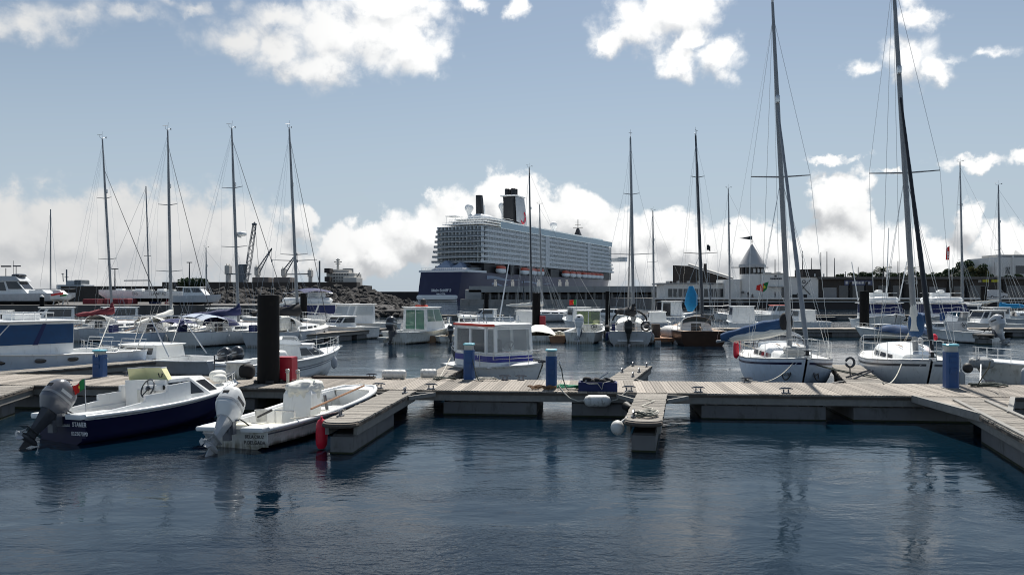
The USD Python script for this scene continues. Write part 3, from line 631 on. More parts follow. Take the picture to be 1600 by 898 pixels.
    fn = MB().rings(np.array([[(fx+dx+lx*a, 2+wy*b, z) for a, b in ((1, .7), (.7, 1), (-.7, 1), (-1, .7), (-1, -.7), (-.7, -1), (.7, -1), (1, -.7))] for z, lx, wy, dx in ((zb-1, 9, 5.4, 3), (zb+5, 8, 4.8, 1), (zm, 7, 4.6, -1))]))
    f_ = obj('main_funnel', fn, 'ship_dark', t, smooth=30); obj('funnel_crown', MB().slab([(fx-9, -3.2), (fx+7.5, -3.2), (fx+7.5, 7.2), (fx-9, 7.2)], zm, zm+1.0, .3, .97), 'ship_white', f_)
    for i in range(4): obj('exhaust_pipe', MB().lathe([(1.5, zm), (1.5, zt-.3), (1.2, zt), (1.2, zt-1)], 12, (fx-4.6+3.2*(i % 2), -.2+4.4*(i//2), 0)), 'ship_dark', f_, smooth=40)
    obj('funnel_side', MB().tri([(fx-6, -3.35, zb+3), (fx+10, -3.35, zb+1), (fx+6, -3.0, zm-.3), (fx-7, -3.0, zm-.3)], .3), 'gelcoat_grey', f_)
    aa = np.linspace(-2.6, .9, 12); obj('funnel_emblem', MB().tube([(fx+3+3.3*math.cos(a), -3.6, zb+6.6+4.2*math.sin(a)) for a in aa], [.25+.55*math.sin(max(.05, (i+.5)/12)*PI) for i in range(12)], 6), 'red_vinyl', f_)
    # radomes
    for px, py, rpx, off in ((733, 325, 6.8, 8), (785.5, 322, 6.6, 8), (865, 352, 5.8, 4)):
        x = at_px(px, off); D = (O+hd*x+left*off)[1]; r = rpx/F*D; z = Z(py, D)
        b = MB().lathe([(r*.25, ZU-1), (r*.30, z-r*1.9), (r*.62, z-r*.85)]+[(r*math.cos(a), z+r*math.sin(a)) for a in np.linspace(-.7, 1.5, 10)]+[(.02, z+r)], 18, (x, off, 0)); obj('radome', b, 'ship_white', t, smooth=50)
    x = at_px(903, 0); mz = ZU-1; mt = MB().rings(np.array([[(x+a*w, b*w, z) for a, b in ((1, 1), (-1, 1), (-1, -1), (1, -1))] for z, w in ((mz, 3.2), (mz+5, 1.6), (mz+8, .8))])); mt.tube([(x, 0, mz+8), (x, 0, mz+15)], .25, 5).tube([(x, -4, mz+8.5), (x, 4, mz+8.5)], .25, 5).tube([(x, -2.5, mz+11), (x, 2.5, mz+11)], .2, 5); obj('signal_mast', mt, 'ship_dark', t)
    # lifeboats hung along the promenade
    lx = [16, 52, 64, 76, 112+4, 128, 142, 157, 166, 175, 184, 193]
    for i, x in enumerate([18, 50, 62, 74, 118, 130, 141, 153, 162, 171, 180, 189]):
        y, z = -W/2-.9, 18.6
        lb = obj('lifeboat', MB().blob((x, y, z-.7), (9.6, 3.6, 3.4), .62, 2), 'ship_white', t, smooth=50); obj('lifeboat_canopy', MB().blob((x, y-.02, z+.85), (9.2, 3.4, 2.6), .6, 2), 'ship_orange', lb, smooth=50)
        obj('davit', MB().bar((x-3.4, y+2, z+3.2), (x-3.4, y-.4, z+3.2), .5).bar((x+3.4, y+2, z+3.2), (x+3.4, y-.4, z+3.2), .5), 'ship_white', lb)
    obj('boat_davits_dark', MB().box((34, -W/2+.3, 18.8), (5, 1.6, 6)).box((100, -W/2+.4, 18.6), (14, 1.4, 5)), 'ship_dark', t)
cruise_ship()

# ================================================================ cargo ship, cranes and mobile harbour crane behind the breakwater
def cargo_ship():
    D = 205; t = thing('cargo_ship', 'cream cargo ship lying behind the breakwater wall, only upper works showing', 'cargo ship', (0, 0, 0))
    x0, x1 = X(345, D), X(575, D); obj('hull', MB().poly([(x0-2, D), (x0+2, D-8), (x1-6, D-8), (x1, D-4), (x1, D+6), (x0+2, D+8)], -1, Z(446, D)), 'roof_dark', t)
    def bx(name, px0, px1, pt, pb, d, dep, m, par=None): return obj(name, MB().slab([(X(px0, d), d), (X(px1, d), d), (X(px1, d), d+dep), (X(px0, d), d+dep)], Z(pb, d), Z(pt, d), .03, .995), m, par or t)
    w = bx('accommodation', 510, 554, 426, 448, D-3, 9, 'cargo_cream'); bx('wheelhouse', 516, 545, 421, 427, D-2, 6, 'cargo_cream', w); bx('aft_house', 536, 557, 433, 448, D-4, 8, 'cargo_cream', w)
    for i, (a, b, c, d_) in enumerate(((506.5, 515, 419, 426), (507, 515, 432, 439.5))): bx('dark_block', a, b, c, d_, D-6, 4, 'roof_dark', w)
    obj('stack', MB().lathe([(X(545, D)-X(536, D), Z(430, D)), ((X(545, D)-X(536, D))*.95, Z(421, D)), ((X(545, D)-X(536, D))*.95, Z(419, D))], 14, (X(540, D), D+3, 0)), 'crane_grey', t)
    wn = MB()
    for r in range(3):
        for k in range(7): wn.box((X(518+k*4.2, D-3), D-3.05, Z(429+r*5, D)), (.38, .06, .42))
    o = obj('portholes', wn, 'window_dark', w); tag(o, kind='stuff')
    ms = MB().tube([(X(528, D), D, Z(440, D)), (X(528, D), D, Z(404, D))], [.5, .22], 6)
    for py, hw in ((409, 1.0), (412, .6), (406, .5)): ms.tube([(X(528, D)-hw, D, Z(py, D)), (X(528, D)+hw, D, Z(py, D))], .14, 5)
    obj('signal_mast', ms, 'cargo_cream', t); obj('small_crane', MB().tube([(X(555, D), D, Z(437, D)), (X(562, D), D, Z(426, D))], .15, 5).tube([(X(508, D), D-6, Z(447, D)), (X(508, D), D-6, Z(409, D))], .22, 5), 'crane_grey', t)
    for i, (px, pt, pb, w) in enumerate(((356.8, 411, 443, 7.0), (402.5, 413, 444, 6.0), (444, 416, 444, 6.0), (485, 418, 444, 5.5))):
        hw = w/2/F*D; x = X(px, D); p = MB(); p.slab([(x-hw*.62, D-.9), (x+hw*.62, D-.9), (x+hw*.62, D+.9), (x-hw*.62, D+.9)], Z(pb+4, D), Z((pt*.45+pb*.55), D), .05, .99); p.slab([(x-hw, D-1.1), (x+hw, D-1.1), (x+hw, D+1.1), (x-hw, D+1.1)], Z(pt*.45+pb*.55, D), Z(pt+4, D), .05, .97); p.tri([(x-hw*.9, D, Z(pt+4.5, D)), (x-hw*.1, D, Z(pt+4.5, D)), (x-hw*.7, D, Z(pt, D))], .5).tri([(x+hw*.2, D, Z(pt+4.5, D)), (x+hw*.9, D, Z(pt+4.5, D)), (x+hw*.5, D, Z(pt+1, D))], .5)
        c = obj('deck_crane', p, 'cargo_cream', t)
        if i in (1, 2):
            x2, z2 = X(px+24 if i == 1 else px+22, D), Z(388 if i == 1 else 396, D); j = MB(); zb = Z(424, D)
            for o_ in (-.3, .45): j.tube([(x+.3+o_, D-1, zb-o_), (x2, D-1, z2)], .16, 5)
            for k in np.linspace(.1, .9, 9): j.tube([(x+.3-.3+(x2-x-.3)*k, D-1, zb+.3+(z2-zb)*k), (x+.8+(x2-x-.6)*k, D-1, zb-.3+(z2-zb)*(k+.02))], .06, 4)
            obj('jib', j, 'crane_grey', c); obj('hook_wire', MB().tube([(x2, D-1, z2), (x2, D-1, Z(408, D))], .05, 4).blob((x2, D-1, Z(408, D)), (.4, .4, .8), .8, 1), 'crane_grey', c)
        else: 
            s = 1 if i == 0 else -1; obj('jib', MB().tube([(x, D-1, Z(428, D)), (X(px+38*s, D), D-1, Z(428.5, D))], .17, 5), 'crane_grey', c)
    for a, b in ((394, 419.5), (428, 453.5)): bx('hatch_box', a, b, 433, 448, D-7, 5, 'hold_brown')
cargo_ship()
def harbour_crane():
    D = 225; t = thing('harbour_crane', 'grey mobile harbour crane with a lattice jib above the breakwater', 'crane', (0, 0, 0))
    x = X(379, D); obj('tower', MB().slab([(X(374, D), D-1.4), (X(383, D), D-1.4), (X(383, D), D+1.4), (X(374, D), D+1.4)], Z(452, D), Z(414, D), .03, .98).slab([(X(375, D), D-1.2), (X(385, D), D-1.2), (X(385, D), D+1.2), (X(375, D), D+1.2)], Z(416, D), Z(413, D), .1, .98), 'crane_grey', t)
    a, b = np.array([X(384.5, D), D, Z(440, D)]), np.array([X(397.5, D), D, Z(352, D)]); j = MB(); n = 15
    def lg(k, s, r): w = (.95-.55*abs(k-.45)); return a+(b-a)*k+np.array([s*w*.62, r*w*.5, -s*w*.08])
    for s in (-1, 1):
        for r in (-1, 1): j.tube([lg(k, s, r) for k in np.linspace(0, 1, 8)], .10, 4)
    for i in range(n):
        k0, k1 = i/n, (i+1)/n
        for r in (-1, 1): j.tube([lg(k0, -1 if i % 2 else 1, r), lg(k1, 1 if i % 2 else -1, r)], .06, 4)
    obj('jib', j, 'crane_grey', t); obj('jib_head', MB().blob(b+[0, 0, .3], (1.5, .9, .7), .7, 1).tri([b+[-.7, 0, .2], b+[.7, 0, .1], b+[.1, 0, 1.0]], .3), 'crane_grey', t)
    obj('stay', MB().tube([b, (X(384, D), D, Z(416, D))], .06, 4).tube([b+[.2, 0, 0], (X(404, D), D, Z(416, D))], .06, 4), 'crane_grey', t)
harbour_crane()
def patrol_boat():
    D = 240; t = thing('patrol_boat', 'pale grey patrol vessel showing above the wall at far left', 'ship', (0, 0, 0))
    def bx(name, px0, px1, pt, pb, m, dep=6): obj(name, MB().slab([(X(px0, D), D), (X(px1, D), D), (X(px1, D), D+dep), (X(px0, D), D+dep)], Z(pb, D), Z(pt, D), .1, .95), m, t)
    bx('hull', 88, 131, 444, 452, 'gelcoat_grey'); bx('deckhouse', 103, 116, 437.5, 446, 'gelcoat_grey'); bx('stack', 116, 126, 437, 446, 'crane_grey', 5)
    obj('signal_mast', MB().tube([(X(104, D), D, Z(440, D)), (X(104, D), D, Z(421, D))], .2, 5).tube([(X(99, D), D, Z(440, D)), (X(98, D), D, Z(427, D))], .12, 5).tube([(X(96, D), D, Z(428, D)), (X(100, D), D, Z(428, D))], .1, 5).tube([(X(101, D), D, Z(433, D)), (X(107, D), D, Z(433, D))], .1, 5), 'crane_grey', t)
patrol_boat()

# ================================================================ clubhouse, terminal and buildings on the right-hand quay
QZ = Z(466.3, 186)
def bld(t, name, px0, px1, pt, D, dep, m, zb=None, par=None):
    x0, x1, z1, z0 = X(px0, D), X(px1, D), Z(pt, D), QZ if zb is None else zb
    o = obj(name, MB().box(((x0+x1)/2, D+dep/2, (z0+z1)/2), (x1-x0, dep, z1-z0)), m, par or t)
    return o, (np.array([x0, D, z0]), np.array([x1, D, z0]), np.array([x1, D, z1]), np.array([x0, D, z1]))
def face(q, px0, px1, pt, pb, D):
    a, b, c, d = q; w = b[0]-a[0]; h = c[2]-a[2]; return ((X(px0, D)-a[0])/w, (Z(pb, D)-a[2])/h, (X(px1, D)-a[0])/w, (Z(pt, D)-a[2])/h)
D = 200
t = thing('clubhouse', 'white clubhouse with round tower and grey cone roof, crossed oars on its wall', 'building', (0, 0, 0))
w1, q1_ = bld(t, 'main_wall', 1190, 1231, 427.5, D, 12, 'wall_white'); w2, q2_ = bld(t, 'oars_wall', 1231, 1278.5, 433, D+.5, 12, 'wall_white'); w3, q3_ = bld(t, 'low_wall', 1133, 1157, 436.5, D+2, 9, 'wall_white')
for o, z in ((w1, 427.5), (w2, 433)): pass
obj('coping', MB().box(((X(1191, D)+X(1231, D))/2, D+5.9, Z(427.2, D)+.05), (X(1231, D)-X(1191, D)+.2, 12.4, .14)), 'wall_grey', w1); obj('coping', MB().box(((X(1231, D)+X(1279, D))/2, D+6.4, Z(432.8, D)+.05), (X(1279, D)-X(1231, D), 12.4, .16)), 'wall_brown', w2)
obj('roof_light', MB().box((X(1202, D), D+3, Z(426, D)), (2.4, 2, .4)).box((X(1221, D), D+3, Z(426, D)), (1.0, 2, .6)), 'wall_white', w1)
windows_ = lambda o, q, D, L, m='window_dark', n='window': [obj(n, MB().panel(q, *face(q, *s, D), .05), m, o) for s in L]
windows_(w1, q1_, D, [(1221, 1231, 447, 466), ]); obj('door_canopy', MB().panel(q1_, *face(q1_, 1200, 1231, 447.2, 448.6, D), .8), 'wall_grey', w1); windows_(w1, q1_, D, [(1201.5, 1204.5, 452, 459), (1206, 1216, 452, 465)], 'wall_white', 'shutter')
for k in range(7): obj('sign_letter', MB().panel(q1_, *face(q1_, 1203.6+k*2.6, 1205.7+k*2.6, 434, 436.6, D), .06), 'letter_dark', w1)
obj('sign_crest', MB().panel(q1_, *face(q1_, 1210, 1213.5, 430, 432.4, D), .06), 'letter_dark', w1)
ow = MB(); yy = D+.42
for a, b in (((1248, 440), (1267, 460)), ((1267.5, 436.5), (1246, 460))): ow.bar((X(a[0], D), yy, Z(a[1], D)), (X(b[0], D), yy, Z(b[1], D)), .22, .12); c = a if a[1] < 438 else b; 
obj('crossed_oars', ow, 'letter_dark', w2); aa = np.linspace(0, 2*PI, 21); obj('ring_mark', MB().tube([(X(1257, D)+.38*math.cos(a), yy-.05, Z(440, D)+.38*math.sin(a)) for a in aa], .09, 5, cap=False), 'letter_dark', w2)
for px in (1241, 1243.5, 1258): obj('wall_drum', MB().lathe([(.42, QZ), (.45, QZ+.1), (.45, QZ+.9), (.4, QZ+1)], 10, (X(px, D-.6), D-.6, 0)), 'black_rubber', w2)
cx, r = X(1175, D+3.2), (X(1194.5, D)-X(1155.5, D))/2; cy = D+3.2
tw = obj('tower', MB().lathe([(r, QZ-.1), (r, Z(428, D))], 40, (cx, cy, 0)), 'wall_white', t, smooth=50)
bd = MB().lathe([(r*.88, Z(428.2, D)), (r*.88, Z(417, D))], 40, (cx, cy, 0)); obj('lantern_glass', bd, 'window_dark', tw, smooth=50)
for k in range(16):
    a = k*2*PI/16+.1; obj('lantern_post', MB().box((cx+r*.95*math.cos(a), cy+r*.95*math.sin(a), Z(422.5, D)), (.16, .3, Z(417, D)-Z(428, D)), (0, 0, a)), 'wall_brown', tw)
for k in (11, 12, 13): a = k*2*PI/16+.3; obj('lantern_blind', MB().box((cx+r*.91*math.cos(a), cy+r*.91*math.sin(a), Z(422.8, D)), (.06, .62, .9), (0, 0, a)), 'wall_white', tw)
obj('eave_ring', MB().lathe([(r*1.02, Z(417.4, D)), (r*1.06, Z(417.2, D)), (r*1.06, Z(413, D)), (r*1.0, Z(411.5, D))], 40, (cx, cy, 0)), 'cone_grey', tw, smooth=40)
obj('cone_roof', MB().lathe([(r*1.0, Z(411.5, D)), (r*.72, Z(402.5, D)), (r*.38, Z(391, D)), (.12, Z(380, D)), (.05, Z(379.6, D))], 48, (cx, cy, 0)), 'cone_grey', tw, smooth=40)
obj('eave_beam', MB().bar((X(1147.5, D), D+3, Z(417.2, D)), (X(1206.5, D), D+3, Z(417.2, D)), .18), 'mast_dark', tw)
obj('vane_staff', MB().tube([(cx, cy, Z(381, D)), (cx, cy, Z(367, D))], .07, 6).blob((cx, cy, Z(376, D)), (.35, .35, .35), 1, 1), 'mast_dark', tw); obj('pennant', MB().tri([(cx-.05, cy, Z(367, D)), (cx-.05, cy, Z(373.3, D)), (X(1161, D), cy, Z(370.8, D))], .05), 'flag_dark', tw)
tq = (np.array([cx-r, cy-r*1.0, QZ]),)
obj('tower_window', MB().box((X(1160.5, D+.8), D+1.0, Z(456.5, D)), (.6, .5, .6)), 'window_dark', tw); obj('down_pipe', MB().tube([(X(1183.5, D), D+.42, QZ), (X(1183.5, D), D+.42, Z(420, D))], .08, 5), 'crane_grey', tw)
t = thing('waterfront_hall', 'low white waterfront hall with a row of dark windows, left of the tower', 'building', (0, 0, 0))
w, q = bld(t, 'front_wall', 1037, 1133, 443, D+4, 10, 'wall_white')
for k in range(11): windows_(w, q, D+4, [(1044+k*8, 1050.5+k*8, 451, 464)])
obj('roof_slab', MB().box(((X(1035, D)+X(1134, D))/2, D+9, Z(442.6, D)), (X(1134, D)-X(1035, D)+.3, 10.8, .35)), 'wall_grey', t)
for k in range(12): obj('roof_unit', MB().box((X(1044+k*5.5, D+6), D+7, Z(440.6, D)+.1), (.7, .8, .55)), 'roof_dark' if k % 3 else 'wall_grey', t)
t = thing('terminal_hall', 'dark building with a long sloping roof, behind the low white hall', 'building', (0, 0, 0)); D2 = 255
pl = [(X(1051.5, D2), Z(414.5, D2)), (X(1075, D2), Z(415.2, D2)), (X(1145, D2), Z(437, D2)), (X(1145, D2), 2), (X(1051.5, D2), 2)]
obj('walls', MB().rings(np.array([[[x, D2, z] for x, z in pl], [[x+6, D2+26, z] for x, z in pl]])), 'wall_brown', t); obj('roof', MB().rings(np.array([[[pl[1][0], D2-.3, pl[1][1]+.1], [pl[2][0], D2-.3, pl[2][1]+.1], [pl[2][0], D2-.3, pl[2][1]+.6], [pl[1][0], D2-.3, pl[1][1]+.6]], [[pl[1][0]+6, D2+26, pl[1][1]+1.6], [pl[2][0]+6, D2+26, pl[2][1]+1.6], [pl[2][0]+6, D2+26, pl[2][1]+2.1], [pl[1][0]+6, D2+26, pl[1][1]+2.1]]])), 'wall_grey', t)
obj('end_post', MB().box((X(1101, D2), D2-.8, Z(430, D2)), (.9, .6, Z(412, D2)-Z(448, D2))), 'wall_brown', t)
# long dark shop arcade
t = thing('shop_arcade', 'long low dark brown shop arcade along the quay, with garage doors', 'building', (0, 0, 0))
w, q = bld(t, 'front_wall', 1278.5, 1760, 436, D+1, 16, 'wall_brown'); obj('roof_edge', MB().box(((X(1278.5, D)+X(1760, D))/2, D+8, Z(434.2, D)), (X(1760, D)-X(1278.5, D), 16.6, .62)), 'concrete_dark', t)
windows_(w, q, D+1, [(1286.5, 1307, 449, 465.5), (1466, 1478, 450, 464), (1452, 1464, 448, 465)], 'door_grey', 'shutter_door'); windows_(w, q, D+1, [(1311, 1328, 446, 465), (1332, 1352, 446, 465), (1372, 1386, 446, 465), (1395, 1412, 446, 465), (1490, 1510, 447, 465), (1515, 1540, 446, 465), (1572, 1600, 446, 465), (1610, 1640, 446, 465)])
for px in (1329, 1354, 1390, 1413, 1483, 1512, 1568, 1605): obj('pillar', MB().box((X(px, D+.6), D+.7, (QZ+Z(440, D))/2), (.45, .6, Z(440, D)-QZ)), 'stone_dark', t)
obj('roof_box', MB().box(((X(1266, D)+X(1295, D))/2, D+8, (Z(419.5, D)+Z(434, D))/2), (X(1295, D)-X(1266, D), 6, Z(419.5, D)-Z(434, D))), 'wall_brown', t)
for px in (1273, 1287): obj('roof_box_window', MB().box((X(px, D+5), D+4.97, Z(430, D+5)), (.34, .12, .8)), 'wall_white', t)
for (px0, px1, pt, pb, m, n) in ((1319, 1363, 437.5, 445.5, 'sign_blue', 8), (1409, 1434, 437, 443.5, 'wall_grey', 5), (1535, 1545, 436.6, 440.4, 'letter_yellow', 0), (1549, 1562, 436.6, 440.4, 'letter_yellow', 0), (1528, 1533, 437, 441, 'wall_grey', 0)):
    s = obj('shop_sign', MB().panel(q, *face(q, px0, px1, pt, pb, D+1), .10), m, t)
    for k in range(n): a = px0+2+k*(px1-px0-4)/n; obj('sign_letter', MB().panel(q, *face(q, a, a+(px1-px0-4)/n*.68, pt+2.0+(k % 3 == 1)*.6, pb-1.8, D+1), .14), 'letter_white' if m == 'sign_blue' else 'letter_dark', s)
t = thing('white_house', 'white flat-roofed house above the arcade at the far right', 'building', (0, 0, 0)); D3 = 235
w, q = bld(t, 'walls', 1553, 1680, 402, D3, 14, 'wall_white', 3); windows_(w, q, D3, [(1571, 1578, 417, 428), (1587, 1604, 415, 428), (1612, 1640, 415, 428)]); obj('parapet', MB().box(((X(1559, D3)+X(1600, D3))/2, D3+4, Z(400, D3)), (X(1600, D3)-X(1559, D3), 8, .8)), 'wall_grey', t); obj('tent_roof', MB().lathe([(4.6, Z(401.5, D3)), (2.4, Z(399, D3)), (.2, Z(390, D3))], 8, (X(1603, D3), D3+5, 0)), 'wall_white', t)
obj('corner_post', MB().box((X(1582, D3), D3-.2, Z(414, D3)), (.45, .4, Z(400, D3)-Z(429, D3))), 'wall_white', t)
obj('wing_wall', MB().box((X(1558, D3), D3-.6, Z(420, D3)), (1.6, .8, 4)), 'wall_white', t)

# ---------------------------------------------------------------- planting
def leaves(n, fn, s0, s1, flat=.6):
    c = fn(n); r = nrng.normal(size=(n, 3)); r /= np.linalg.norm(r, axis=1, keepdims=True); r[:, 2] *= flat; u = np.cross(r, nrng.normal(size=(n, 3))); u /= np.linalg.norm(u, axis=1, keepdims=True); w = np.cross(r, u); w /= np.maximum(np.linalg.norm(w, axis=1, keepdims=True), 1e-6)
    s = nrng.uniform(s0, s1, (n, 1)); v = np.stack([c-u*s, c+w*s*.5, c+u*s, c-w*s*.5], 1).reshape(-1, 3); i = np.arange(n)*4
    return v, np.vstack([np.c_[i, i+1, i+2], np.c_[i, i+2, i+3]])
def clumps(cs):
    cs = np.array(cs, float)
    def fn(n):
        k = nrng.integers(0, len(cs), n); d = nrng.normal(size=(n, 3)); d /= np.linalg.norm(d, axis=1, keepdims=True); d *= nrng.uniform(.55, 1.05, (n, 1))
        return cs[k, :3]+d*cs[k, 3:4]*[1, 1, .8]
    return fn
def shrub(name, label, px, pt, pb, D, wpx, n=900, m='leaf_dark', cat='shrub', trunk=True, group=None, s=(.18, .4)):
    x, z0, z1, w = X(px, D), Z(pb, D), Z(pt, D), wpx/F*D; t = thing(name, label, cat, (x, D, z0), group=group); h = z1-z0
    cs = [(rng.uniform(-.5, .5)*w*.85, rng.uniform(-.4, .4)*w*.5, h*rng.uniform(.35, .82), h*rng.uniform(.14, .26)) for _ in range(max(5, int(w/h*7)))]
    obj('crown', leaves(n, clumps(cs), *s), m, t)
    if trunk: obj('trunk', MB().tube([(0, 0, 0), (.1, 0, h*.3), (-.05, .1, h*.7)], [.16, .12, .05], 6), 'trunk', t)
    return t
def palm(label, px, pt, pb, D, r):
    x, z0, z1 = X(px, D), Z(pb, D), Z(pt, D); t = thing('palm_tree', label, 'palm tree', (x, D, z0)); h = (z1-z0)-r*.55
    obj('trunk', MB().tube([(0, 0, 0), (.05, 0, h*.5), (0, 0, h)], [.32, .26, .34], 8), 'trunk', t); cr = MB()
    for k in range(46):
        a = rng.uniform(0, 2*PI); e = rng.uniform(-.35, 1.25); L = r*rng.uniform(.85, 1.1); pts = []
        for s in np.linspace(0, 1, 6): pts.append(np.array([math.cos(a)*L*s*math.cos(e*(1-.3*s)), math.sin(a)*L*s*math.cos(e*(1-.3*s)), h+L*s*math.sin(e)-L*.55*s*s]))
        pts = np.array(pts); sd = np.array([-math.sin(a), math.cos(a), 0])
        cr.sheet(np.stack([pts-sd*.16*np.array([.3, 1, 1, .9, .6, .1])[:, None]-[0, 0, .08], pts, pts+sd*.16*np.array([.3, 1, 1, .9, .6, .1])[:, None]-[0, 0, .08]], 1))
    obj('fronds', cr, 'palm_leaf', t)
shrub('hedge', 'long dark hedge line on the arcade roof behind the palms', 1410, 425, 437, 216, 150, 2600, cat='hedge', trunk=False, s=(.18, .36))
palm('bushy palm tree above the arcade roof, left of the grey mast', 1380, 413, 434, 215, 2.9); palm('palm tree half hidden by the tall grey mast', 1427, 414, 434, 215, 2.7)
shrub('tree', 'dark bushy tree, tallest on the far right slope', 1504, 403, 446, 245, 26, 1300, cat='tree', s=(.25, .55)); shrub('tree', 'dark rounded tree on the far right slope beside the white house', 1541, 405, 446, 245, 18, 900, cat='tree', s=(.25, .5))
for lab, px, pt, w, m in (('dark low bush at the left foot of the far right slope', 1484, 416, 26, 'leaf_dark'), ('olive brown bush in the middle of the far right slope', 1520, 415, 34, 'leaf_olive'), ('pale dry bush at the right of the far slope', 1537, 417, 26, 'leaf_olive'), ('dark bush on the slope crest between the two trees', 1526, 411, 30, 'leaf_dark')): shrub('bush', lab, px, pt, 440, 238, w, 900, m, 'bush', False, s=(.22, .45))
hill = np.array([[[X(px, 262)+dx, 262+dy, z] for px, z in ((1440, 3), (1475, Z(424, 262)), (1505, Z(417, 262)), (1540, Z(418, 262)), (1600, Z(420, 262)), (1700, 3))] for dx, dy in ((0, -14), (0, 0), (4, 40))]); hill[0, :, 2] = 3.0; hill[2, :, 2] = 3
struct('hillside', MB().sheet(hill), 'stone_dark')
for i, (px, pt, w) in enumerate(((1313, 427.5, 16), (1337, 424, 26), (1357, 424, 22), (1400, 428, 16), (1444, 428, 22), (1462, 427, 24), (1498, 427, 22), (1512, 430, 16), (1547, 428, 14), (1575, 429, 16), (1591, 427, 14))):
    shrub('hedge_bush', ('small clipped bush on the arcade roof behind the roof box', 'dark bush on the arcade roof above the blue sign, left one', 'dark bush on the arcade roof above the blue sign, right one', 'low bush on the arcade roof between the palms', 'bush on the arcade roof right of the second palm', 'broad bush on the arcade roof below the red banner', 'bush on the arcade roof at the foot of the bare slender mast', 'small bush on the arcade roof left of the yellow sign', 'small bush on the arcade roof above the yellow sign', 'bush before the white house, left one', 'bush before the white house, right one')[i], px, pt, 437, 213, w, 420, 'leaf_dark', 'bush', False, s=(.15, .32))
t = thing('parked_van', 'pale van parked on the quay before the arcade, right of the far dark pile', 'van', (X(1556, 193), 193, QZ+.02), .05)
bp = [(-2.4, .35), (2.3, .35), (2.4, .9), (2.25, 1.15), (1.5, 1.3), (.8, 2.05), (-2.3, 2.1), (-2.4, 1.9)]
obj('body', MB().rings(np.array([[(x, -.9, z) for x, z in bp], [(x, -.93, z) for x, z in bp], [(x, .93, z) for x, z in bp], [(x, .9, z) for x, z in bp]])), 'gelcoat_grey', t, smooth=20)
for x in (-1.5, 1.5):
    for y in (-.86, .86): w_ = obj('wheel', MB().lathe([(.1, -.1), (.33, -.1), (.35, -.05), (.35, .05), (.33, .1), (.1, .1)], 14, (x, y, .35), rot(PI/2, 0, 0)), 'black_rubber', t); obj('hub', MB().lathe([(.02, -.12), (.18, -.115), (.18, .115), (.02, .12)], 10, (x, y, .35), rot(PI/2, 0, 0)), 'alu', w_)
obj('windscreen', MB().tri([(1.52, -.82, 1.34), (1.52, .82, 1.34), (.86, .76, 2.0), (.86, -.76, 2.0)], .04), 'window_dark', t)
for y in (-.945, .945): obj('side_window', MB().tri([(1.35, y, 1.36), (.3, y, 1.36), (.3, y, 1.92), (.78, y, 1.92)], .02), 'window_dark', t)
for y in (-.6, .6): obj('headlight', MB().box((2.36, y, .85), (.08, .34, .18)), 'letter_white', t)
# banner, lamp posts, aerial poles on the quay
t = thing('banner_flag', 'tall red banner flag with pale lettering above the arcade roof', 'banner', (X(1481, 212), 212, Z(440, 212))); zb = Z(440, 212)
obj('pole', MB().tube([(.45, 0, 0), (.35, 0, Z(406, 212)-zb), (-.35, 0, Z(383, 212)-zb)], .06, 5), 'alu', t)
bf = np.array([[[u*.95-.45+.30*(1-v)*0-.1*v, .05*math.sin(v*6+u*2), Z(384+22*v+(1-u)*3.5*(1-v), 212)-zb] for u in np.linspace(0, 1, 4)] for v in np.linspace(0, 1, 8)]); b_ = obj('cloth', MB().sheet(bf), 'flag_red', t, smooth=True)
for v in (.45, .62, .8): obj('banner_letter', MB().box((-.02, -.09, Z(384+22*v, 212)-zb), (.5, .03, .42)), 'letter_white', b_)
def lamp(label, px, pt, pb, D, arm, m='mast_dark', zb=None, cat='lamp post', name='lamp_post'):
    x, z0, z1 = X(px, D), Z(pb, D), Z(pt, D); t = thing(name, label, cat, (x, D, z0)); obj('post', MB().tube([(0, 0, 0), (0, 0, z1-z0)], [.13, .08], 6), m, t); 
    if arm: obj('lamp_head', MB().box((0, 0, z1-z0), (arm, .35, .16)), m, t)
lamp('dark lamp post with a flat head, left of the long racing hull', 179.5, 420, 450, 150, 1.2); lamp('thin dark pole with a short crossbar behind the tall left masts', 296, 410, 445, 150, .9)
lamp('lamp post with flat head before the low white hall', 1110, 444, 470, 125, .9); lamp('slim dark post standing before the cruise quay, centre left', 818, 438, 470, 130, 0)
for i, (px, pt) in enumerate(((1268, 403), (1282.5, 394), (1292, 393), (1304, 403), (1321, 424), (1341, 417), (1403, 408), (1211, 405), (1254, 392), (1412, 424))):
    lamp(('roof aerial left above the dark roof box', 'roof aerial middle above the dark roof box', 'roof aerial right above the dark roof box', 'roof aerial just right of the dark roof box', 'short roof aerial above the shuttered door', 'roof aerial above the blue shop sign', 'roof aerial between the two palms', 'roof aerial behind the white clubhouse wall', 'leaning-height aerial above the crossed oars', 'short aerial right of the second palm')[i], px, pt, 434 if px > 1265 else 428, 208, 0, cat='aerial', name='roof_aerial')
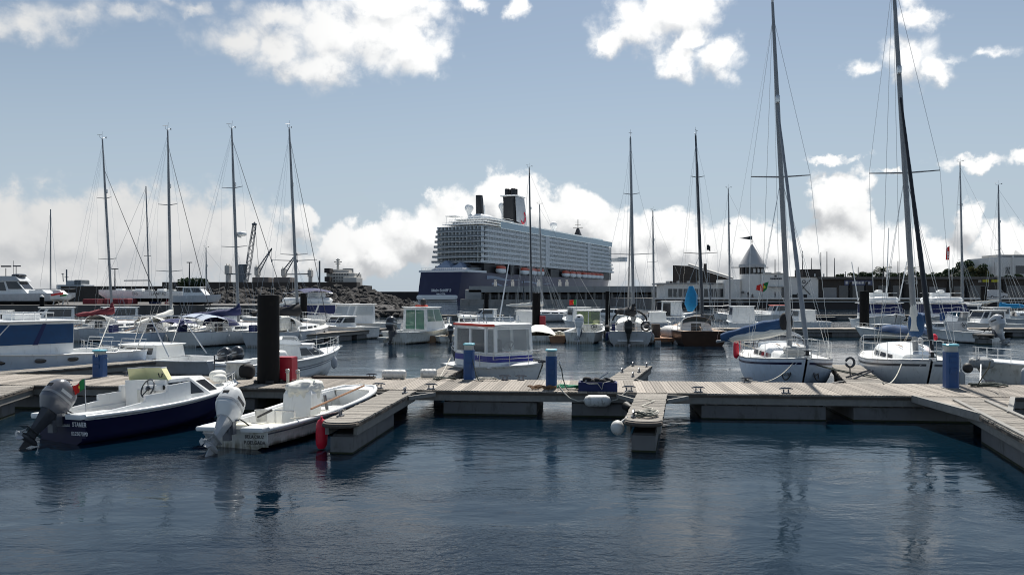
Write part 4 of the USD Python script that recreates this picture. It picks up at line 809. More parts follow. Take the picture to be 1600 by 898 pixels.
# people by the tower
def person(label, px, D, h, sit=False, top='letter_dark', legs='navy_cloth', turn=0.0):
    t = thing('person', label, 'person', (X(px, D), D, QZ+.02), turn); k = h/1.75
    J = {'hip': (0, 0, .92), 'chest': (0, .0, 1.32), 'neck': (0, 0, 1.48)}
    if sit: dz = -.42; kn = lambda s: (s*.11, -.42, .50); an = lambda s: (s*.11, -.40, .08)
    else: dz = 0; kn = lambda s: (s*.10, -.03, .50); an = lambda s: (s*.11+s*.02, .03, .07)
    def sp(p, r): return manifold3d.Manifold.sphere(r*k, 12).translate([float(c*k) for c in p])
    def bone(a, b, ra, rb): return manifold3d.Manifold.batch_hull([sp(a, ra), sp(b, rb)])
    o = lambda p: (p[0], p[1], p[2]+dz)
    body = bone(o((0, 0, .95)), o((0, 0, 1.2)), .15, .16)+bone(o((-.13, 0, 1.36)), o((.13, 0, 1.36)), .10, .10)+bone(o((0, 0, 1.18)), o((0, 0, 1.36)), .16, .14)
    lg = None; ar = None; hd = bone(o((0, 0, 1.42)), o((0, 0, 1.52)), .055, .05)+bone(o((0, -.01, 1.62)), o((0, .01, 1.67)), .085, .095)
    for s in (-1, 1):
        lb = bone(o((s*.09, 0, .92)), kn(s), .095, .065)+bone(kn(s), an(s), .062, .045)+bone(an(s), (an(s)[0], an(s)[1]-.14, .04), .045, .035); body = body+lb
        body = body+bone(o((s*.20, 0, 1.38)), o((s*.25, .02, 1.12)), .058, .045)+bone(o((s*.25, .02, 1.12)), o((s*.23, -.10, .88)), .042, .034)+bone(o((s*.23, -.10, .86)), o((s*.22, -.12, .77)), .038, .025)
    body = body+hd
    obj('body', body.refine_to_length(.05*k), top, t, smooth=60)
    obj('head', MB().blob(np.array(o((0, -.012, 1.63)))*k, np.array((.155, .19, .22))*k, .95, 2).blob(np.array(o((0, -.11, 1.62)))*k, np.array((.03, .04, .05))*k, 1, 1), 'skin', t, smooth=60); obj('hair', MB().blob(np.array(o((0, .03, 1.68)))*k, np.array((.175, .18, .18))*k, .95, 2), 'black_rubber', t, smooth=60)
    obj('trousers', MB().blob(np.array(o((0, 0, .93)))*k, np.array((.33, .25, .24))*k, .8, 2), legs, t, smooth=60)
person('person in dark clothes standing at the foot of the round tower', 1169, 194, 1.75, turn=.3); person('person in dark clothes sitting on the quay edge right of another by the tower', 1175.5, 194, 1.6, True, turn=-.4); person('person in dark clothes standing before the clubhouse door', 1211, 194, 1.7, turn=.8)
solo('bench', MB().box((X(1174, 194.6), 194.7, QZ+.42), (2.4, .45, .06)).box((X(1171, 194.6), 194.7, QZ+.2), (.1, .4, .42)).box((X(1177, 194.6), 194.7, QZ+.2), (.1, .4, .42)), 'wood_raw', 'dark bench on the quay at the foot of the round tower', 'bench')
# flag of the clubhouse, on a pole at the quay edge
t = thing('national_flag', 'red and green flag with yellow emblem flying before the white clubhouse', 'flag', (X(1199, 120), 120, 0)); zz = Z(438, 120)
obj('pole', MB().tube([(-.3, 0, Z(500, 120)), (.25, 0, zz)], [.05, .035], 6), 'alu', t)
def cl(u0, u1, n): return MB().sheet(np.array([[[.2-u*1.75-.25*v, .22*math.sin(u*8+v), zz-.2-.55*u+.0-v*(1.15+.25*math.sin(u*5))-.25*math.sin(v*4)*u] for v in np.linspace(0, 1, 6)] for u in np.linspace(u0, u1, n)]))
obj('green_cloth', cl(0, .4, 5), 'flag_green', t, smooth=True); obj('red_cloth', cl(.4, 1, 7), 'flag_red', t, smooth=True); obj('emblem', MB().blob((-.55, -.08, zz-1.0), (.5, .34, .52), 1, 2), 'flag_yellow', t, smooth=True)

# ================================================================ boats laid up ashore on the left
def ashore_hull(t, pts_bow, L, B, z0, z1, m, keel=None, rz=0, dirn=1, deck='gelcoat', under='antifoul_black', zu=None):
    g, gu = [], []
    for u in np.linspace(0, 1, 14):
        hb = B/2*(.75+.25*math.sin(PI/2*u/.4)) if u < .4 else B/2*(1-((u-.4)/.6)**2.2)+.02
        zt = z1+(.22*(z1-z0))*u**2; x = dirn*(u*L)
        g.append([[x-dirn*(.08*L*u**3), -hb*.93, z0], [x, -hb, (z0+zt)/2], [x, -hb, zt], [x, hb, zt], [x, hb, (z0+zt)/2], [x-dirn*(.08*L*u**3), hb*.93, z0]])
        zz = zu if zu is not None else z0-.5*(z1-z0); gu.append([[x-dirn*(.08*L*u**3), -hb*.93, z0], [x-dirn*(.1*L*u**3), -hb*.6, z0+(zz-z0)*.6*(1-u**4)], [x-dirn*(.1*L*u**3), 0, z0+(zz-z0)*(1-u**4)-.01], [x-dirn*(.1*L*u**3), hb*.6, z0+(zz-z0)*.6*(1-u**4)], [x-dirn*(.08*L*u**3), hb*.93, z0]])
    obj('hull', MB().rings(np.array(g)), m, t, smooth=40); obj('underbody', MB().rings(np.array(gu)), under, t, smooth=50)
YZ = 1.8
D = 108; t = thing('laid_up_yacht', 'white fishing yacht with tall wheelhouse laid up ashore at the far left', 'motor yacht', (X(-28, D), D, 0))
ashore_hull(t, None, 12.6, 3.6, Z(470, D), Z(459.5, D), 'gelcoat_grey', zu=Z(480, D), dirn=1)
def loft(t, name, x0, x1, w, z0, z1, fs, m, bs=0.0):
    lo = [(x0, -w/2), (x1, -w/2*.9), (x1, w/2*.9), (x0, w/2)]; hi = [(x0+bs, -w/2*.92), (x1-fs, -w/2*.8), (x1-fs, w/2*.8), (x0+bs, w/2*.92)]
    A = [np.array([*p, z0]) for p in lo]; C = [np.array([*p, z1]) for p in hi]; return obj(name, MB().rings(np.array([A, C])), m, t), [(A[i], A[(i+1) % 4], C[(i+1) % 4], C[i]) for i in range(4)]
c, q = loft(t, 'wheelhouse', 2.7, 7.0, 2.8, Z(460, D), Z(439, D), 1.6, 'gelcoat'); obj('window', MB().panel(q[0], .10, .28, .36, .92, .03), 'window_dark', c); obj('window', MB().panel(q[0], .46, .40, .96, .95, .03), 'window_dark', c); obj('window', MB().panel(q[1], .08, .4, .92, .92, .03), 'window_dark', c)
c2, q2 = loft(t, 'flybridge', 2.6, 5.9, 2.9, Z(439, D), Z(431.5, D), .7, 'gelcoat_grey'); loft(t, 'fore_cabin', 6.9, 9.6, 2.2, Z(460, D), Z(453, D), 1.0, 'gelcoat')
fr = MB().tube([(3.2, 0, Z(432, D)), (3.2, 0, Z(419, D))], .05, 5).tube([(2.6, 0, Z(416, D)), (3.9, 0, Z(416, D))], .12, 6).tube([(4.6, 0, Z(432, D)), (4.6, 0, Z(416, D))], .045, 5).tube([(4.2, 0, Z(415.6, D)), (5.2, 0, Z(415.6, D))], .09, 6).tube([(3.9, .5, Z(432, D)), (3.9, .5, Z(407, D))], .03, 5).tube([(2.4, -.6, Z(432, D)), (2.4, -.6, Z(420, D))], .07, 5)
obj('aerial_mast', fr, 'mast_dark', t); obj('fly_screen', MB().blob((5.0, 0, Z(430.5, D)), (1.4, 2.2, .5), .8, 2), 'window_dark', t)
for x in (1.2, 5, 9): obj('cradle', MB().bar((x, -1.4, YZ), (x, -.7, Z(472, D)), .18).bar((x, 1.4, YZ), (x, .7, Z(472, D)), .18).box((x, 0, YZ+.15), (.3, 3.0, .25)), 'beam_wood', t)
pul = MB().tube([(7.5, -1.5, Z(452, D)), (11.5, -.8, Z(451, D)), (12.6, 0, Z(450.5, D)), (11.5, .8, Z(451, D))], .03, 5); obj('bow_rail', pul, 'steel', t)
D = 104; t = thing('laid_up_motorboat', 'small white motorboat with red and green stripes ashore right of the yacht', 'motorboat', (X(83, D), D, 0)); ashore_hull(t, None, 2.4, 1.7, Z(467, D), Z(461, D), 'gelcoat', under='fender_white', zu=Z(471, D)); obj('stripe', MB().box((1.0, -.86, Z(459.5, D)), (1.6, .04, .22), (0, -.15, 0)), 'flag_red', t); obj('stripe', MB().box((1.6, -.80, Z(461.5, D)), (1.2, .04, .2), (0, -.12, 0)), 'flag_green', t); loft(t, 'cuddy', .3, 1.8, 1.3, Z(461, D), Z(453.5, D), .7, 'gelcoat')
for x in (.4, 1.6): obj('cradle', MB().bar((x, -.7, YZ), (x, -.4, Z(469, D)), .12).bar((x, .7, YZ), (x, .4, Z(469, D)), .12), 'cargo_cream', t)
D = 116; t = thing('racing_yacht', 'long low white racing yacht standing on its deep blue keel ashore', 'sailing boat', (X(290, D), D, 0)); ashore_hull(t, None, 12.6, 3.4, Z(466, D), Z(455, D), 'gelcoat', dirn=-1, zu=Z(471, D))
obj('keel', MB().rings(np.array([[[-4.4-a, b, z] for a, b in ((-w, 0), (-w*.4, .2), (w*.5, .16), (w, 0), (w*.5, -.16), (-w*.4, -.2))] for z, w in ((Z(467, D), 1.0), (Z(476, D), .85), (Z(481, D), .8))])), 'antifoul_blue', t); text('TRANSATLANTIC', .42, 'letter_dark', t, (-4.6, -1.66, Z(458.7, D)), (1, 0, 0), (0, 0, 1), .03, bold=False)
for i, x in enumerate((-2, -3.4, -5.2, -6.6, -8, -9.4)): obj('deck_box', MB().slab([(x-.5, -.5), (x+.5, -.5), (x+.5, .5), (x-.5, .5)], Z(455, D), Z(452, D)+.1*(i % 2), .3, .9), 'gelcoat' if i % 2 else 'grey_cloth', t)
ml = lambda px, py: (X(px, D)-X(290, D), 0, Z(py, D)); obj('mast', MB().tube([ml(233, 455), ml(228, 291)], [.13, .08], 8), 'alu_grey', t); obj('spreader', MB().tube([ml(230-5, 400), ml(236, 400)], .05, 5), 'alu_grey', t); obj('boom', MB().tube([ml(233, 438), ml(194, 438.5)], .10, 6), 'alu_grey', t); obj('rigging', MB().tube([ml(228, 293), ml(205, 454)], .02, 4).tube([ml(228, 293), ml(160, 452)], .02, 4).tube([ml(228, 310), ml(236, 400), ml(237, 455)], .02, 4), 'steel', t)
for x in (-2.2, -8.5): obj('cradle', MB().bar((x, -1.7, YZ), (x, -.9, Z(467, D)), .14).bar((x, 1.7, YZ), (x, .9, Z(467, D)), .14).box((x, 0, YZ+.1), (.25, 3.4, .2)), 'red_paint', t)
D = 102; t = thing('laid_up_cruiser', 'white cruiser with raised wheelhouse ashore before the boulders', 'motorboat', (X(273, D), D, 0)); ashore_hull(t, None, 5.9, 2.3, Z(472, D), Z(462, D), 'gelcoat_grey', zu=Z(476, D)); c, q = loft(t, 'wheelhouse', 1.4, 4.3, 2.0, Z(462, D), Z(449, D), .9, 'gelcoat'); obj('window', MB().panel(q[0], .08, .42, .40, .90, .03), 'window_dark', c); obj('window', MB().panel(q[0], .5, .42, .94, .90, .03), 'window_dark', c); obj('roof', MB().slab([(.6, -1.1), (3.6, -.95), (3.6, .95), (.6, 1.1)], Z(449, D), Z(447.6, D)), 'gelcoat', t)
for x in (1.0, 4.2): obj('cradle', MB().bar((x, -1.0, YZ), (x, -.5, Z(473, D)), .12).bar((x, 1.0, YZ), (x, .5, Z(473, D)), .12), 'beam_wood', t)
# boatyard clutter ashore
solo('shed', MB().slab([(X(168, 113), 112), (X(205, 113), 112), (X(205, 113), 115), (X(168, 113), 115)], YZ, Z(466, 113), .1, .97), 'red_cloth', 'dark red shed wall in the boatyard under the racing yacht', 'shed'); solo('container', MB().slab([(X(138, 114), 112.5), (X(160, 114), 112.5), (X(160, 114), 116), (X(138, 114), 116)], YZ, Z(467, 114), .05, .99), 'red_cloth', 'dark red container behind the white-capped pile', 'container')
solo('hedge', leaves(900, clumps([(X(px, 155), 155, Z(441, 155), 1.0) for px in range(286, 322, 4)]), .2, .45), 'leaf_dark', 'dark bush on the wall end above the laid-up cruiser', 'bush')
t = thing('far_sailing_boat', 'far sailing boat mast with thin rigging at the far left, hull behind the yacht', 'sailing boat', (X(82, 118), 118, 0)); ashore_hull(t, None, 6.0, 2.2, Z(461, 118), Z(452, 118), 'gelcoat', dirn=-1); D = 118; ml = lambda px, py: (X(px, D)-X(82, D), 0, Z(py, D)); obj('mast', MB().tube([ml(79, 452), ml(79, 327)], [.11, .07], 8), 'alu_grey', t); obj('rigging', MB().tube([ml(79, 330), ml(62, 452)], .02, 4).tube([ml(79, 330), ml(90, 452)], .02, 4), 'steel', t)
for x in (-1.5, -4.5): obj('cradle', MB().bar((x, -1.1, YZ), (x, -.6, Z(464, D)), .12).bar((x, 1.1, YZ), (x, .6, Z(464, D)), .12), 'beam_wood', t)
# ================================================================ boats: hulls and fittings
class Hull:
    """A hull from stern (x 0) to bow (x L), waterline at z 0. Chine hulls for motor boats, round ones for sailing boats."""
    def __init__(s, L, B, fs, fb, draft=.25, tr=.85, tm=.4, p=2.2, flare=.82, rake=.12, srake=0.0, rnd=False, n=22, dip=.04, nose=.03, chine=.06):
        s.L, s.B, s.fs, s.fb, s.draft, s.tr, s.tm, s.p, s.flare, s.rake, s.srake, s.rnd, s.n, s.dip, s.nose, s.chine = L, B, fs, fb, draft, tr, tm, p, flare, rake, srake, rnd, n, dip, nose, chine
        s.m = 12
    def hb(s, t): return s.B/2*(s.tr+(1-s.tr)*math.sin(PI/2*t/s.tm)) if t < s.tm else s.B/2*max(1-((t-s.tm)/(1-s.tm))**s.p, 0)+s.nose*((t-s.tm)/(1-s.tm))**4
    def zs(s, t): return s.fs+(s.fb-s.fs)*t**1.7-s.dip*math.sin(PI*t)
    def section(s, t):
        h, z = s.hb(t), s.zs(t); k = max(1-t**3.2, .02); u = np.linspace(0, 1, s.m)
        if s.rnd:
            a = u*PI/2; y = h*np.sin(a)**.62; zz = -s.draft*k+(z+s.draft*k)*(1-np.cos(a)**.85)
        else:
            ck = s.chine+.45*s.fb*t**2.5; fl = s.flare*(1-.25*t**3)
            y = np.interp(u, [0, .45, 1], [0, h*fl, h]); zz = np.interp(u, [0, .45, 1], [-s.draft*k, ck-.02, z])
            y = y+np.where(u > .45, -.03*h*np.sin((u-.45)/.55*PI)*(1+2*t), 0)
        x = t*s.L-s.rake*s.L*t**3*np.clip(1-(zz/z), 0, 1.25)**1.1+s.srake*(1-t)**3*np.clip(zz/z, -1, 1)
        return np.c_[x, y, zz]
    def at(s, t, z):
        q = s.section(t); return np.array([np.interp(z, q[:, 2], q[:, k]) for k in (0, 1)]+[z])
    def sheer(s, t): return s.section(t)[-1]
    def half(s, t, sgn): q = s.section(t).copy(); q[:, 1] *= sgn; return q
    def shell(s):
        ts = 1-(1-np.linspace(0, 1, s.n))**1.25
        g = []
        for t in ts:
            a = s.section(t); g.append(np.vstack([a[::-1]*[1, 1, 1], (a*[1, -1, 1])[1:]]))
        b = MB().sheet(np.array(g)); q = g[0]; c = q.mean(0); k = len(q)
        vv = np.vstack([q, c]); ff = np.array([[k, i, i+1] for i in range(k-1)]+[[k, k-1, 0]])
        if np.cross(vv[ff[:, 1]]-vv[ff[:, 0]], vv[ff[:, 2]]-vv[ff[:, 0]])[:, 0].sum() > 0: ff = ff[:, ::-1]
        b.add(vv, ff); return b
    def band(s, t0, t1, za, zb, off=.004, n=18):
        b = MB()
        for sg in (-1, 1):
            g = []
            for t in np.linspace(t0, t1, n):
                lo, hi = (za(t) if callable(za) else za), (zb(t) if callable(zb) else zb)
                row = []
                for z in np.linspace(lo, hi, 4):
                    q = s.at(t, z); q[1] += off; q[1] *= sg; row.append(q)
                g.append(row)
            b.sheet(np.array(g))
        return b
    def edge(s, t0, t1, sg, off=.0, up=0.0, n=20):
        return np.array([s.sheer(t)*[1, sg, 1]+[0, sg*off, up] for t in np.linspace(t0, t1, n)])
    def rail_loop(s, t0, off, up, n=18):
        a = s.edge(t0, 1, 1, off, up, n); b = s.edge(t0, 1, -1, off, up, n); return np.vstack([a, b[::-1]])
    def deck(s, t0, t1, camber=.05, inset=.0, dz=0.0, n=16):
        g = []
        for t in np.linspace(t0, t1, n):
            q = s.sheer(t); h = max(q[1]-inset, .005); g.append([[q[0], h*u, q[2]+dz+camber*(1-u*u)] for u in np.linspace(-1, 1, 7)])
        return MB().sheet(np.array(g))
    def well(s, t0, t1, zf, rim=.14, close=True, n=14, taper=0.9):
        """Side decks, inner walls and floor of an open cockpit."""
        ts = np.linspace(t0, t1, n); rimb, wall, floor = MB(), MB(), MB(); fl = []
        for sg in (-1, 1):
            o, i, lo = [], [], []
            for t in ts:
                q = s.sheer(t); w = min(rim, q[1]*.6); o.append([q[0], sg*q[1], q[2]+.002]); i.append([q[0]-(.0 if t < .9 else w*.4), sg*(q[1]-w), q[2]+.012]); lo.append([q[0]-(.0 if t < .9 else w*.6), sg*(q[1]-w)*taper, zf])
            rimb.sheet(np.array([o, i])); wall.sheet(np.array([i, lo])); fl.append(lo)
        floor.sheet(np.array([fl[0], fl[1]]))
        if close:
            for k in (0, -1):
                t = ts[k]; q = s.sheer(t); w = min(rim, q[1]*.6)
                wall.sheet(np.array([[[q[0], -(q[1]-w), q[2]+.012], [q[0], q[1]-w, q[2]+.012]], [[q[0], -(q[1]-w)*taper, zf], [q[0], (q[1]-w)*taper, zf]]]))
        return rimb, wall, floor
def boat(name, label, S, hd, h, cat='motorboat', group=None, heel=0.0, trim=0.0, sink=0.0):
    """hd: compass-like direction of the bow as (x, y); S: the middle of the stern on the water."""
    t = thing(name, label, cat, (S[0], S[1], -sink), math.atan2(hd[1], hd[0]), group, rx=heel, ry=trim); t.h = h if False else None
    return t
def outboard(t, at, m='dark_plastic', tilt=0.0, steer=0.0, s=1.0, band='engine_silver', legm=None, low=None):
    """Outboard motor: cowling with its parts; at is the top of the transom; the boat's aft is -x."""
    R = rot(0, 0, steer) @ rot(0, tilt, 0)
    legm = legm or m
    aa = np.arange(20)/20*2*PI; ca, sa = np.sign(np.cos(aa))*np.abs(np.cos(aa))**.7, np.sign(np.sin(aa))*np.abs(np.sin(aa))**.7
    cw = MB().rings(np.array([np.c_[cx+lx*ca, wy*sa*(1-.16*ca), z+.05*ca*(z > .5)*-1] for cx, lx, wy, z in ((-.26, .21, .14, .03), (-.27, .27, .17, .12), (-.28, .325, .205, .22), (-.285, .335, .21, .24), (-.285, .34, .215, .27), (-.28, .345, .215, .42), (-.27, .335, .205, .54), (-.25, .30, .18, .63), (-.23, .22, .13, .69), (-.22, .10, .06, .715))]))
    o = obj('outboard_motor', cw.xf(R*s, at), m, t, smooth=40)
    obj('cowling_band', MB().rings(np.array([np.c_[-.285+.347*ca, .222*sa*(1-.16*ca), np.full(20, z)] for z in (.33, .34, .37, .38)])).xf(R*s, at), band, o, smooth=40)
    lg = MB().rings(np.array([[[cx+a*wx, b*wy, z] for a, b in ((1, 0), (.6, .8), (-.6, .8), (-1, 0), (-.6, -.8), (.6, -.8))] for cx, wx, wy, z in ((-.26, .22, .15, .06), (-.27, .19, .125, -.08), (-.28, .145, .085, -.28), (-.30, .115, .06, -.48), (-.30, .12, .05, -.60))]))
    obj('leg', lg.xf(R*s, at), legm, o, smooth=40)
    obj('cavitation_plate', MB().slab([(-.58, -.13), (-.16, -.10), (-.08, 0), (-.16, .10), (-.58, .13)], -.505, -.485).xf(R*s, at), legm, o)
    gc = MB().tube([(-.06, 0, -.66), (-.14, 0, -.66), (-.30, 0, -.66), (-.42, 0, -.66), (-.50, 0, -.66)], [.01, .055, .075, .07, .045], 10); gc.tri([(-.16, 0, -.70), (-.36, 0, -.70), (-.36, 0, -.92), (-.28, 0, -.90)], .022)
    obj('gearcase', gc.xf(R*s, at), low or legm, o, smooth=40)
    pr = MB()
    for k in range(3):
        a = k*2*PI/3; c, q = math.cos(a), math.sin(a)
        def f(x, r, w): return (x, r*c-w*q, r*q+w*c)
        pr.tri([f(-.50, .04, -.02), f(-.47, .12, -.07), f(-.52, .17, 0), f(-.56, .12, .06), f(-.54, .04, .02)], .012)
    pr.tube([(-.47, 0, -.66), (-.60, 0, -.66)], [.045, .025], 8); pr.v = [v if i == 3 else v+[0, 0, -.66] for i, v in enumerate(pr.v)]
    obj('propeller', pr.xf(R*s, at), 'engine_silver', o)
    hs = MB().tube([(-.02, .07, .16), (.14, .10, .24), (.30, .14, .10), (.40, .2, -.02)], .022, 6).tube([(-.02, -.06, .14), (.12, -.08, .20), (.30, -.14, .08), (.42, -.2, -.04)], .015, 6)
    obj('control_cables', hs.xf(rot(0, 0, steer)*s, at), 'black_rubber', o, smooth=60)
    for sg in (-1, 1): obj('cowling_decal', MB().box((-.30, sg*.207, .47), (.30, .02, .07), (sg*.10, 0, sg*-.05)).xf(R*s, at), 'letter_dark' if m.startswith('engine') else 'engine_silver', o)
    obj('rear_grip', MB().box((-.605, 0, .50), (.03, .14, .07)).xf(R*s, at), 'black_rubber', o)
    bk = MB().box((-.05, 0, .02), (.12, .26, .30)); bk.box((-.13, 0, -.12), (.10, .16, .26)); bk.tube([(-.02, -.13, .16), (.02, -.2, .16)], .018, 6)
    obj('bracket', bk.xf(rot(0, 0, steer)*s, at), 'grey_plastic', o)
    return o
def tubes(t, name, lines, r=.0125, m='steel', n=5, parent=None):
    b = MB()
    for l in lines: b.tube(l, r, n)
    return obj(name, b, m, t, smooth=40)
def pulpit(t, h, t0, hgt=.55, inset=.06, m='steel', r=.0095, posts=(.0, .5, 1), mid=True, name='bow_rail'):
    top = h.rail_loop(t0, -inset, hgt, 12); b = MB(); b.tube(top, r, 5)
    if mid: b.tube(h.rail_loop(t0, -inset, hgt*.5, 12), r*.8, 5)
    for sg in (-1, 1):
        for k in posts:
            q = h.sheer(min(t0+(1-t0)*k, .985))*[1, sg, 1]+[0, -sg*inset, 0]; b.tube([q, q+[0, 0, hgt]], r, 5)
    return obj(name, b, m, t, smooth=40)
def house(t, x0, x1, w, z0, z1, fs=.3, bs=.0, inn=.06, fr=.8, ch=.25, m='gelcoat', name='cabin'):
    """A cabin with sloping front; returns its part and side quads: right, front-right, front, front-left, left, back."""
    lo = [(x0, -w/2), (x1-ch, -w/2), (x1, -w/2*fr), (x1, w/2*fr), (x1-ch, w/2), (x0, w/2)]
    hi = [(x0+bs, -w/2+inn), (x1-ch-fs, -w/2+inn), (x1-fs, -(w/2-inn)*fr), (x1-fs, (w/2-inn)*fr), (x1-ch-fs, w/2-inn), (x0+bs, w/2-inn)]
    A = [np.array([*p, z0]) for p in lo]; C = [np.array([*p, z1]) for p in hi]
    o = obj(name, MB().rings(np.array([A, C])), m, t)
    return o, [(A[i], A[(i+1) % 6], C[(i+1) % 6], C[i]) for i in range(6)], hi
def windows(o, quads, spec, m='window_dark', name='window', frame=None):
    for qi, u0, v0, u1, v1 in spec:
        if frame: obj('window_frame', MB().panel(quads[qi], u0-.02, v0-.04, u1+.02, v1+.04, .010), frame, o)
        obj(name, MB().panel(quads[qi], u0, v0, u1, v1, .016), m, o)
def roof(t, hi, z, thick=.07, over=.08, m='gelcoat', front=.12, name='roof'):
    c = np.mean(hi, 0); p = [(c[0]+(x-c[0])*(1+over)+(front if x > c[0] else 0), c[1]+(y-c[1])*(1+over)) for x, y in hi]
    return obj(name, MB().slab(p, z, z+thick, .3, .97), m, t, smooth=50)
def frame_glass(t, quads, spec, pane='pane', m='gelcoat', w=.045, name='window'):
    """Open window openings: pillars and rails round panes of real glass."""
    for qi, u0, v0, u1, v1 in spec:
        a, b, c, d = quads[qi]
        def at(u, v): return (a*(1-u)+b*u)*(1-v)+(d*(1-u)+c*u)*v
        f = MB()
        for p, q in (((u0, v0), (u1, v0)), ((u0, v1), (u1, v1)), ((u0, v0), (u0, v1)), ((u1, v0), (u1, v1))): f.bar(at(*p), at(*q), w)
        o = obj(name+'_frame', f, m, t); obj(name, MB().panel(quads[qi], u0, v0, u1, v1, .004, .002), pane, o)
def fender(t, at, r=.11, l=.5, m='fender_white', name='fender', rope=.25):
    x, y, z = at
    o = obj(name, MB().lathe([(.02, z-l/2), (r*.75, z-l/2+.05), (r, z-l/2+.13), (r, z+l/2-.13), (r*.75, z+l/2-.05), (.03, z+l/2), (.025, z+l/2+.05)], 12, (x, y, 0)), m, t, smooth=60)
    obj('fender_rope', MB().tube([(x, y, z+l/2), (x, y, z+l/2+rope)], .009, 5), 'rope', o); return o
def flag(t, base, h, kind='portugal', lean=(0, 0), w=.5, d=(-1, 0), hang=.35, thick=.02):
    """Staff with a cloth in folds; d is the way the cloth blows (local x, y)."""
    base = np.array(base, float); top = base+[lean[0], lean[1], h]; o = obj('flag_staff', MB().tube([base, top], [thick, thick*.6], 6), 'alu', t)
    def cloth(f0, f1, m):
        g = []
        for u in np.linspace(f0, f1, 8):
            x = np.array([d[0], d[1], 0])*w*u; sway = np.array([-d[1], d[0], 0])*.10*w*math.sin(u*7)
            g.append([top+x+sway*(1.2-v)+[0, 0, -v*w*.66-hang*u*w] for v in np.linspace(0, 1, 4)])
        return obj('flag_cloth', MB().sheet(np.array(g)), m, o, smooth=True)
    if kind == 'portugal':
        cloth(0, .42, 'flag_green'); cloth(.42, 1, 'flag_red')
        g = np.array([d[0], d[1], 0])*w*.42; c = top+g+[0, 0, -.33*w-hang*.42*w]; obj('flag_emblem', MB().blob(c, (w*.2, .03, w*.22), 1, 1, (0, 0, math.atan2(d[1], d[0]))), 'flag_yellow', o)
    else: cloth(0, 1, kind)
    return o
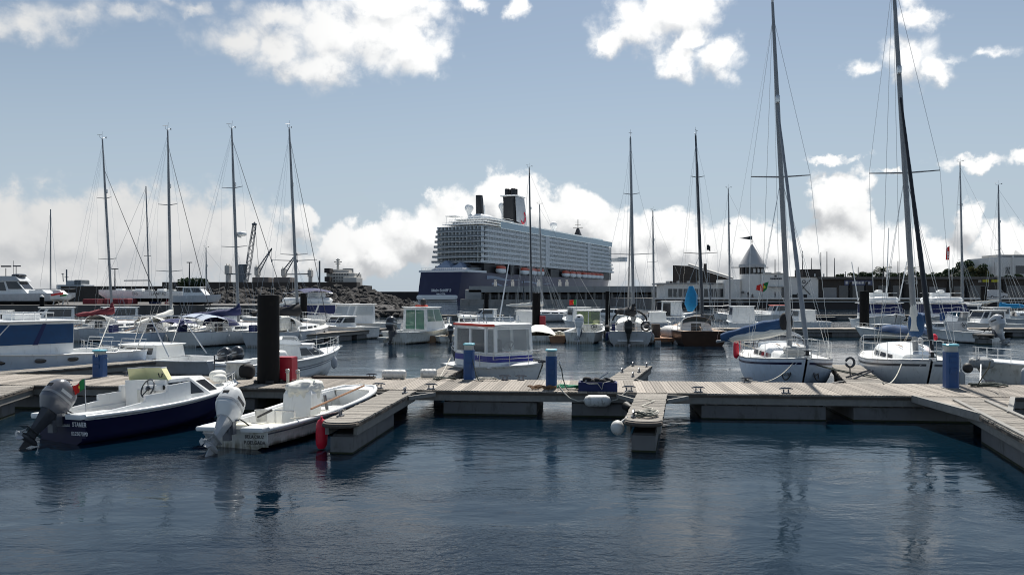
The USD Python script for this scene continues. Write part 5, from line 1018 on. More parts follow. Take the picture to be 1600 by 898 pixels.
# ---------------------------------------------------------------- sailing boats
def sailboat(label, S, hd, L, B, mast, hull='gelcoat', deckm='deck_paint', cover='white_cloth', sheerstripe='stripe_blue', fs=.85, fb=1.05, mastm='alu_grey', furl=None, spreaders=((.52, .9),),
             boom=(.32, 0.0, 0.0), rail=True, tr=.72, bottom='antifoul_black', name='sailing_boat', wheel=False, spray=None, roofk=1.0, r=.07, rig=True, group=None, top=True, mast_t=None, srake=-.25, boomr=.16, low=False, transom_step=True, wr=.006, fenders=None):
    """mast: ((px, py base), (px, py top)) in the photograph; the mast stands on the boat's middle line where it meets that column."""
    hd = np.array(hd, float)/np.linalg.norm(hd); S = np.array(S, float)
    h = Hull(L, B, fs, fb, .35, tr, .42, 2.1, rake=.14, srake=srake, rnd=True, dip=.08)
    t = boat(name, label, S, hd, h, 'sailing boat', group)
    rz = math.atan2(hd[1], hd[0]); Rw = rot(0, 0, rz)
    def loc(p): return Rw.T @ (np.asarray(p, float)-[S[0], S[1], 0])
    obj('hull', h.shell(), hull, t, smooth=45)
    obj('boot_stripe', h.band(0.0, .97, -.06, .07), bottom, t)
    if sheerstripe: obj('sheer_stripe', h.band(.0, .985, lambda q: h.zs(q)-.16, lambda q: h.zs(q)-.09), sheerstripe, t)
    obj('toe_rail', MB().tube(h.edge(0, 1, 1, -.01, .02), .022, 5).tube(h.edge(0, 1, -1, -.01, .02), .022, 5), 'alu_grey', t)
    rim, wall, floor = h.well(.04, .30, fs-.35, B*.2); d = obj('deck', h.deck(.30, 1, .07), deckm, t, smooth=40); obj('side_deck', rim, deckm, t)
    ck = obj('cockpit', wall, 'gelcoat', t); obj('cockpit_floor', floor, 'teak', ck)
    obj('aft_deck', h.deck(0.0, .04, .02), deckm, t)
    # coachroof
    c0, c1 = .28, .74; g = []; zc = .42*roofk
    for u in np.linspace(0, 1, 9):
        tt = c0+(c1-c0)*u; w = h.hb(tt)*(.66-.18*u); zz = h.zs(tt); hh = zc*(1-.72*u**1.8)+.05; x = tt*L
        g.append([[x, w*y, zz+.03+hh*z] for y, z in ((-1, -.1), (-.93, .55), (-.8, .86), (-.45, 1), (0, 1.06), (.45, 1), (.8, .86), (.93, .55), (1, -.1))])
    g = np.array(g); cr = obj('coachroof', MB().rings(g, cap=True), 'gelcoat', t, smooth=40)
    for sg, j in ((-1, 0), (1, 7)):
        for u0, u1 in ((.06, .30), (.36, .56), (.62, .76)):
            row = []
            for u in (u0, (u0+u1)/2, u1):
                i = u*8; k = min(int(i), 7); A = g[k]*(1-(i-k))+g[k+1]*(i-k)
                a, b = (A[0], A[1]) if sg < 0 else (A[8], A[7]); row.append([a*.62+b*.38+[0, sg*.012, 0], a*.1+b*.9+[0, sg*.012, .0]])
            obj('window', MB().sheet(np.array(row)), 'window_dark', cr)
    obj('hatch', MB().slab([(L*.60, -.25), (L*.67, -.25), (L*.67, .25), (L*.60, .25)], h.zs(.63)+zc*.55, h.zs(.63)+zc*.55+.06), 'pane_smoke', cr)
    obj('companionway', MB().box((c0*L+.0, 0, h.zs(.3)+.18), (.05, .6, .5)), 'window_dark', cr)
    for k in (.36, .5): obj('handrail', MB().tube([(L*k, .32, h.zs(k)+zc+.06), (L*(k+.1), .3, h.zs(k)+zc*.95+.06)], .016, 5).tube([(L*k, -.32, h.zs(k)+zc+.06), (L*(k+.1), -.3, h.zs(k)+zc*.95+.06)], .016, 5), 'teak', cr)
    # mast
    (bx, by), (tx, ty) = mast
    best = min(np.linspace(.38, .78, 81), key=lambda q: abs((S+hd*L*q)[0]/(S+hd*L*q)[1]*F+800-bx)) if mast_t is None else mast_t
    mb = S+hd*L*best; base = np.array([L*best, 0, h.zs(best)+zc*.55]); topw = loc(P(tx, ty, mb[1])); bl = base.copy()
    if mast_t is None: base = loc(P(bx, EYE, mb[1]))*[1, 1, 0]+[0, 0, base[2]]; 
    if abs(base[1]) > B*.3: base[1] = np.sign(base[1])*B*.3
    ax = topw-base; H = np.linalg.norm(ax)
    mo = obj('mast', MB().tube([base+ax*k for k in (-.02, .1, .35, .7, .93, 1)], [r, r, r*.96, r*.86, r*.6, r*.5], 10), mastm, t, smooth=50)
    def mp_(k, y=0): return base+ax*k+np.array([0, y, 0])
    for k, w in spreaders:
        a = .06; obj('spreader', MB().tube([mp_(k, -w)-[.15, 0, -a], mp_(k), mp_(k, w)-[.15, 0, -a]], [.018, .03, .018], 6), mastm, mo)
    if top:
        q = mp_(1); ta = MB().tube([q, q+[-.25, 0, .12]], .012, 4).tube([q+[-.25, 0, .12], q+[-.25, 0, .28]], .01, 4).tube([q+[-.36, .1, .28], q+[-.14, -.1, .28]], .014, 4).tube([q, q+[.05, 0, .55]], .008, 4).tube([q+[.0, 0, .1], q+[.22, 0, .18]], .012, 4)
        ta.tri([q+[.22, 0, .18], q+[.36, 0, .26], q+[.36, 0, .12]], .01); obj('wind_vane', ta, 'mast_dark', mo)
        obj('masthead_light', MB().lathe([(.035, 0), (.045, .05), (.03, .1)], 8, q), 'gelcoat', mo)
    obj('radar_reflector', MB().blob(mp_(.72)+[.12, 0, 0], (.14, .14, .3), .6, 1), 'steel', mo)
    bow = h.sheer(1)+[-.06, 0, .04]; st = h.sheer(0)
    if rig:
        hi = mp_(.985); lines = [[bow, mp_(.92 if furl else .97)]] if not furl else []
        lines += [[st*[1, y, 1]*[1, .35, 1], hi] for y in (-1, 1)]
        w0, k0 = (spreaders[-1][1], spreaders[-1][0]) if spreaders else (0.6, .5)
        for sg in (-1, 1):
            ch = h.sheer(best-.01)*[1, sg, 1]-[0, sg*.06, 0]; pts = [ch]+[mp_(k, sg*w)-[.15, 0, -.06] for k, w in sorted(spreaders)]+[mp_(.96)]
            lines.append(pts); lines.append([ch+[.3, 0, 0], mp_(min(k for k, w in spreaders) if spreaders else .5)]); lines.append([ch-[.35, 0, 0], mp_(min(k for k, w in spreaders) if spreaders else .5)])
        for k in (.12, .2): lines.append([mp_(.02)+[-k, k, 0], mp_(.97)+[-.05, 0, 0]])
        obj('rigging', sum_tubes(lines, wr), 'steel', mo)
    if furl:
        a, b = bow+[-.05, 0, .25], mp_(furl[1]); ks = np.linspace(0, 1, 24)
        ft = obj('furled_sail', MB().tube([a+(b-a)*k for k in ks], [furl[2]*(.55+.45*min(1, k*14))*(1-.55*k)*(1+.06*math.sin(k*40)) for k in ks], 8), furl[0], t, smooth=60)
        obj('furler_drum', MB().lathe([(.04, 0), (.10, .01), (.10, .03), (.05, .04), (.05, .12), (.10, .13), (.10, .15), (.03, .16)], 12, a-[0, 0, .2]), 'mast_black', ft)
    if boom:
        f, swing, droop = boom; bz = base+ax/H*(.75 if not low else .45); be = bz+np.array([-f*L*math.cos(swing), f*L*math.sin(swing), -droop])
        bo = obj('boom', MB().tube([bz, be], .05, 8), mastm, t)
        if cover:
            ks = np.linspace(0, 1.0, 12); cx = MB()
            rr = [boomr*(1.25-.75*k)*(1+.10*math.sin(k*17+1)) for k in ks]
            cx.tube([bz+(be-bz)*k+[0, 0, rr[i]*.75-.02*math.sin(k*PI)] for i, k in enumerate(ks)], rr, 10, flat=1.35)
            cx.tube([bz+[.03, 0, -.05], bz+[.02, 0, .3], bz+ax/H*.85], [boomr*1.0, boomr*.9, .07], 8)
            obj('sail_cover', cx, cover, bo, smooth=60)
        tubes(t, 'topping_lift', [[be, mp_(.96)]], .004); tubes(t, 'mainsheet', [[be+(bz-be)*.15, np.array([L*.12, 0, fs-.1])], [be+(bz-be)*.18, np.array([L*.12, .1, fs-.1])]], .009, 'rope')
    if rail:
        pulpit(t, h, .90, .58, posts=(0, .55, 1))
        for sg in (-1, 1):
            for k in (.12, .3, .46, .62, .76): q = h.sheer(k)*[1, sg, 1]-[0, sg*.05, 0]; obj('stanchion', MB().tube([q, q+[0, 0, .56]], .009, 5), 'steel', t)
            obj('lifeline', MB().tube(h.edge(.03, .9, sg, -.05, .57), .004, 4).tube(h.edge(.03, .9, sg, -.05, .3), .004, 4), 'steel', t)
        a = h.edge(.0, .14, 1, -.06, .58, 4); b = h.edge(0, .14, -1, -.06, .58, 4); pb = MB().tube(np.vstack([a[::-1], b]), .0095, 5).tube(np.vstack([a[::-1], b])-[0, 0, .28], .01, 5)
        for q in (a[0], a[-1], b[0], b[-1]): pb.tube([q, q-[0, 0, .58]], .0125, 5)
        obj('stern_rail', pb, 'steel', t)
    if spray:
        g = []; x = c0*L
        for k, (dx, hz, ww) in enumerate(((.95, .02, .9), (.6, .42, .95), (0, .58, 1), (-.25, .55, 1.0))):
            g.append([[x+dx, h.hb(.3)*.62*ww*math.sin(a), h.zs(.3)+zc*.75+hz*math.cos(a)**.6 if abs(math.cos(a)) > 1e-6 else h.zs(.3)+zc*.75] for a in np.linspace(-PI/2, PI/2, 11)])
        sp = obj('sprayhood', MB().sheet(np.array(g)[0:1].repeat(1, 0) if False else np.array(g)), spray, t, smooth=60)
        obj('sprayhood_frame', MB().tube(g[-1], .016, 6).tube(g[1], .014, 6), 'black_rubber' if spray == 'pane_hazy' else 'steel', sp)
    if wheel: steering(t, (L*.14, 0, fs+.15), .42, (0, 1.3, 0), 'steel')
    if fenders:
        for i, (k, sg) in enumerate(((.2, -1), (.4, -1), (.58, -1), (.25, 1), (.45, 1), (.62, 1))):
            q = h.at(k, h.zs(k)*.45); fender(t, (q[0], sg*(q[1]+.10), q[2]+.05), .10, .48, fenders[i % len(fenders)], rope=.35)
        for k in (.09, .2): obj('winch', MB().lathe([(.07, 0), (.055, .03), (.05, .10), (.065, .14), (.03, .15)], 10, (L*k, h.hb(k)-.12, h.zs(k)+.03)).lathe([(.07, 0), (.055, .03), (.05, .10), (.065, .14), (.03, .15)], 10, (L*k, -h.hb(k)+.12, h.zs(k)+.03)), 'steel', t)
        obj('jerry_cans', MB().slab([(L*.05, h.hb(.05)-.35, ), (L*.11, h.hb(.05)-.35), (L*.11, h.hb(.05)-.12), (L*.05, h.hb(.05)-.12)], h.zs(.05), h.zs(.05)+.4, .2), 'navy_cloth', t)
        obj('folded_tender', MB().blob((L*.80, 0, h.zs(.8)+.25), (L*.16, h.hb(.8)*1.1, .42), .7, 2), 'grey_cloth', t, smooth=True)
    obj('tiller', MB().tube([(L*.03, 0, fs+.1), (L*.13, .03, fs+.25)], .025, 6), 'teak', t)
    obj('anchor_roller', MB().box(bow+[.05, 0, 0], (.35, .09, .06)), 'steel', t)
    return t, h, loc, mp_
def sum_tubes(lines, r, n=4):
    b = MB()
    for l in lines: b.tube(l, r, n)
    return b
def steering(t, at, r, ang, m='dark_plastic'):
    a = np.linspace(0, 2*PI, 21); b = MB().tube(np.c_[r*np.cos(a), r*np.sin(a), 0*a], .016, 6, cap=False)
    for k in range(3): q = k*2*PI/3+.5; b.tube([(0, 0, -.02), (r*math.cos(q), r*math.sin(q), 0)], .013, 5)
    b.lathe([(.05, -.03), (.05, .02), (.02, .03)], 10); b.tube([(0, 0, 0), (0, 0, -.2)], .025, 6)
    return obj('steering_wheel', b.xf(rot(*ang), at), m, t, smooth=50)

# ================================================================ the two motorboats in front
# navy-hulled motorboat with a small cuddy
def navy_boat():
    st, bw_ = np.array([-9.0, 15.95]), np.array([-6.75, 19.65]); hd = bw_-st; L = np.linalg.norm(hd)*1.0
    h = Hull(L, 1.95, .52, .78, .28, .9, .35, 2.6, .84, .16, dip=.03)
    t = boat('motorboat', 'navy-hulled motorboat with white deck, cuddy and tilted grey outboard', st, hd, h, 'motorboat', heel=math.radians(-3.2))
    obj('hull', h.shell(), 'navy', t, smooth=45)
    for sg in (-1, 1): obj('gunwale', MB().tube(h.edge(0, 1, sg, .015, .0), .035, 8), 'gelcoat', t, smooth=60)
    obj('rub_rail', h.band(.0, .99, lambda q: h.zs(q)-.075, lambda q: h.zs(q)-.045, .012), 'gelcoat_grey', t)
    rim, wall, floor = h.well(.07, .45, .16, .20)
    obj('side_deck', rim, 'gelcoat', t); ck = obj('cockpit', wall, 'gelcoat', t); obj('cockpit_floor', floor, 'deck_paint', ck)
    obj('foredeck', h.deck(.45, 1, .09), 'gelcoat', t, smooth=40)
    # stern corners either side of the motor well
    B = h.hb(0)
    for sg in (-1, 1): obj('stern_quarter', MB().slab([(-.10, sg*.36), (.36, sg*.36), (.36, sg*B*1.01), (-.10, sg*B*1.0)], .47, .575, .35, .97), 'gelcoat', t, smooth=30)
    obj('motor_well', MB().box((.17, 0, .34), (.34, .70, .05)).box((.36, 0, .37), (.03, .74, .30)), 'gelcoat', t)
    obj('seat_box', MB().slab([(.55, -.35), (1.15, -.35), (1.15, .35), (.55, .35)], .16, .50, .06, .98), 'gelcoat', t)
    # raised coamings that step up toward the cuddy
    for sg in (-1, 1):
        for a, b, z in ((.10, .30, .14), (.30, .42, .27), (.42, .56, .40)):
            o, i = [], []
            for k in np.linspace(a, b, 6):
                q = h.sheer(k); o.append([q[0], sg*(q[1]-.10), q[2]]); i.append([q[0], sg*(q[1]-.17), q[2]])
            zz = np.array([0, 0, z]); O, I = np.array(o), np.array(i); ramp = np.linspace(0.35 if a < .2 else 1, 1, 6)[:, None]
            obj('coaming', MB().rings(np.stack([O, O+zz*ramp, I+zz*ramp, I], 1)), 'gelcoat', t)
    # cuddy
    x0, x1 = .44*L, .84*L; zb = h.zs(.55)+.02
    cb, q, hi = house(t, x0, x1, 1.50, zb, zb+.46, .55, .0, .12, .55, .55, 'gelcoat', 'cuddy')
    windows(cb, q, [(0, .12, .22, .88, .84), (4, .12, .22, .88, .84), (1, .15, .25, .8, .8), (3, .2, .25, .85, .8)], 'window_dark')
    windows(cb, q, [(0, .49, .22, .52, .84)], 'gelcoat', 'window_bar')
    obj('bulkhead', MB().box((x0-.01, 0, zb-.03), (.03, 1.44, .98)), 'gelcoat', cb); obj('cabin_door', MB().box((x0-.03, .02, zb-.08), (.02, .5, .66)), 'gelcoat_old', cb); obj('dash', MB().box((x0-.1, -.40, zb+.30), (.2, .5, .12)), 'gelcoat', cb)
    obj('door_grip', MB().tube([(x0-.05, -.16, zb+.02), (x0-.07, -.16, zb-.04), (x0-.05, -.16, zb-.12)], .012, 5), 'steel', cb)
    w = MB(); ws = []
    for u in np.linspace(0, 1, 13):
        y = -.70+1.40*u; x = x0+.34-.55*max(0, abs(y)-.46)/.24*.5; ws.append([[x, y, zb+.44], [x-.10, y*.86, zb+.72]])
    wsh = np.array(ws); wp = obj('windscreen', MB().sheet(wsh), 'yellow_film', t, smooth=60); obj('windscreen_trim', MB().tube(wsh[:, 1], .012, 5).tube(wsh[:, 0], .014, 5), 'alu', wp)
    steering(t, (x0-.22, -.38, zb+.30), .20, (0, -1.15, 0), 'dark_plastic')
    obj('gauge', MB().lathe([(.05, 0), (.05, .02), (.01, .025)], 12, R=rot(0, -PI/2, 0), at=(x0-.02, -.66, zb+.30)), 'black_rubber', t)
    obj('horn', MB().tube([(x0+.1, -.45, zb+.60), (x0+.1, -.42, zb+.52), (x0+.1, -.34, zb+.52), (x0+.1, -.31, zb+.60)], .015, 5), 'black_rubber', t)
    pulpit(t, h, .86, .26, .05, posts=(0, .6, 1), mid=False); obj('deck_cleat', MB().tube([(L*.93, -.1, h.fb+.1), (L*.93, .1, h.fb+.1)], .015, 5).box((L*.93, 0, h.fb+.06), (.05, .05, .08)), 'steel', t)
    obj('rolled_cloth', MB().blob((L*.90, .12, h.fb+.22), (.42, .3, .26), .8, 2).blob((L*.87, -.1, h.fb+.16), (.3, .3, .2), .8, 2), 'white_cloth', t, smooth=True)
    outboard(t, (-.06, -.04, .45), 'grey_plastic', math.radians(40), .1, .93, 'alu_grey', 'dark_plastic', 'dark_plastic')
    obj('floor_mat', MB().slab([(.6, .4), (.9, .4), (.9, .75), (.6, .75)], .17, .24, .3), 'deck_paint', t)
    flag(t, (.30, -.40, .52), .72, w=.30, d=(-.35, .94), hang=.55, thick=.012)
    # name on the starboard quarter of the transom
    lp = obj('name_plate', MB().box((-.012, -.70, .28), (.014, .40, .36)), 'navy', t)
    text('STAMER', .085, 'letter_white', lp, (-.022, -.70, .37), (0, -1, 0), (0, 0, 1), .004); text('012307SPD', .07, 'letter_white', lp, (-.022, -.70, .19), (0, -1, 0), (0, 0, 1), .004)
navy_boat()
# white open motorboat
def white_boat():
    st, bw_ = np.array([-5.32, 15.35]), np.array([-3.68, 19.5]); hd = bw_-st; L = np.linalg.norm(hd)
    h = Hull(L, 1.72, .36, .70, .22, .92, .3, 5.0, .86, .06, dip=.02, nose=.40)
    t = boat('motorboat', 'white open motorboat with centre console and tilted white outboard', st, hd, h, 'motorboat', heel=math.radians(-2.2))
    obj('hull', h.shell(), 'gelcoat_old', t, smooth=45); obj('boot_stripe', h.band(0, .96, -.05, .035), 'antifoul_black', t)
    for sg in (-1, 1):
        obj('gunwale', MB().tube(h.edge(0, 1, sg, .01, .012), .045, 8), 'gelcoat', t, smooth=60); 
    obj('rub_rail', h.band(.0, .99, lambda q: h.zs(q)-.10, lambda q: h.zs(q)-.07, .014), 'grey_plastic', t)
    obj('spray_rail', h.band(.05, .9, lambda q: .2+.2*q**2, lambda q: .225+.2*q**2, .012), 'gelcoat_old', t)
    rim, wall, floor = h.well(.07, .93, .10, .12); obj('gunwale_top', rim, 'gelcoat', t); ck = obj('inner_hull', wall, 'gelcoat', t); obj('floor', floor, 'cream_deck', ck)
    obj('bow_deck', h.deck(.92, 1, .03), 'gelcoat', t); obj('bow_cap', MB().tube([h.sheer(1)*[1, -1, 1], h.sheer(1)*[1, 0, 1]+[.05, 0, .012], h.sheer(1)], .045, 8), 'gelcoat', t)
    B = h.hb(0)
    for sg in (-1, 1): obj('stern_quarter', MB().slab([(-.16, sg*.28), (.30, sg*.28), (.30, sg*B*1.01), (-.16, sg*B*1.0)], .33, .415, .35, .97), 'gelcoat', t, smooth=30)
    obj('thwart', MB().slab([(.5, -.66), (.82, -.66), (.82, .66), (.5, .66)], .32, .36), 'cream_deck', t)
    obj('floor_panel', MB().slab([(.95, -.45), (1.6, -.45), (1.6, .45), (.95, .45)], .10, .125), 'gelcoat_old', t)
    obj('bow_seat', MB().slab([(L*.70, -.62), (L*.86, -.38), (L*.86, .38), (L*.70, .62)], .28, .33), 'gelcoat', t)
    # console under a loose white cover
    cx = L*.47; cs = MB().slab([(cx-.22, -.36), (cx+.22, -.32), (cx+.22, .32), (cx-.22, .36)], .10, .88, .1, .97); cs.v[0][:, 0] += (cs.v[0][:, 2]-.1)*.16
    co = obj('console', cs, 'gelcoat', t, smooth=30)
    v = ICO[3].vertices; v = np.sign(v)*np.abs(v)**.72*[.30, .36, .17]; v = v*(1+.75*(meshkit.fbm(v*6+3, 3)[:, None]-.5)); v[:, 2] = np.where(v[:, 2] < -.1, v[:, 2]*1.0-.12*meshkit.noise(v*9), v[:, 2])
    obj('console_cover', MB().add(v+[cx+.14, 0, .90], ICO[3].faces), 'white_cloth', co, smooth=50)
    obj('windscreen', MB().sheet(np.array([[[cx+.32-.12*y*y, y*.34, .90], [cx+.22-.12*y*y, y*.30, 1.10]] for y in np.linspace(-1, 1, 9)])), 'pane', co)
    obj('leaning_post', MB().tube([(cx-.55, -.25, .1), (cx-.55, -.25, .5)], .02, 6).tube([(cx-.55, .25, .1), (cx-.55, .25, .5)], .02, 6).tube([(cx-.55, -.25, .5), (cx-.55, .25, .5)], .02, 6), 'steel', t)
    obj('rod_holder', MB().tube([(cx+.1, -.60, .46), (cx+.0, -.62, .78)], .035, 8), 'grey_plastic', t); obj('rod_holder', MB().tube([(.72, .55, .36), (.60, .55, .60)], .03, 8), 'steel', t)
    obj('tiller_bar', MB().tube([(.62, -.05, .50), (.95, -.14, .60)], [.02, .028], 6), 'black_rubber', t); obj('bucket', MB().lathe([(.10, 0), (.13, .24), (.12, .24), (.095, .02)], 12, (.98, .15, .36)), 'fender_white', t, smooth=40)
    outboard(t, (-.12, -.02, .40), 'engine_white', math.radians(42), .12, .90, 'engine_silver', 'engine_silver', 'engine_silver')
    lp = obj('name_plate', MB().box((-.006, -.48, .17), (.012, .62, .28)), 'gelcoat_old', t)
    text('BELA CRUZ', .06, 'letter_dark', lp, (-.014, -.48, .225), (0, -1, 0), (0, 0, 1), .004); text('P.DELGADA', .065, 'letter_dark', lp, (-.014, -.48, .115), (0, -1, 0), (0, 0, 1), .004)
    q = h.sheer(.55); obj('oar', MB().tube([(L*.3, -q[1]+.05, .58), (L*.85, -q[1]*.62, .80)], .022, 6), 'wood_raw', t)
white_boat()

# loose gear in the two front boats
solo('coiled_line', MB().tube([(-8.05+.16*math.cos(a)*(1-.02*a), 16.75+.14*math.sin(a), .21+.006*a) for a in np.linspace(0, 18, 70)], .012, 6), 'rope', 'coil of pale line on the floor of the navy-hulled boat', 'rope', smooth=60)
solo('coiled_line', MB().tube([(-4.72+.15*math.cos(a)*(1-.02*a), 16.5+.13*math.sin(a), .17+.006*a) for a in np.linspace(0, 18, 70)], .012, 6), 'rope_dark', 'coil of dark line on the floor of the white open boat', 'rope', smooth=60)
solo('fuel_can', MB().slab([(-8.55, 16.3), (-8.2, 16.35), (-8.25, 16.6), (-8.6, 16.55)], .19, .42, .2, .9), 'red_vinyl', 'red fuel can on the floor of the navy-hulled boat', 'fuel can', smooth=40)
# ================================================================ sailing boats and motorboats of the middle rows
def U2(a): a = np.array(a, float); return a/np.linalg.norm(a)
# the two tall-masted boats behind the walkway on the right
ta, ha, la, ma = sailboat('pale blue-sided sailing boat with a round 24 mark on its bow', (9.85, 30.4), (-.19, -.98), 7.9, 2.85, ((1234, 520), (1207, 4)), hull='gelcoat_blue', cover=None,
    sheerstripe='navy', fs=.85, fb=1.12, mastm='alu_grey', furl=('alu_grey', .70, .075), spreaders=((.50, .92),), boom=(.36, -.85, .55), r=.085, bottom='antifoul_black', spray='pane_hazy')
for s in (-1, 1):
    q = ha.at(.915, .62); n = U2(np.array([.45, s*.9, .25])); o = q*[1, s, 1]+n*.012; ux = U2(np.cross([0, 0, 1], n)); uy = np.cross(n, ux)
    rg = MB()
    a = np.linspace(0, 2*PI, 25); rg.tube(np.array([o+.19*(math.cos(x)*ux+math.sin(x)*uy) for x in a]), .022, 5, cap=False); rr = obj('round_mark', rg, 'letter_dark', ta); text('24', .15, 'letter_dark', rr, o, ux, uy, .008)
# blue sail bundled along the lowered boom
bz = ma(.09); be = bz+np.array([-1.75, -1.95, -.62]); ks = np.linspace(0, 1, 14)
sb = MB().tube([bz+(be-bz)*k+[0, 0, -.05] for k in ks], [.05+.13*math.sin(min(k*1.5+.12, 1)*PI*.62)*(1-.55*k)*(1+.16*math.sin(k*23)) for k in ks], 10, flat=1.5)
sc = obj('sail_cover', sb, 'blue_cloth', ta, smooth=60); obj('cover_edge', MB().tube([bz+(be-bz)*k+[0, -.0, -.34+.24*k] for k in ks], [.06+.13*math.sin(k*PI)*(1-.3*k) for k in ks], 8), 'white_cloth', sc)
obj('dark_bundle', MB().blob(bz+[-.12, -.05, -.05], (.36, .42, .62), .85, 2), 'black_cloth', sc, smooth=60)
fender(ta, (2.6, -1.50, 1.02), .10, .6, 'red_vinyl'); fender(ta, (2.2, -1.46, 1.12), .09, .5, 'red_vinyl')
obj('life_line_net', MB().slab([(5.6, -.35), (6.2, -.35), (6.2, .35), (5.6, .35)], 1.16, 1.36, .4, .9), 'grey_cloth', ta)
tb, hb_, lb, mb_ = sailboat('white sailing boat with slim black furled foresail, beside the right pedestal', (14.15, 29.8), (-.31, -.95), 7.9, 2.8, ((1431, 522), (1394, -60)), hull='gelcoat', cover='white_cloth', sheerstripe='mast_dark',
    fs=.85, fb=1.1, mastm='alu_grey', furl=('mast_black', .66, .085), spreaders=((.46, 1.0),), boom=(.36, .12, 0), r=.085, bottom='antifoul_black')
obj('blue_sail_bag', MB().blob(mb_(.06)+[-.05, .05, .15], (.42, .46, .80), .75, 2).blob(mb_(.08)+[-.5, .25, .1], (.8, .44, .36), .7, 2), 'blue_cloth', tb, smooth=60)
obj('red_buoy', MB().blob((2.2, 1.0, 1.5), (.3, .3, .26), 1, 2), 'red_vinyl', tb, smooth=True); obj('outboard_cover', MB().blob((.1, .85, 1.2), (.45, .4, .4), .7, 2), 'grey_cloth', tb, smooth=True)
fender(tb, (6.2, 1.05, .45), .12, .55, 'gelcoat_grey')
# left yacht row
sailboat('grey-sided sailing boat with a dark red sail cover, leftmost of the yacht row', (-28.3, 51), (.28, .96), 9.0, 3.0, ((176, 485), (160, 218)), hull='gelcoat_grey', cover='red_cloth', sheerstripe=None, spray='grey_cloth', fenders=('fender_white', 'navy_cloth'), spreaders=((.35, .75), (.68, .6)), furl=('mast_dark', .84, .03), r=.085, boom=(.30, .15, .15), roofk=.9)
sailboat('white sailing boat with a broad blue-grey stern, mast bare of flags', X(190, 45)*np.array([1, 0])+[0, 45], (.17, .98), 9.6, 3.1, ((268, 490), (262, 205)), hull='gelcoat_blue', cover='white_cloth', sheerstripe=None, spray='white_cloth', fenders=('fender_white', 'gelcoat_grey'), spreaders=((.28, .9), (.62, .65)), furl=('mast_dark', .93, .026), r=.09, boom=(.42, -.1, .5), tr=.8, boomr=.12, top=True)
t_, h_, l_, m_ = sailboat('white sailing boat with rounded stern and pale blue bimini, radar on its mast', X(288, 46)*np.array([1, 0])+[0, 46], (.36, .93), 10, 3.3, ((373, 490), (362, 202)), hull='gelcoat', cover='navy_cloth', sheerstripe=None, spray='navy_cloth', fenders=('fender_white', 'fender_white', 'navy_cloth'), spreaders=((.40, 1.0), (.70, .8)), furl=('mast_dark', .95, .026), r=.095, boom=(.40, .1, .1), tr=.62)
obj('radar_dome', MB().blob(m_(.47)+[.42, -.1, 0], (.62, .62, .3), .75, 2).bar(m_(.46), m_(.46)+[.4, -.1, -.1], .08), 'gelcoat', t_, smooth=True)
def bimini(t, x0, x1, w, z0, z1, m, label=None):
    g = []
    for x, dz in ((x0, -.12), (x0+.35*(x1-x0), .04), (x0+.65*(x1-x0), .04), (x1, -.12)): g.append([[x, w/2*math.sin(a), z1+dz-.28*(1-math.cos(a))] for a in np.linspace(-1.35, 1.35, 9)])
    o = obj('bimini', MB().sheet(np.array(g)), m, t, smooth=60)
    f = MB()
    for x, k in ((x0, 0), (x1, 3), ((x0+x1)/2, 1)):
        for s in (0, -1): f.tube([g[k][s], [(x0+x1)/2, np.sign(g[k][s][1])*w*.46, z0]], .016, 5)
    obj('bimini_frame', f, 'steel', o)
bimini(t_, .2, 2.2, 2.2, .95, 1.85, 'pale_blue_cloth')
bimini(t_, -1.3, .1, 2.0, .95, 1.6, 'navy_cloth')
t_, h_, l_, m_ = sailboat('white sailing boat with a black sail cover, behind the thick black pile', (-14.2, 45.5), (.16, .99), 9.6, 3.1, ((466, 525), (452, 202)), hull='gelcoat_grey', cover='black_cloth', sheerstripe=None, spray='grey_cloth', fenders=('fender_white', 'gelcoat_grey', 'black_rubber'), spreaders=((.33, 1.5), (.36, .9)), furl=('mast_dark', .96, .026), r=.10, boom=(.44, .25, .0), boomr=.22)
obj('deck_locker', MB().slab([(1.2, -.6), (2.4, -.6), (2.4, .6), (1.2, .6)], .9, 1.75, .1, .95), 'gelcoat_old', t_)
# centre
t_, h_, l_, m_ = sailboat('white sailing boat moored stern-on with black outboard and clear sprayhood', (X(985, 47), 47), (.13, .99), 9.0, 2.75, ((990, 480), (985, 216)), hull='gelcoat_grey', cover='black_cloth', sheerstripe='stripe_blue', fenders=('fender_white', 'navy_cloth'), spreaders=((.38, 1.4), (.7, .5)), furl=('alu_grey', .76, .07), r=.10, boom=(.36, .35, -.15), spray='pane_hazy', tr=.86, wheel=True, boomr=.19, srake=-.35)
obj('sprayhood_band', MB().tube([[2.35, 1.05*math.sin(a), 1.35+.72*math.cos(a)] for a in np.linspace(-1.5, 1.5, 13)], .06, 6), 'black_cloth', t_, smooth=60)
outboard(t_, (-.05, .12, .72), 'black_rubber', 0, 0, 1.1, 'dark_plastic'); obj('stern_platform', MB().slab([(-.3, -.75), (.1, -.75), (.1, .75), (-.3, .75)], .26, .34), 'gelcoat', t_)
obj('stern_locker', MB().box((-.06, .62, .42), (.06, .5, .42)).box((-.06, -.62, .42), (.06, .5, .42)), 'gelcoat_old', t_); obj('dinghy_cover', MB().blob((.5, 1.35, 1.0), (1.0, .3, .4), .8, 2), 'black_cloth', t_, smooth=True)
obj('life_ring', MB().tube([[ -.02, -.9+.26*math.cos(a), 1.15+.26*math.sin(a)] for a in np.linspace(0, 2*PI, 17)], .06, 7, cap=False), 'black_rubber', t_)
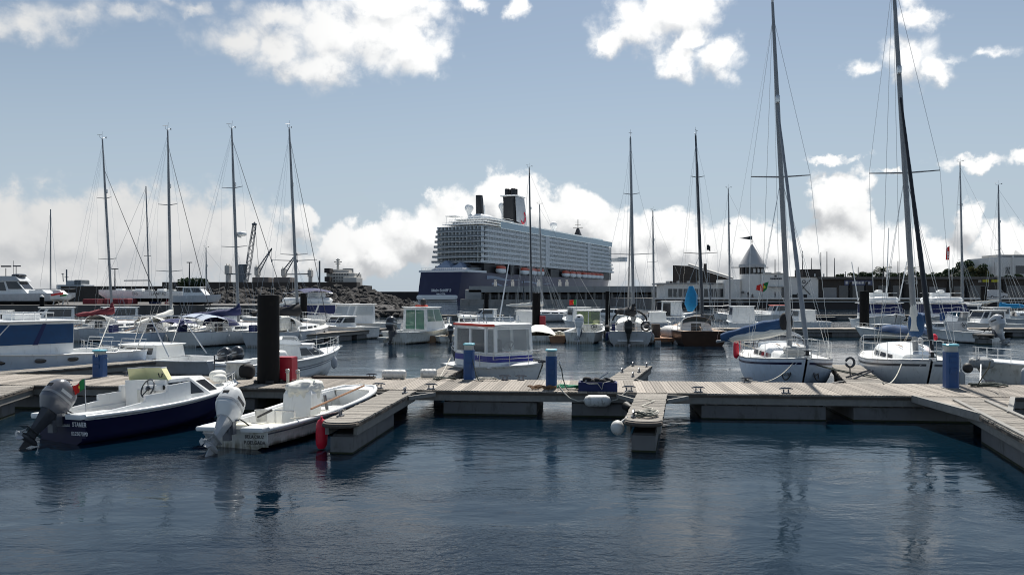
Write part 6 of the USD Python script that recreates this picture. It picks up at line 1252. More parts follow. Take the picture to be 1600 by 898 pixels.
sailboat('dark brown wooden sailing boat with black mast and bright blue bundled sail', (X(1099, 47), 47), (.05, 1), 8.6, 3.0, ((1098, 480), (1087, 212)), hull='brown_hull', cover=None, sheerstripe=None, deckm='teak', spreaders=((.38, 1.05), (.78, .42)), mastm='mast_dark', r=.11, boom=(.40, 0, 0), spray='grey_cloth', tr=.88, bottom='brown_hull', wr=.006)
bs = stage.GetPrimAtPath('/World/sailing_boat_007'); bsx = UsdGeom.Xform(bs)
obj('blue_sail', MB().tube([(4.05, .02, 3.55), (3.95, 0, 3.0), (3.9, .05, 2.4), (3.95, .1, 1.95)], [.14, .36, .42, .16], 10, flat=.8), 'sky_cloth', bsx, smooth=60)
obj('shroud_board', MB().box((.15, -.35, .62), (.05, 1.0, .36)).box((.15, .75, .62), (.05, .8, .36)), 'black_cloth', bsx)
obj('ensign', MB().sheet(np.array([[[3.9, -.95+.0*v-.22*u, 6.15-.35*v+.05*math.sin(u*5)] for v in np.linspace(0, 1, 4)] for u in np.linspace(0, 1, 6)])), 'flag_dark', bsx, smooth=True)
# slim sailing boats farther out
def yachts(spec):
    for (lab, px, D, hd, L, mastpx, hull, cover, furl, kw) in spec:
        sailboat(lab, (X(px, D), D), hd, L, L*.31, mastpx, hull=hull, cover=cover, furl=furl, r=kw.get('r', .11), spreaders=kw.get('sp', ((.5, .9),)), sheerstripe=kw.get('ss'), boom=kw.get('boom', (.36, 0, 0)), mastm=kw.get('mm', 'alu_grey'), wr=.009, deckm='gelcoat')
yachts([('small white far sailing boat with a tall dark mast before the cruise ship', 810, 92, (.95, .25), 8.5, ((831, 470), (827, 262)), 'gelcoat_grey', 'white_cloth', None, {'sp': ((.35, 1.1),), 'mm': 'mast_dark'}),
        ('sailing boat with a dark hull in the far row before the lifeboats', 842, 95, (.9, .3), 8.0, ((847, 468), (843, 320)), 'mast_dark', 'white_cloth', None, {}),
        ('grey sailing boat right of the stern-on boat, mast slightly leaning', 1003, 88, (.8, .5), 8.0, ((1022, 468), (1020, 330)), 'gelcoat_grey', None, None, {'boom': None}),
        ('white far sailing boat with a wooden cabin, left of the white tower', 1118, 96, (.95, -.2), 8.5, ((1141, 470), (1138, 295)), 'gelcoat', None, None, {'boom': (.40, 0, .1)}),
        ('white sailing boat with furled white sail on its boom, by the yellow sign', 1487, 92, (.97, -.2), 8.5, ((1505, 470), (1500, 254)), 'gelcoat', 'white_cloth', None, {'sp': ((.35, .9), (.72, .6)), 'boom': (.42, 3.4, -.6)}),
        ('white sailing boat with bright blue sail cover, farthest right', 1541, 86, (.97, -.2), 9.5, ((1563, 470), (1560, 290)), 'gelcoat', 'sky_cloth', None, {'sp': ((.5, .9),), 'boom': (.42, 3.3, 0)}),
        ('sailing boat with a short bare mast at the foot of the boulders', 310, 105, (.9, .4), 7, ((323, 470), (322, 388)), 'gelcoat_grey', None, None, {'boom': None})])

def cruiser(label, S, hd, L, B, fs, fb, cab, hull='gelcoat', win='window_dark', wins=None, out=None, stripe=None, well=(.04, .36), rail=.5, name='cabin_boat', cat='motorboat', roofm='gelcoat', glass=None, deckm='gelcoat', group=None, bottom='antifoul_black', open_back=True, tr=.88, p=2.4, over=.1, heel=0.0):
    """Motorboat with one cabin: cab = (x0, x1 as fractions of L, width as a fraction of B, height, slope of the front, slope of the back)."""
    h = Hull(L, B, fs, fb, .3, tr, .35, p, .85, .13); t = boat(name, label, S, U2(hd), h, cat, group, heel=heel)
    obj('hull', h.shell(), hull, t, smooth=45); obj('boot_stripe', h.band(0, .96, -.06, .05), bottom, t)
    for sg in (-1, 1): obj('gunwale', MB().tube(h.edge(0, 1, sg, .01, .0), .03, 6), 'gelcoat', t, smooth=60)
    if stripe: obj('stripe', h.band(0, .98, lambda q: h.zs(q)-.24, lambda q: h.zs(q)-.12), stripe, t)
    rim, wall, floor = h.well(well[0], well[1], .22, .18); obj('side_deck', rim, 'gelcoat', t); ck = obj('cockpit', wall, 'gelcoat', t); obj('cockpit_floor', floor, 'deck_paint', ck)
    obj('deck', h.deck(well[1], 1, .10), deckm, t, smooth=40); obj('aft_deck', h.deck(0, well[0], .0), 'gelcoat', t)
    x0, x1, w, hh, fsl, bsl = cab; z0 = h.zs((x0+x1)/2)-.02
    o, q, hi = house(t, x0*L, x1*L, w*B, z0, z0+hh, fsl, bsl, .07, .78, min(.35, (x1-x0)*L*.2), 'gelcoat' if not glass else 'gelcoat')
    wins = wins or [(0, .10, .45, .9, .92), (4, .10, .45, .9, .92), (1, .1, .45, .92, .92), (2, .06, .45, .94, .92), (3, .1, .45, .92, .92)]
    windows(o, q, wins, win)
    roof(t, hi, z0+hh, .06, over, roofm)
    if rail: pulpit(t, h, .62, rail, posts=(0, .3, .6, .85, 1))
    if out: outboard(t, (-.05, 0, fs+.02), out[0], out[1], .05, out[2], out[3] if len(out) > 3 else 'engine_silver')
    obj('anchor', MB().tube([(L*.93, 0, fb+.1), (L*1.0, 0, fb+.08)], .03, 5).box((L*1.0, 0, fb+.04), (.08, .28, .05)), 'steel', t)
    return t, h, o, q, hi, z0+hh
# left: cabin cruiser with blue windows, bow out of the picture
t, h, o, q, hi, zt = cruiser('white cabin cruiser with deep blue window covers, cut off by the left edge', (-14.3, 29.9), (-.60, -.80), 7.8, 2.9, .95, 1.25, (.33, .74, .84, 1.06, .95, -.06), win='blue_cloth', wins=[(0, .0, .32, .95, .93), (4, .02, .32, .99, .93), (1, .0, .32, 1.0, .93), (2, .0, .32, 1.0, .93), (3, .0, .32, 1.0, .93)], well=(.03, .33), stripe=None, name='cabin_cruiser', over=.12, hull='gelcoat_blue')
obj('window_post', MB().panel(q[4], .50, .30, .56, .95, .02), 'navy_cloth', o); obj('rub_rail', h.band(0, .98, .30, .36, .02), 'navy', t)
for u in (.34, .47, .62): 
    a = h.at(u, .80); 
    for s in (-1, 1): obj('porthole', MB().blob(a*[1, s, 1]+[0, s*.01, 0], (.36, .05, .16), .8, 2), 'window_dark', t)
obj('fly_rail', MB().tube([(3.1, 1.0, zt+.05), (3.1, 1.0, zt+.3), (5.4, .9, zt+.3), (5.4, .9, zt+.05)], .018, 5).tube([(3.1, -1.0, zt+.05), (3.1, -1.0, zt+.3), (5.4, -.9, zt+.3), (5.4, -.9, zt+.05)], .018, 5).tube([(3.1, 1, zt+.3), (3.1, -1, zt+.3)], .018, 5), 'steel', t)
obj('fly_seat', MB().slab([(3.3, -.5), (4.1, -.5), (4.1, .5), (3.3, .5)], zt+.05, zt+.28), 'gelcoat', t)
for k in range(6): obj('antenna_stub', MB().tube([(3.3+.35*k, .9, zt+.05), (3.3+.35*k, .9, zt+.35)], .02, 5), 'gelcoat', t)
obj('life_ring', MB().tube([[2.75, .75+.2*math.cos(a), 1.85+.2*math.sin(a)] for a in np.linspace(0, 2*PI, 15)], .05, 6, cap=False), 'gelcoat', t)
for y in (-1.2, 1.2): obj('stern_davit', MB().tube([(.1, y, .95), (.0, y, 1.35), (.9, y, 1.4), (1.0, y, .95)], .016, 5), 'steel', t)
# twin outboard hard-top
t, h, o, q, hi, zt = cruiser('grey-white hard-top boat with two dark outboards, behind the navy boat', (X(352, 29.5), 29.5), (-.96, .28), 6.6, 2.4, .58, .8, (.36, .76, .66, .46, .95, .05), well=(.05, .36), hull='gelcoat_grey', wins=[(0, .1, .35, .9, .85), (4, .1, .35, .9, .85), (1, .08, .35, .92, .88), (2, .06, .35, .94, .88), (3, .08, .35, .92, .88)], rail=.42)
for y in (-.35, .35): outboard(t, (-.05, y, .42), 'dark_plastic', .15, 0, .80, 'alu_grey')
fr = MB()
for s in (-1, 1):
    fr.tube([(1.6, s*1.05, .7), (2.6, s*.85, 2.15), (4.4, s*.8, 2.15), (4.9, s*.9, .9)], .022, 6); fr.tube([(3.2, s*.95, .8), (2.6, s*.85, 2.15)], .018, 6)
fr.tube([(2.6, -.85, 2.15), (2.6, .85, 2.15)], .02, 6).tube([(4.4, -.8, 2.15), (4.4, .8, 2.15)], .02, 6)
fender(t, (3.0, 1.25, .35), .10, .42)
obj('canopy_frame', fr, 'steel', t)
# day cruiser behind the thick pile
L = 5.0; t, h, o, q, hi, zt = cruiser('white day cruiser pointing right with long dark side windows', (-9.0, 25.7), (.50, .86), L, 2.0, .72, 1.0, (.46, .76, .72, .42, .75, .0), well=(.05, .46), wins=[(0, .05, .2, .55, .82), (0, .6, .2, .98, .7), (4, .05, .2, .55, .82), (1, .1, .2, .9, .8), (2, .1, .2, .9, .8)], rail=.42, name='day_cruiser', over=.03)
for z in (.28, .36): obj('trim_line', h.band(.05, .97, lambda k: h.zs(k)-z, lambda k: h.zs(k)-z+.03), 'grey_plastic', t)
ws = np.array([[[L*.52+.18*math.cos(a)-.3, .82*math.sin(a), zt+.0], [L*.52+.12*math.cos(a)-.5, .76*math.sin(a), zt+.32]] for a in np.linspace(-1.4, 1.4, 11)]); w_ = obj('windscreen', MB().sheet(ws), 'pane_smoke', t); obj('windscreen_trim', MB().tube(ws[:, 1], .016, 5), 'gelcoat', w_)
obj('helm_seat', MB().blob((1.6, -.4, .75), (.5, .5, .7), .5, 2), 'gelcoat', t, smooth=True); fender(t, (3.7, -.95, .55), .11, .42, 'gelcoat_grey')
# red-edged cabin boat before the walkway's far side
L = 4.7; S = np.array([-1.72, 27.5]); hd = (.56, -.83)
h = Hull(L, 1.9, .66, .92, .3, .9, .35, 2.4, .85, .12); t = boat('cabin_boat', 'small white cabin boat with red roof edge and blue waist stripe', S, U2(hd), h, 'motorboat')
obj('hull', h.shell(), 'gelcoat', t, smooth=45); obj('deck', h.deck(.05, 1, .08), 'gelcoat', t, smooth=40); obj('rub_rail', h.band(0, .98, lambda k: h.zs(k)-.08, lambda k: h.zs(k)-.03, .02), 'gelcoat_old', t)
o, q, hi = house(t, .20*L, .70*L, 1.66, h.zs(.45), h.zs(.45)+.42, .12, .02, .02, .84, .3, 'gelcoat', 'lower_cabin')
obj('waist_stripe', MB().rings(np.array([[a*.55+d*.45+(.0, 0, 0) for a, b, c, d in q], [a*.12+d*.88 for a, b, c, d in q]])*[1.004, 1.006, 1]+[-.01, 0, 0], cap=False), 'stripe_blue', o)
H2 = h.zs(.45)+.42; A = [np.array([*p, H2]) for p in hi]; top = [(x*(.98), y*.96) for x, y in hi]; C = [np.array([x, y, H2+.88]) for x, y in top]; qq = [(A[i], A[(i+1) % 6], C[(i+1) % 6], C[i]) for i in range(6)]
frame_glass(t, qq, [(0, .03, .04, .48, .90), (0, .52, .04, .97, .90), (4, .03, .04, .48, .90), (4, .52, .04, .97, .90), (1, .03, .04, .97, .90), (3, .03, .04, .97, .90), (2, .03, .04, .97, .90)], 'pane_hazy', 'gelcoat', .05)
fr = MB()
for i in range(6): fr.bar(A[i], C[i], .07); fr.bar(C[i], C[(i+1) % 6], .09, .10)
obj('cabin_frame', fr, 'gelcoat', t); rf = roof(t, top, H2+.88, .07, .05, 'gelcoat', .04); obj('roof_edge', MB().tube([np.array([x*1.03-.04, y*1.08, H2+.9]) for x, y in (top[0], top[1], top[2])], .042, 6), 'stripe_red', rf)
rk = MB()
for k in range(4): rk.tube([(1.2+.45*k, -.6, H2+.95), (1.15+.45*k, -.62, H2+1.18)], .018, 5).tube([(1.2+.45*k, .6, H2+.95), (1.15+.45*k, .62, H2+1.18)], .018, 5)
rk.tube([(1.1, -.6, H2+1.02), (2.7, -.6, H2+1.02)], .015, 5).tube([(1.1, .6, H2+1.02), (2.7, .6, H2+1.02)], .015, 5); obj('roof_rack', rk, 'steel', rf)
obj('outrigger', MB().tube([(1.5, .55, H2+1.0), (.9, 1.35, H2+3.0)], [.028, .02], 6), 'gelcoat', t); obj('whip_aerial', MB().tube([(1.9, -.3, H2+.95), (1.88, -.3, H2+1.55)], .014, 5), 'black_rubber', t)
obj('helm_seat', MB().blob((1.5, .35, H2+.1), (.5, .45, .6), .5, 2).blob((2.2, -.3, H2+.05), (.6, .8, .35), .5, 2), 'black_cloth', t, smooth=True); steering(t, (2.35, .35, H2+.22), .17, (0, -.9, 0))
pulpit(t, h, .42, .42, .06, posts=(0, .2, .42, .64, .85, 1)); obj('anchor', MB().tube([(L*.9, 0, 1.02), (L*1.02, 0, 1.0)], .025, 5).box((L*1.0, 0, .98), (.08, .3, .05)), 'mast_dark', t)
outboard(t, (-.05, 0, .68), 'dark_plastic', .3, 0, .9)
# white boat with fenders at the right edge
t, h, o, q, hi, zt = cruiser('white motorboat with grey fenders hung along its side, cut by the right edge', (18.6, 24.0), (-1, -.16), 5.3, 2.2, .85, 1.05, (.30, .62, .6, .5, .5, 0), hull='gelcoat_old', rail=.4, well=(.05, .36), name='cabin_boat')
for x in (2.0, 2.9, 3.8, 4.5): fender(t, (x, 1.12-.1*max(0, x-3.5), .62), .13, .62, 'gelcoat_grey')
obj('bow_pad', MB().blob((5.05, 0, .98), (.5, .7, .34), .7, 2), 'grey_cloth', t, smooth=True)

# ---------------------------------------------------------------- middle berths, sterns toward us
t, h, o, q, hi, zt = cruiser('small pilothouse boat with green-tinted glass and black outboard, left of the open water', (X(617, 49), 49), (.50, .87), 6.0, 2.35, .72, 1.0, (.34, .74, .82, 1.42, .75, .0), hull='gelcoat_old', win='pane_green', wins=[(0, .06, .40, .48, .92), (0, .54, .40, .97, .92), (4, .06, .40, .97, .92), (1, .08, .45, .94, .92), (2, .06, .45, .94, .92), (3, .08, .45, .94, .92), (5, .12, .05, .5, .9), (5, .55, .05, .88, .9)], out=('dark_plastic', .15, 1.2), rail=.5, roofm='gelcoat')
obj('roof_lamp', MB().slab([(2.6, -.4), (2.9, -.4), (2.9, .4), (2.6, .4)], zt+.06, zt+.16), 'stripe_red', t); obj('roof_speaker', MB().blob((2.8, -.1, zt+.32), (.4, .3, .5), .7, 2), 'black_rubber', t); obj('swim_step', MB().slab([(-.45, .3), (.05, .3), (.05, 1.0), (-.45, 1.0)], .3, .4), 'gelcoat_old', t)
def skiff(label, S, hd, L, B, hull, out=None, name='skiff', inside='cream_deck', cover=None):
    h = Hull(L, B, .42, .62, .18, .85, .35, 2.3, .85, .12); t = boat(name, label, S, U2(hd), h, 'skiff'); obj('hull', h.shell(), hull, t, smooth=45)
    rim, wall, floor = h.well(.05, .93, .12, .09); obj('gunwale', rim, 'gelcoat_old', t); c = obj('inner_hull', wall, inside, t); obj('floor', floor, inside, c); obj('bow_deck', h.deck(.9, 1, .02), 'gelcoat_old', t)
    for k in (.3, .6): obj('thwart', MB().box((L*k, 0, .36), (.24, B*.8, .04)), 'teak', t)
    if out: outboard(t, (-.03, 0, .45), out, .2, .0, .85)
    if cover:
        g = []
        for k in np.linspace(.02, .95, 9):
            s = h.sheer(k); g.append([[s[0], s[1]*1.02*u, s[2]+.02+(.52*min(1, k*6+.3, (1-k)*2.6+.15))*(1-abs(u)**2.6)+.03*math.sin(k*31+u*5)] for u in np.linspace(-1, 1, 9)])
        obj('boat_cover', MB().sheet(np.array(g)), cover, t, smooth=60)
    return t, h
skiff('low brown-sided skiff tucked beside the green-glass pilothouse boat', (X(668, 50.5), 50.5), (.2, .98), 3.8, 1.5, 'teak')
skiff('white skiff with a black outboard at the edge of the open water', (X(702, 50), 50), (-.35, .94), 4.2, 1.6, 'gelcoat_old', 'dark_plastic')
cruiser('small white cuddy boat half hidden behind the red-edged cabin boat', (X(722, 52), 52), (.15, .99), 5.0, 2.0, .75, 1.0, (.35, .7, .7, .75, .6, 0), rail=.45, wins=[(5, .1, .2, .9, .85), (0, .1, .4, .9, .9), (4, .1, .4, .9, .9), (2, .1, .4, .9, .9)])
t, h = skiff('boat under a cream tarpaulin left of the black pile', (X(842, 50.5), 50.5), (.05, 1), 5.2, 2.1, 'gelcoat_old', None, 'covered_boat', cover='white_cloth'); 
skiff('brown wooden dinghy moored between the covered boat and the green-screened boat', (X(871, 50), 50), (.1, 1), 3.0, 1.25, 'wood_raw')
L = 5.6; t, h, o, q, hi, zt = cruiser('open fishing boat with olive windscreen, white outboard and a small flag', (X(906, 49.5), 49.5), (.28, .96), L, 2.3, .70, 1.05, (.55, .78, .7, .2, .3, 0), hull='gelcoat_old', rail=.5, well=(.05, .55), out=('engine_white', .5, 1.25))
ws = MB(); A = [np.array([2.75, -.78, .95]), np.array([2.75, .78, .95])]; fr = MB()
for y in (-.78, -.0, .78): fr.bar((2.75, y, .5), (2.85, y, 1.95), .05)
fr.bar((2.85, -.8, 1.95), (2.85, .8, 1.95), .06).bar((2.78, -.78, 1.05), (2.78, .78, 1.05), .05); obj('screen_frame', fr, 'alu', t)
for y0, y1 in ((-.75, -.03), (.03, .75)): obj('screen', MB().tri([(2.78, y0, 1.08), (2.78, y1, 1.08), (2.85, y1, 1.92), (2.85, y0, 1.92)], .008), 'pane_olive', t)
obj('helm_roof', MB().slab([(2.6, -.85), (3.6, -.75), (3.6, .75), (2.6, .85)], 1.96, 2.02), 'gelcoat', t); steering(t, (2.62, -.4, .92), .18, (0, -1.2, 0)); obj('helm_console', MB().box((2.9, 0, .6), (.4, 1.4, .8)), 'gelcoat_old', t)
flag(t, (2.7, .75, 1.95), .75, w=.5, d=(0, .97), hang=.1)
# rafts and gear by the stern-on boat
t = thing('timber_raft', 'brown timber raft with an upturned white dinghy, beside the stern-on boat', 'raft', (X(1038, 50.5), 50.5, 0), .1)
for k in range(5): obj('timber', MB().box((-.9+.45*k, 0, .25), (.4, 3.4, .22)), 'wood_raw', t)
obj('upturned_dinghy', MB().blob((.55, .2, .62), (1.2, 2.6, .9), .8, 2), 'fender_white', t, smooth=60); obj('drum', MB().lathe([(.28, 0), (.3, .04), (.3, .8), (.27, .84)], 12, (-.75, -.6, .36)), 'beam_wood', t); obj('dark_bag', MB().blob((-.7, .9, .75), (.8, .8, .9), .7, 2), 'black_cloth', t, smooth=True)
for x in (-.9, .3): obj('float_block', MB().box((x, -1.6, .05), (.35, .3, .35)), 'fender_white', t)
# right-hand middle berth
L = 5.2; t, h, o, q, hi, zt = cruiser('white open boat with tall clear windscreen and grey outboard', (X(1552, 49), 49), (-.35, .94), L, 2.2, .70, .95, (.5, .8, .82, .38, .45, 0), rail=.4, well=(.05, .5), out=('engine_silver', .35, 1.3), win='pane_smoke')
ws = np.array([[[L*.62+.5*math.cos(a)-.6, .98*math.sin(a), zt+.0], [L*.62+.4*math.cos(a)-.85, .9*math.sin(a), zt+.75]] for a in np.linspace(-1.45, 1.45, 11)]); w_ = obj('windscreen', MB().sheet(ws), 'pane_smoke', t); obj('windscreen_trim', MB().tube(ws[:, 1], .025, 5).tube(ws[0], .02, 5).tube(ws[-1], .02, 5), 'gelcoat', w_)
obj('dash', MB().box((L*.5, 0, 1.0), (.12, 1.7, .6)), 'gelcoat_grey', t); steering(t, (L*.5-.12, -.55, 1.05), .19, (0, -1.2, 0))
t, h = skiff('boat under a deep blue tarpaulin beside the small far pedestal', (X(1452, 53), 53), (-.9, .3), 3.6, 1.6, 'gelcoat_grey', None, 'covered_boat', cover='blue_cloth')
cruiser('low white boat along the far pontoon left of the blue tarpaulin', (X(1428, 54.2), 54.2), (-1, .05), 3.9, 1.6, .6, .8, (.45, .75, .6, .35, .4, 0), rail=.35)
# ---------------------------------------------------------------- motor yachts beyond
def yacht(label, S, hd, L, B, fs, fb, fly=True, win='navy_cloth', hull='gelcoat', aer=(), name='motor_yacht', bim=None, h1=1.25, rail=.6):
    t, h, o, q, hi, zt = cruiser(label, S, hd, L, B, fs, fb, (.28, .72, .82, h1, 1.1, .0), hull=hull, win=win, wins=[(0, .05, .38, .45, .94), (0, .50, .38, .97, .94), (4, .05, .38, .45, .94), (4, .50, .38, .97, .94), (1, .06, .35, .95, .94), (2, .04, .35, .96, .94), (3, .06, .35, .95, .94)], well=(.04, .28), rail=rail, name=name, cat='motor yacht', over=.14)
    if fly:
        f = MB().slab([(L*.30, -B*.34), (L*.56, -B*.34), (L*.64, -B*.2), (L*.64, B*.2), (L*.56, B*.34), (L*.30, B*.34)], zt+.06, zt+.5, .4, .93); obj('flybridge', f, 'gelcoat', t, smooth=40)
        obj('fly_seat', MB().slab([(L*.34, -.7), (L*.42, -.7), (L*.42, .7), (L*.34, .7)], zt+.5, zt+.85), 'gelcoat', t); obj('fly_rail', MB().tube([(L*.62, -B*.25, zt+.85), (L*.5, -B*.34, zt+.85), (L*.3, -B*.34, zt+.85), (L*.3, B*.34, zt+.85), (L*.5, B*.34, zt+.85), (L*.62, B*.25, zt+.85)], .02, 5), 'steel', t)
    for i, (x, y, l, lx, ly) in enumerate(aer): obj('aerial', MB().tube([(x*L, y*B, zt+.2), (x*L+lx, y*B+ly, zt+.2+l)], [.05, .03], 5), 'gelcoat', t)
    if bim: bimini(t, L*.30, L*.55, B*.7, zt+.4, zt+1.15, bim)
    obj('radar', MB().blob((L*.4, 0, zt+.95), (.6, .6, .26), .7, 2).tube([(L*.4, 0, zt+.3), (L*.4, 0, zt+.9)], .05, 6), 'gelcoat', t, smooth=True)
    return t
yacht('white motor yacht with dark blue windows and three long aerials, nearer the black pile', (X(1356, 69), 69), (-.18, -.98), 8.5, 3.5, 1.0, 1.5, True, aer=((.4, -.45, 3.2, 0, -.5), (.4, .45, 3.2, 0, .6), (.35, .2, 6, 0, .2)))
yacht('white motor yacht with black wraparound windows, behind the leaning black sail', (X(1452, 69), 69), (-.25, -.97), 8.8, 3.9, 1.0, 1.5, True)
yacht('white flybridge yacht with a dark blue bimini on the left pontoon', (X(560, 63), 63), (-.75, -.66), 9.5, 3.3, 1.0, 1.45, True, bim='navy_cloth')
cruiser('white hard-top cruiser with hazy side curtains, right of the flybridge yacht', (X(612, 61), 61), (-.72, -.69), 7.6, 2.8, .9, 1.3, (.30, .62, .84, 1.35, .5, 0), win='pane_hazy', rail=.55)
cruiser('small white cabin boat behind the black sail cover, left of the flybridge yacht', (X(440, 68), 68), (.6, -.8), 7.0, 2.7, .9, 1.25, (.28, .66, .82, 1.3, .7, 0), rail=.5)
cruiser('white pilothouse boat with an open dark door in the far row, sterns-on', (X(1047, 80), 80), (.25, .97), 6.5, 2.7, .8, 1.1, (.42, .75, .8, 1.5, .5, 0), hull='gelcoat_grey', wins=[(5, .08, .05, .45, .92), (0, .1, .5, .9, .9), (2, .1, .5, .9, .9), (4, .1, .5, .9, .9)], rail=.5)
cruiser('low white boat with a green canopy moored under the clubhouse tower', (X(1205, 90), 90), (-.98, .1), 6.0, 2.2, .8, 1.0, (.35, .66, .7, .9, .6, 0), rail=.4, wins=[(0, .05, .4, .95, .9), (4, .05, .4, .95, .9), (1, .1, .4, .9, .9), (2, .1, .4, .9, .9)])
cruiser('small white boat with red roof rails, below the clubhouse flag', (X(1250, 92), 92), (-.98, -.1), 5.5, 2.1, .75, 1.0, (.3, .7, .75, 1.1, .5, 0), roofm='stripe_red', rail=.4)
skiff('dark open tender at the far pontoon, left of the first motor yacht', (X(1305, 97.5), 97.5), (-1, 0), 6.0, 1.9, 'mast_dark')
skiff('dark work skiff at the far pontoon below the oars wall', (X(1268, 97.5), 97.5), (-1, 0), 5.0, 1.7, 'brown_hull')
# far middle: little boats between pontoons
cruiser('low white motorboat far out before the slim black pile, in the middle', (X(800, 84), 84), (-.95, .2), 6.0, 2.1, .7, .95, (.3, .65, .7, .8, .6, 0), rail=.4)
cruiser('white boat in the far row with a long low cabin, right of the small flag', (X(1000, 84), 84), (-.9, .3), 8.0, 2.6, .9, 1.2, (.3, .7, .75, .6, .6, 0), rail=.5)
cruiser('blue-hulled boat far right, partly behind the dark pile', (X(1590, 76), 76), (-.9, -.3), 6.5, 2.3, .8, 1.1, (.3, .65, .75, 1.0, .6, 0), hull='gelcoat_grey', rail=.5)
cruiser('white motorboat crowded among the far right sailing boats', (X(1535, 84), 84), (-.95, -.2), 6.0, 2.2, .8, 1.05, (.3, .65, .75, .9, .6, 0), rail=.5)
skiff('small tender on the far pontoon below the left yacht row', (X(135, 58), 58), (.9, .3), 3.6, 1.6, 'gelcoat_old', None)
cruiser('white cabin boat in the left row showing only its cabin, below the boatyard', (X(20, 44), 44), (-.9, .3), 7.0, 2.5, .85, 1.1, (.3, .7, .78, 1.0, .7, 0), rail=.5)

# more small craft packed between the rows
for lab, px, D, hd, L, B, cab, kw in (
    ('white cabin boat under a grey cover, tucked behind the covered boat and its pile', 815, 63, (.2, .98), 5.6, 2.2, (.3, .66, .75, .9, .6, 0), {}),
    ('white half-cabin boat moored beyond the olive-screened fishing boat', 925, 66, (-.3, .95), 6.2, 2.3, (.35, .68, .74, 1.1, .6, 0), {}),
    ('low grey motorboat showing between the stern-on boat and the timber raft', 1030, 64, (.1, .99), 5.4, 2.1, (.3, .6, .7, .8, .5, 0), {'hull': 'gelcoat_grey'}),
    ('white pilot boat moored beyond the pale blue-sided sailing boat, left of its mast', 1172, 63, (.05, 1), 6.0, 2.3, (.36, .7, .8, 1.25, .6, 0), {}),
    ('white day boat beyond the second pontoon, right of the thick right-hand mast', 1283, 66, (-.2, .98), 5.6, 2.2, (.36, .7, .75, .9, .6, 0), {}),
    ('white fishing boat with a tall wheelhouse beyond the grey-engined open boat', 1515, 68, (-.5, -.86), 6.4, 2.4, (.34, .62, .75, 1.4, .4, 0), {}),
    ('white motorboat side-on beyond the open boat, nearest the right edge', 1590, 62, (-.96, -.2), 6.2, 2.3, (.3, .66, .75, 1.0, .6, 0), {}),
    ('white cruiser with black windows in the left rows, behind the red sail cover', 165, 64, (-.8, -.5), 7.5, 2.7, (.3, .7, .8, 1.2, .8, 0), {}),
    ('white cruiser in the left rows below the laid-up cruiser', 250, 67, (-.7, -.7), 7.2, 2.6, (.3, .68, .8, 1.2, .7, 0), {}),
    ('white half-cabin boat in the left rows before the foot of the boulders', 395, 70, (-.6, -.8), 6.8, 2.5, (.3, .66, .78, 1.1, .6, 0), {}),
    ('small white motorboat far left beyond the cabin cruiser roof', 60, 60, (-.9, -.3), 6.2, 2.3, (.3, .66, .76, 1.0, .6, 0), {}),
    ('small white cuddy boat in front of the hard-top cruiser on the slanting pontoon', 582, 56, (-.7, -.7), 5.2, 2.0, (.35, .7, .72, .7, .6, 0), {})):
    cruiser(lab, (X(px, D), D), hd, L, B, .8, 1.05, cab, rail=.45, **kw)
# ================================================================ gear lying on the front walkway
def rope(label, pts, r=.016, m='rope', group=None): return solo('mooring_rope', MB().tube(pts, r, 7), m, label, 'rope', group, smooth=60)
def squiggle(c, w, d, n, z, seed, turns=3.0):
    q = random.Random(seed); pts = []
    for i in range(n): a = i/n*turns*2*PI; k = q.uniform(.45, 1.0); pts.append([c[0]+w*k*math.cos(a), c[1]+d*k*math.sin(a), z+.015*(i % 5)+q.uniform(0, .02)])
    p = np.array(pts); from_ = np.linspace(0, len(p)-1, n*5); s = np.stack([np.interp(from_, range(len(p)), p[:, k]) for k in range(3)], 1)
    for _ in range(3): s[1:-1] = (s[:-2]+2*s[1:-1]+s[2:])/4
    return s
rope('tangled heap of pale rope on the end of the narrow front finger', squiggle((2.62, 15.35), .22, .28, 46, DECK+.02, 3, 5), .014)
rope('dark old rope tangled with the pale heap on the front finger', squiggle((2.55, 15.2), .26, .22, 34, DECK+.015, 5, 4), .013, 'rope_dark')
rope('loose pale rope lying along the narrow front finger', np.array([[2.7, 15.7, DECK+.015], [2.85, 16.2, DECK+.015], [2.70, 16.6, DECK+.015], [2.95, 17.1, DECK+.015], [3.1, 17.4, DECK+.015], [2.95, 17.8, DECK+.015]]), .013)
rope('brown hose coils heaped left of the middle pedestal', squiggle(mp(main_px(845), .35)[:2], .42, .20, 50, DECK+.02, 8, 4), .018, 'rope_brown')
solo('fishing_net', MB().tube(squiggle(mp(main_px(888), .45)[:2], .34, .18, 90, DECK+.03, 11, 9), .022, 6), 'net_green', 'green fishing net heaped right of the middle pedestal', 'net', smooth=60)
rope('dark rope heap at the far edge of the walkway left of the pedestal', squiggle(mp(main_px(700, 1), 2.2)[:2], .35, .18, 40, DECK+.02, 14, 4), .016, 'rope_dark')
rope('coil of dark cable at the foot of the right pedestal', squiggle(mp(main_px(1530, 1), 2.1)[:2], .55, .18, 54, DECK+.02, 17, 5), .02, 'rope_dark')
rope('pale rope coil at the far edge before the red-edged cabin boat', squiggle(mp(main_px(765, 1), 2.25)[:2], .35, .14, 40, DECK+.02, 19, 4), .014)
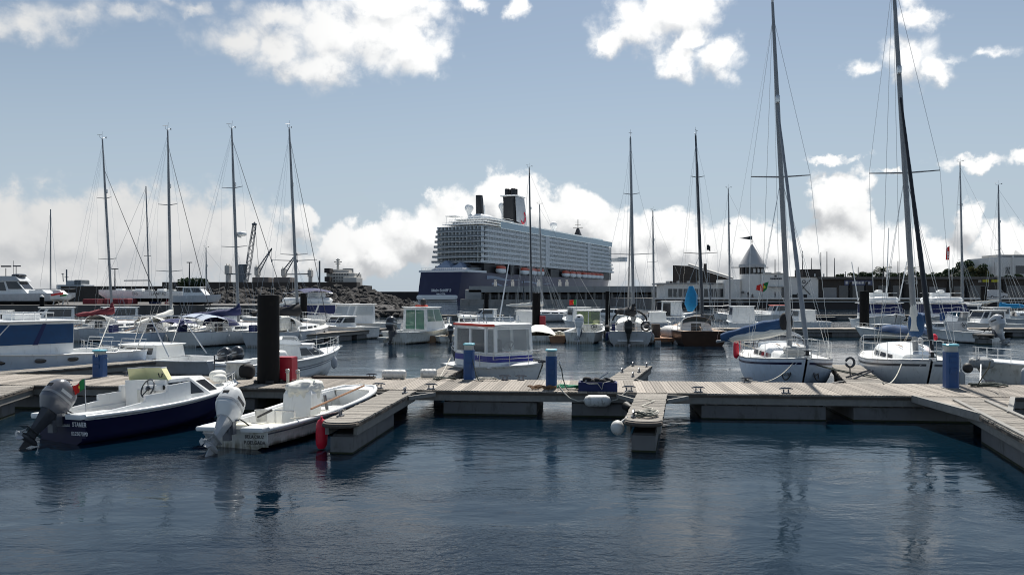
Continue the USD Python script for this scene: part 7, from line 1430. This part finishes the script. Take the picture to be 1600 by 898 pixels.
# blue tub of gear
s0 = main_px(934); c = mp(s0, .32); t = thing('gear_tub', 'blue plastic tub heaped with black gear, at the walkway edge', 'tub', c, TH)
W_, D_, H_ = .88, .42, .2; tb_ = MB()
for (x, y, sx, sy) in ((0, -D_/2, W_, .03), (0, D_/2, W_, .03), (-W_/2, 0, .03, D_), (W_/2, 0, .03, D_)): tb_.box((x, y, H_/2), (sx+.03, sy, H_))
tb_.box((0, 0, .02), (W_, D_, .03)); obj('tub', tb_, 'navy_cloth', t); obj('rim', MB().tube([(-W_/2, -D_/2-.01, H_), (W_/2, -D_/2-.01, H_), (W_/2, D_/2, H_), (-W_/2, D_/2, H_), (-W_/2, -D_/2-.01, H_)], .018, 6), 'navy_cloth', t)
g_ = MB()
for k in range(9): g_.blob((rng.uniform(-.36, .36), rng.uniform(-.12, .12), .17+rng.uniform(0, .06)), (rng.uniform(.16, .3), .2, .13), .8, 1, (rng.uniform(0, 3), 0, rng.uniform(0, 3)))
obj('net_heap', g_, 'black_cloth', t, smooth=True); obj('pole_end', MB().tube([(-.1, 0, .2), (.25, .1, .42)], .014, 5).tube([(-.3, 0, .22), (-.05, .3, .30)], .02, 5), 'alu', t); obj('rope_turn', MB().tube([(-.34, -.2, .22), (-.2, -.26, .18), (0, -.24, .19), (.1, -.26, .05), (.13, -.24, .2), (.3, -.1, .24)], .012, 6), 'rope', t)
# fenders, buoys and rolls
a, b = mp(main_px(912), -.10, .42), mp(main_px(955), -.10, .42); solo('hanging_fender', MB().tube([a, a+(b-a)*.06, a+(b-a)*.2, a+(b-a)*.8, a+(b-a)*.94, b], [.02, .10, .145, .145, .10, .02], 14), 'fender_white', 'dirty white fender lying along the walkway edge below the blue tub', 'fender', smooth=50)
rope('slack pale rope from the middle pedestal to the long white fender', np.vstack([mp(main_px(872), .0, .78), mp(main_px(880), -.08, .62), mp(main_px(890), -.12, .48), mp(main_px(903), -.12, .41), a]), .016)
rope('pale rope end right of the long white fender', np.vstack([b, mp(main_px(964), -.11, .46), mp(main_px(975), -.06, .60), mp(main_px(984), .1, .66)]), .014)
solo('small_fender', MB().tube([mp(main_px(975), -.12, .36), mp(main_px(977), -.2, .33), mp(main_px(984), -.34, .27)], [.04, .11, .09], 12), 'black_rubber', 'black rubber fender in the corner left of the narrow front finger', 'fender', smooth=50)
solo('round_buoy', MB().blob((2.0, 15.15, .42), (.26, .26, .28), 1, 3).tube([(2.05, 15.15, .5), (2.2, 15.2, .6)], .03, 6), 'fender_white', 'grubby white ball buoy on the end of the narrow front finger', 'buoy', smooth=True)
solo('red_fender', MB().lathe([(.02, -.01), (.07, .0), (.105, .07), (.11, .15), (.11, .38), (.105, .46), (.07, .53), (.025, .56), (.02, .60)], 14, X(502.5, 15.2)*np.array([1, 0, 0])+[0, 15.2, .02]), 'red_vinyl', 'bright red fender between the white open boat and the finger', 'fender', smooth=50)
for i, (px0, px1, y) in enumerate(((600, 636, 2.45), (656, 680, 2.75))):
    a, b = mp(main_px(px0, 1), y, DECK+.13), mp(main_px(px1, 1), y, DECK+.13); r = MB(); ks = np.linspace(0, 1, 15)
    r.tube([a+(b-a)*k for k in ks], [.125*(1 if 0 < j < 14 else .85)*(1-.06*(j % 4 == 2)) for j in range(15)], 14); solo('roll_fender', r, 'fender_white', ('dirty white roll fender on the walkway far edge, left one', 'dirty white roll fender on the walkway far edge beside the cabin boat, right one')[i], 'fender', smooth=50)
# equipment between the navy boat and the thick pile
c = mp(main_px(383, 1), 2.2); t = thing('dock_box', 'grey slope-topped dock box on the walkway left of the thick pile', 'dock box', c, TH); obj('body', MB().rings(np.array([[(-.32, -.25, 0), (.32, -.25, 0), (.32, .25, 0), (-.32, .25, 0)], [(-.26, -.2, .42), (.22, -.2, .42), (.22, .2, .42), (-.26, .2, .42)]])), 'gelcoat_old', t); obj('lid', MB().box((-.02, 0, .44), (.56, .46, .04)), 'gelcoat_grey', t)
c = mp(main_px(355, 1), 2.2); t = thing('ladder_frame', 'dark metal boarding ladder frame beside the grey dock box', 'ladder', c, TH)
for x in (-.18, .18): obj('upright', MB().tube([(x, 0, 0), (x, 0, .62), (x+.05, .25, .66)], .022, 6), 'mast_dark', t)
for z in (.15, .32, .5): obj('rung', MB().tube([(-.18, 0, z), (.18, 0, z)], .018, 6), 'mast_dark', t)
solo('dark_bag', MB().blob(mp(main_px(398, 1), 2.1, DECK+.2), (.42, .4, .42), .7, 2), 'black_cloth', 'dark bag against the foot of the thick black pile', 'bag', smooth=True)
for i, px in enumerate((490, 508)):
    c = mp(main_px(px, 1), .55 if i else .7); t = thing('mooring_post', ('pale short wooden post on the walkway right of the red cabinet', 'second pale short wooden post on the walkway, by the white boat bow')[i], 'post', c); obj('post', MB().box((0, 0, .2), (.06, .06, .4)), 'cream_deck', t); obj('eye', MB().tube([(.06*math.cos(a), -.04, .36+.05*math.sin(a)) for a in np.linspace(0, 2*PI, 11)], .01, 5, cap=False), 'alu', t)
solo('fuel_tank', MB().slab([tuple(mp(main_px(540, 1)+dx, 2.4+dy)[:2]) for dx, dy in ((-.9, -.06), (.9, -.06), (.9, .1), (-.9, .1))], DECK+.01, DECK+.07, .3), 'beam_wood', 'dark timber balk along the far edge right of the red cabinet', 'timber')
# mooring lines
rope('pale mooring line from the blue-sided sailing boat to a walkway cleat', bez((8.2, 23.25, 1.0), mp(main_px(1165, 1), 2.45, DECK+.1), .28, 14), .014)
rope('dark mooring line from the blue-sided bow down to the finger', bez((8.6, 23.4, 1.0), (10.2, 22.4, DECK+.05), .05, 8), .018, 'rope_dark'); rope('second dark line beside the first, blue-sided bow to the finger', bez((8.75, 23.5, .95), (10.0, 21.9, DECK+.05), .05, 8), .016, 'rope_dark')
rope('pale mooring line from the slim-sailed white boat to the walkway', bez((11.2, 23.0, .95), mp(main_px(1375, 1), 2.4, DECK+.04), .22, 14), .018)
rope('white mooring line from the right-edge boat down to the cable coil', bez((13.6, 23.2, 1.0), mp(main_px(1520, 1), 2.2, DECK+.05), .03, 8), .02, 'letter_white')
rope('bow line from the navy boat to the walkway', bez((-6.85, 19.4, .92), mp(main_px(372), .12, DECK+.1), .04, 8), .012); rope('bow line from the white open boat to the walkway', bez((-3.7, 19.4, .8), mp(main_px(590), .12, DECK+.1), .03, 8), .012); rope('stern line of the white open boat to the finger cleat', bez((-4.4, 15.9, .48), (-3.2, 15.4, DECK+.1), .03, 8), .012)
rope('loop of dark cable on the left pedestal beside the cabin boat', bez(mp(main_px(733, 1)+.14, 2.3, 1.2), mp(main_px(760, 1), 2.0, DECK+.03), .25, 12), .014, 'rope_dark'); rope('dark supply cable drooping from the middle pedestal', np.vstack([mp(main_px(872)+.02, .32, 1.25), mp(main_px(877), .3, 1.1), mp(main_px(879), .25, .9), mp(main_px(884), .1, .7), mp(main_px(888), .0, .66)]), .014, 'rope_dark')
rope('dark cable hanging from the right pedestal to the coil', np.vstack([mp(main_px(1497, 1), .9, 1.35), mp(main_px(1506, 1), 1.3, 1.15), mp(main_px(1509, 1), 1.7, .9), mp(main_px(1510, 1), 2.0, .66)]), .016, 'rope_dark')
rope('white line from the boat rail down to the walkway, left of the first pedestal', bez((-1.9, 24.6, 1.0), mp(main_px(690, 1), 2.2, DECK+.03), .02, 6), .014)
solo('cable_reel', MB().tube([(9.55+.12*math.cos(a), 22.6, DECK+.42+.13*math.sin(a)) for a in np.linspace(0, 2*PI, 15)], .035, 6, cap=False).tube([(9.55, 22.62, DECK+.3), (9.6, 22.7, DECK+.0)], .02, 5).tube([(9.3, 22.3, DECK+.02), (9.9, 22.1, DECK+.25)], .025, 5).tube([(9.4, 22.0, DECK+.02), (10.1, 22.4, DECK+.2)], .025, 5), 'mast_dark', 'dark folding trolley with wheels lying on the right finger', 'trolley', smooth=50)
solo('black_fender_ball', MB().blob((12.25, 21.5, .98), (.26, .26, .28), 1, 2), 'black_rubber', 'black ball fender hanging right of the last pedestal', 'fender', smooth=True)
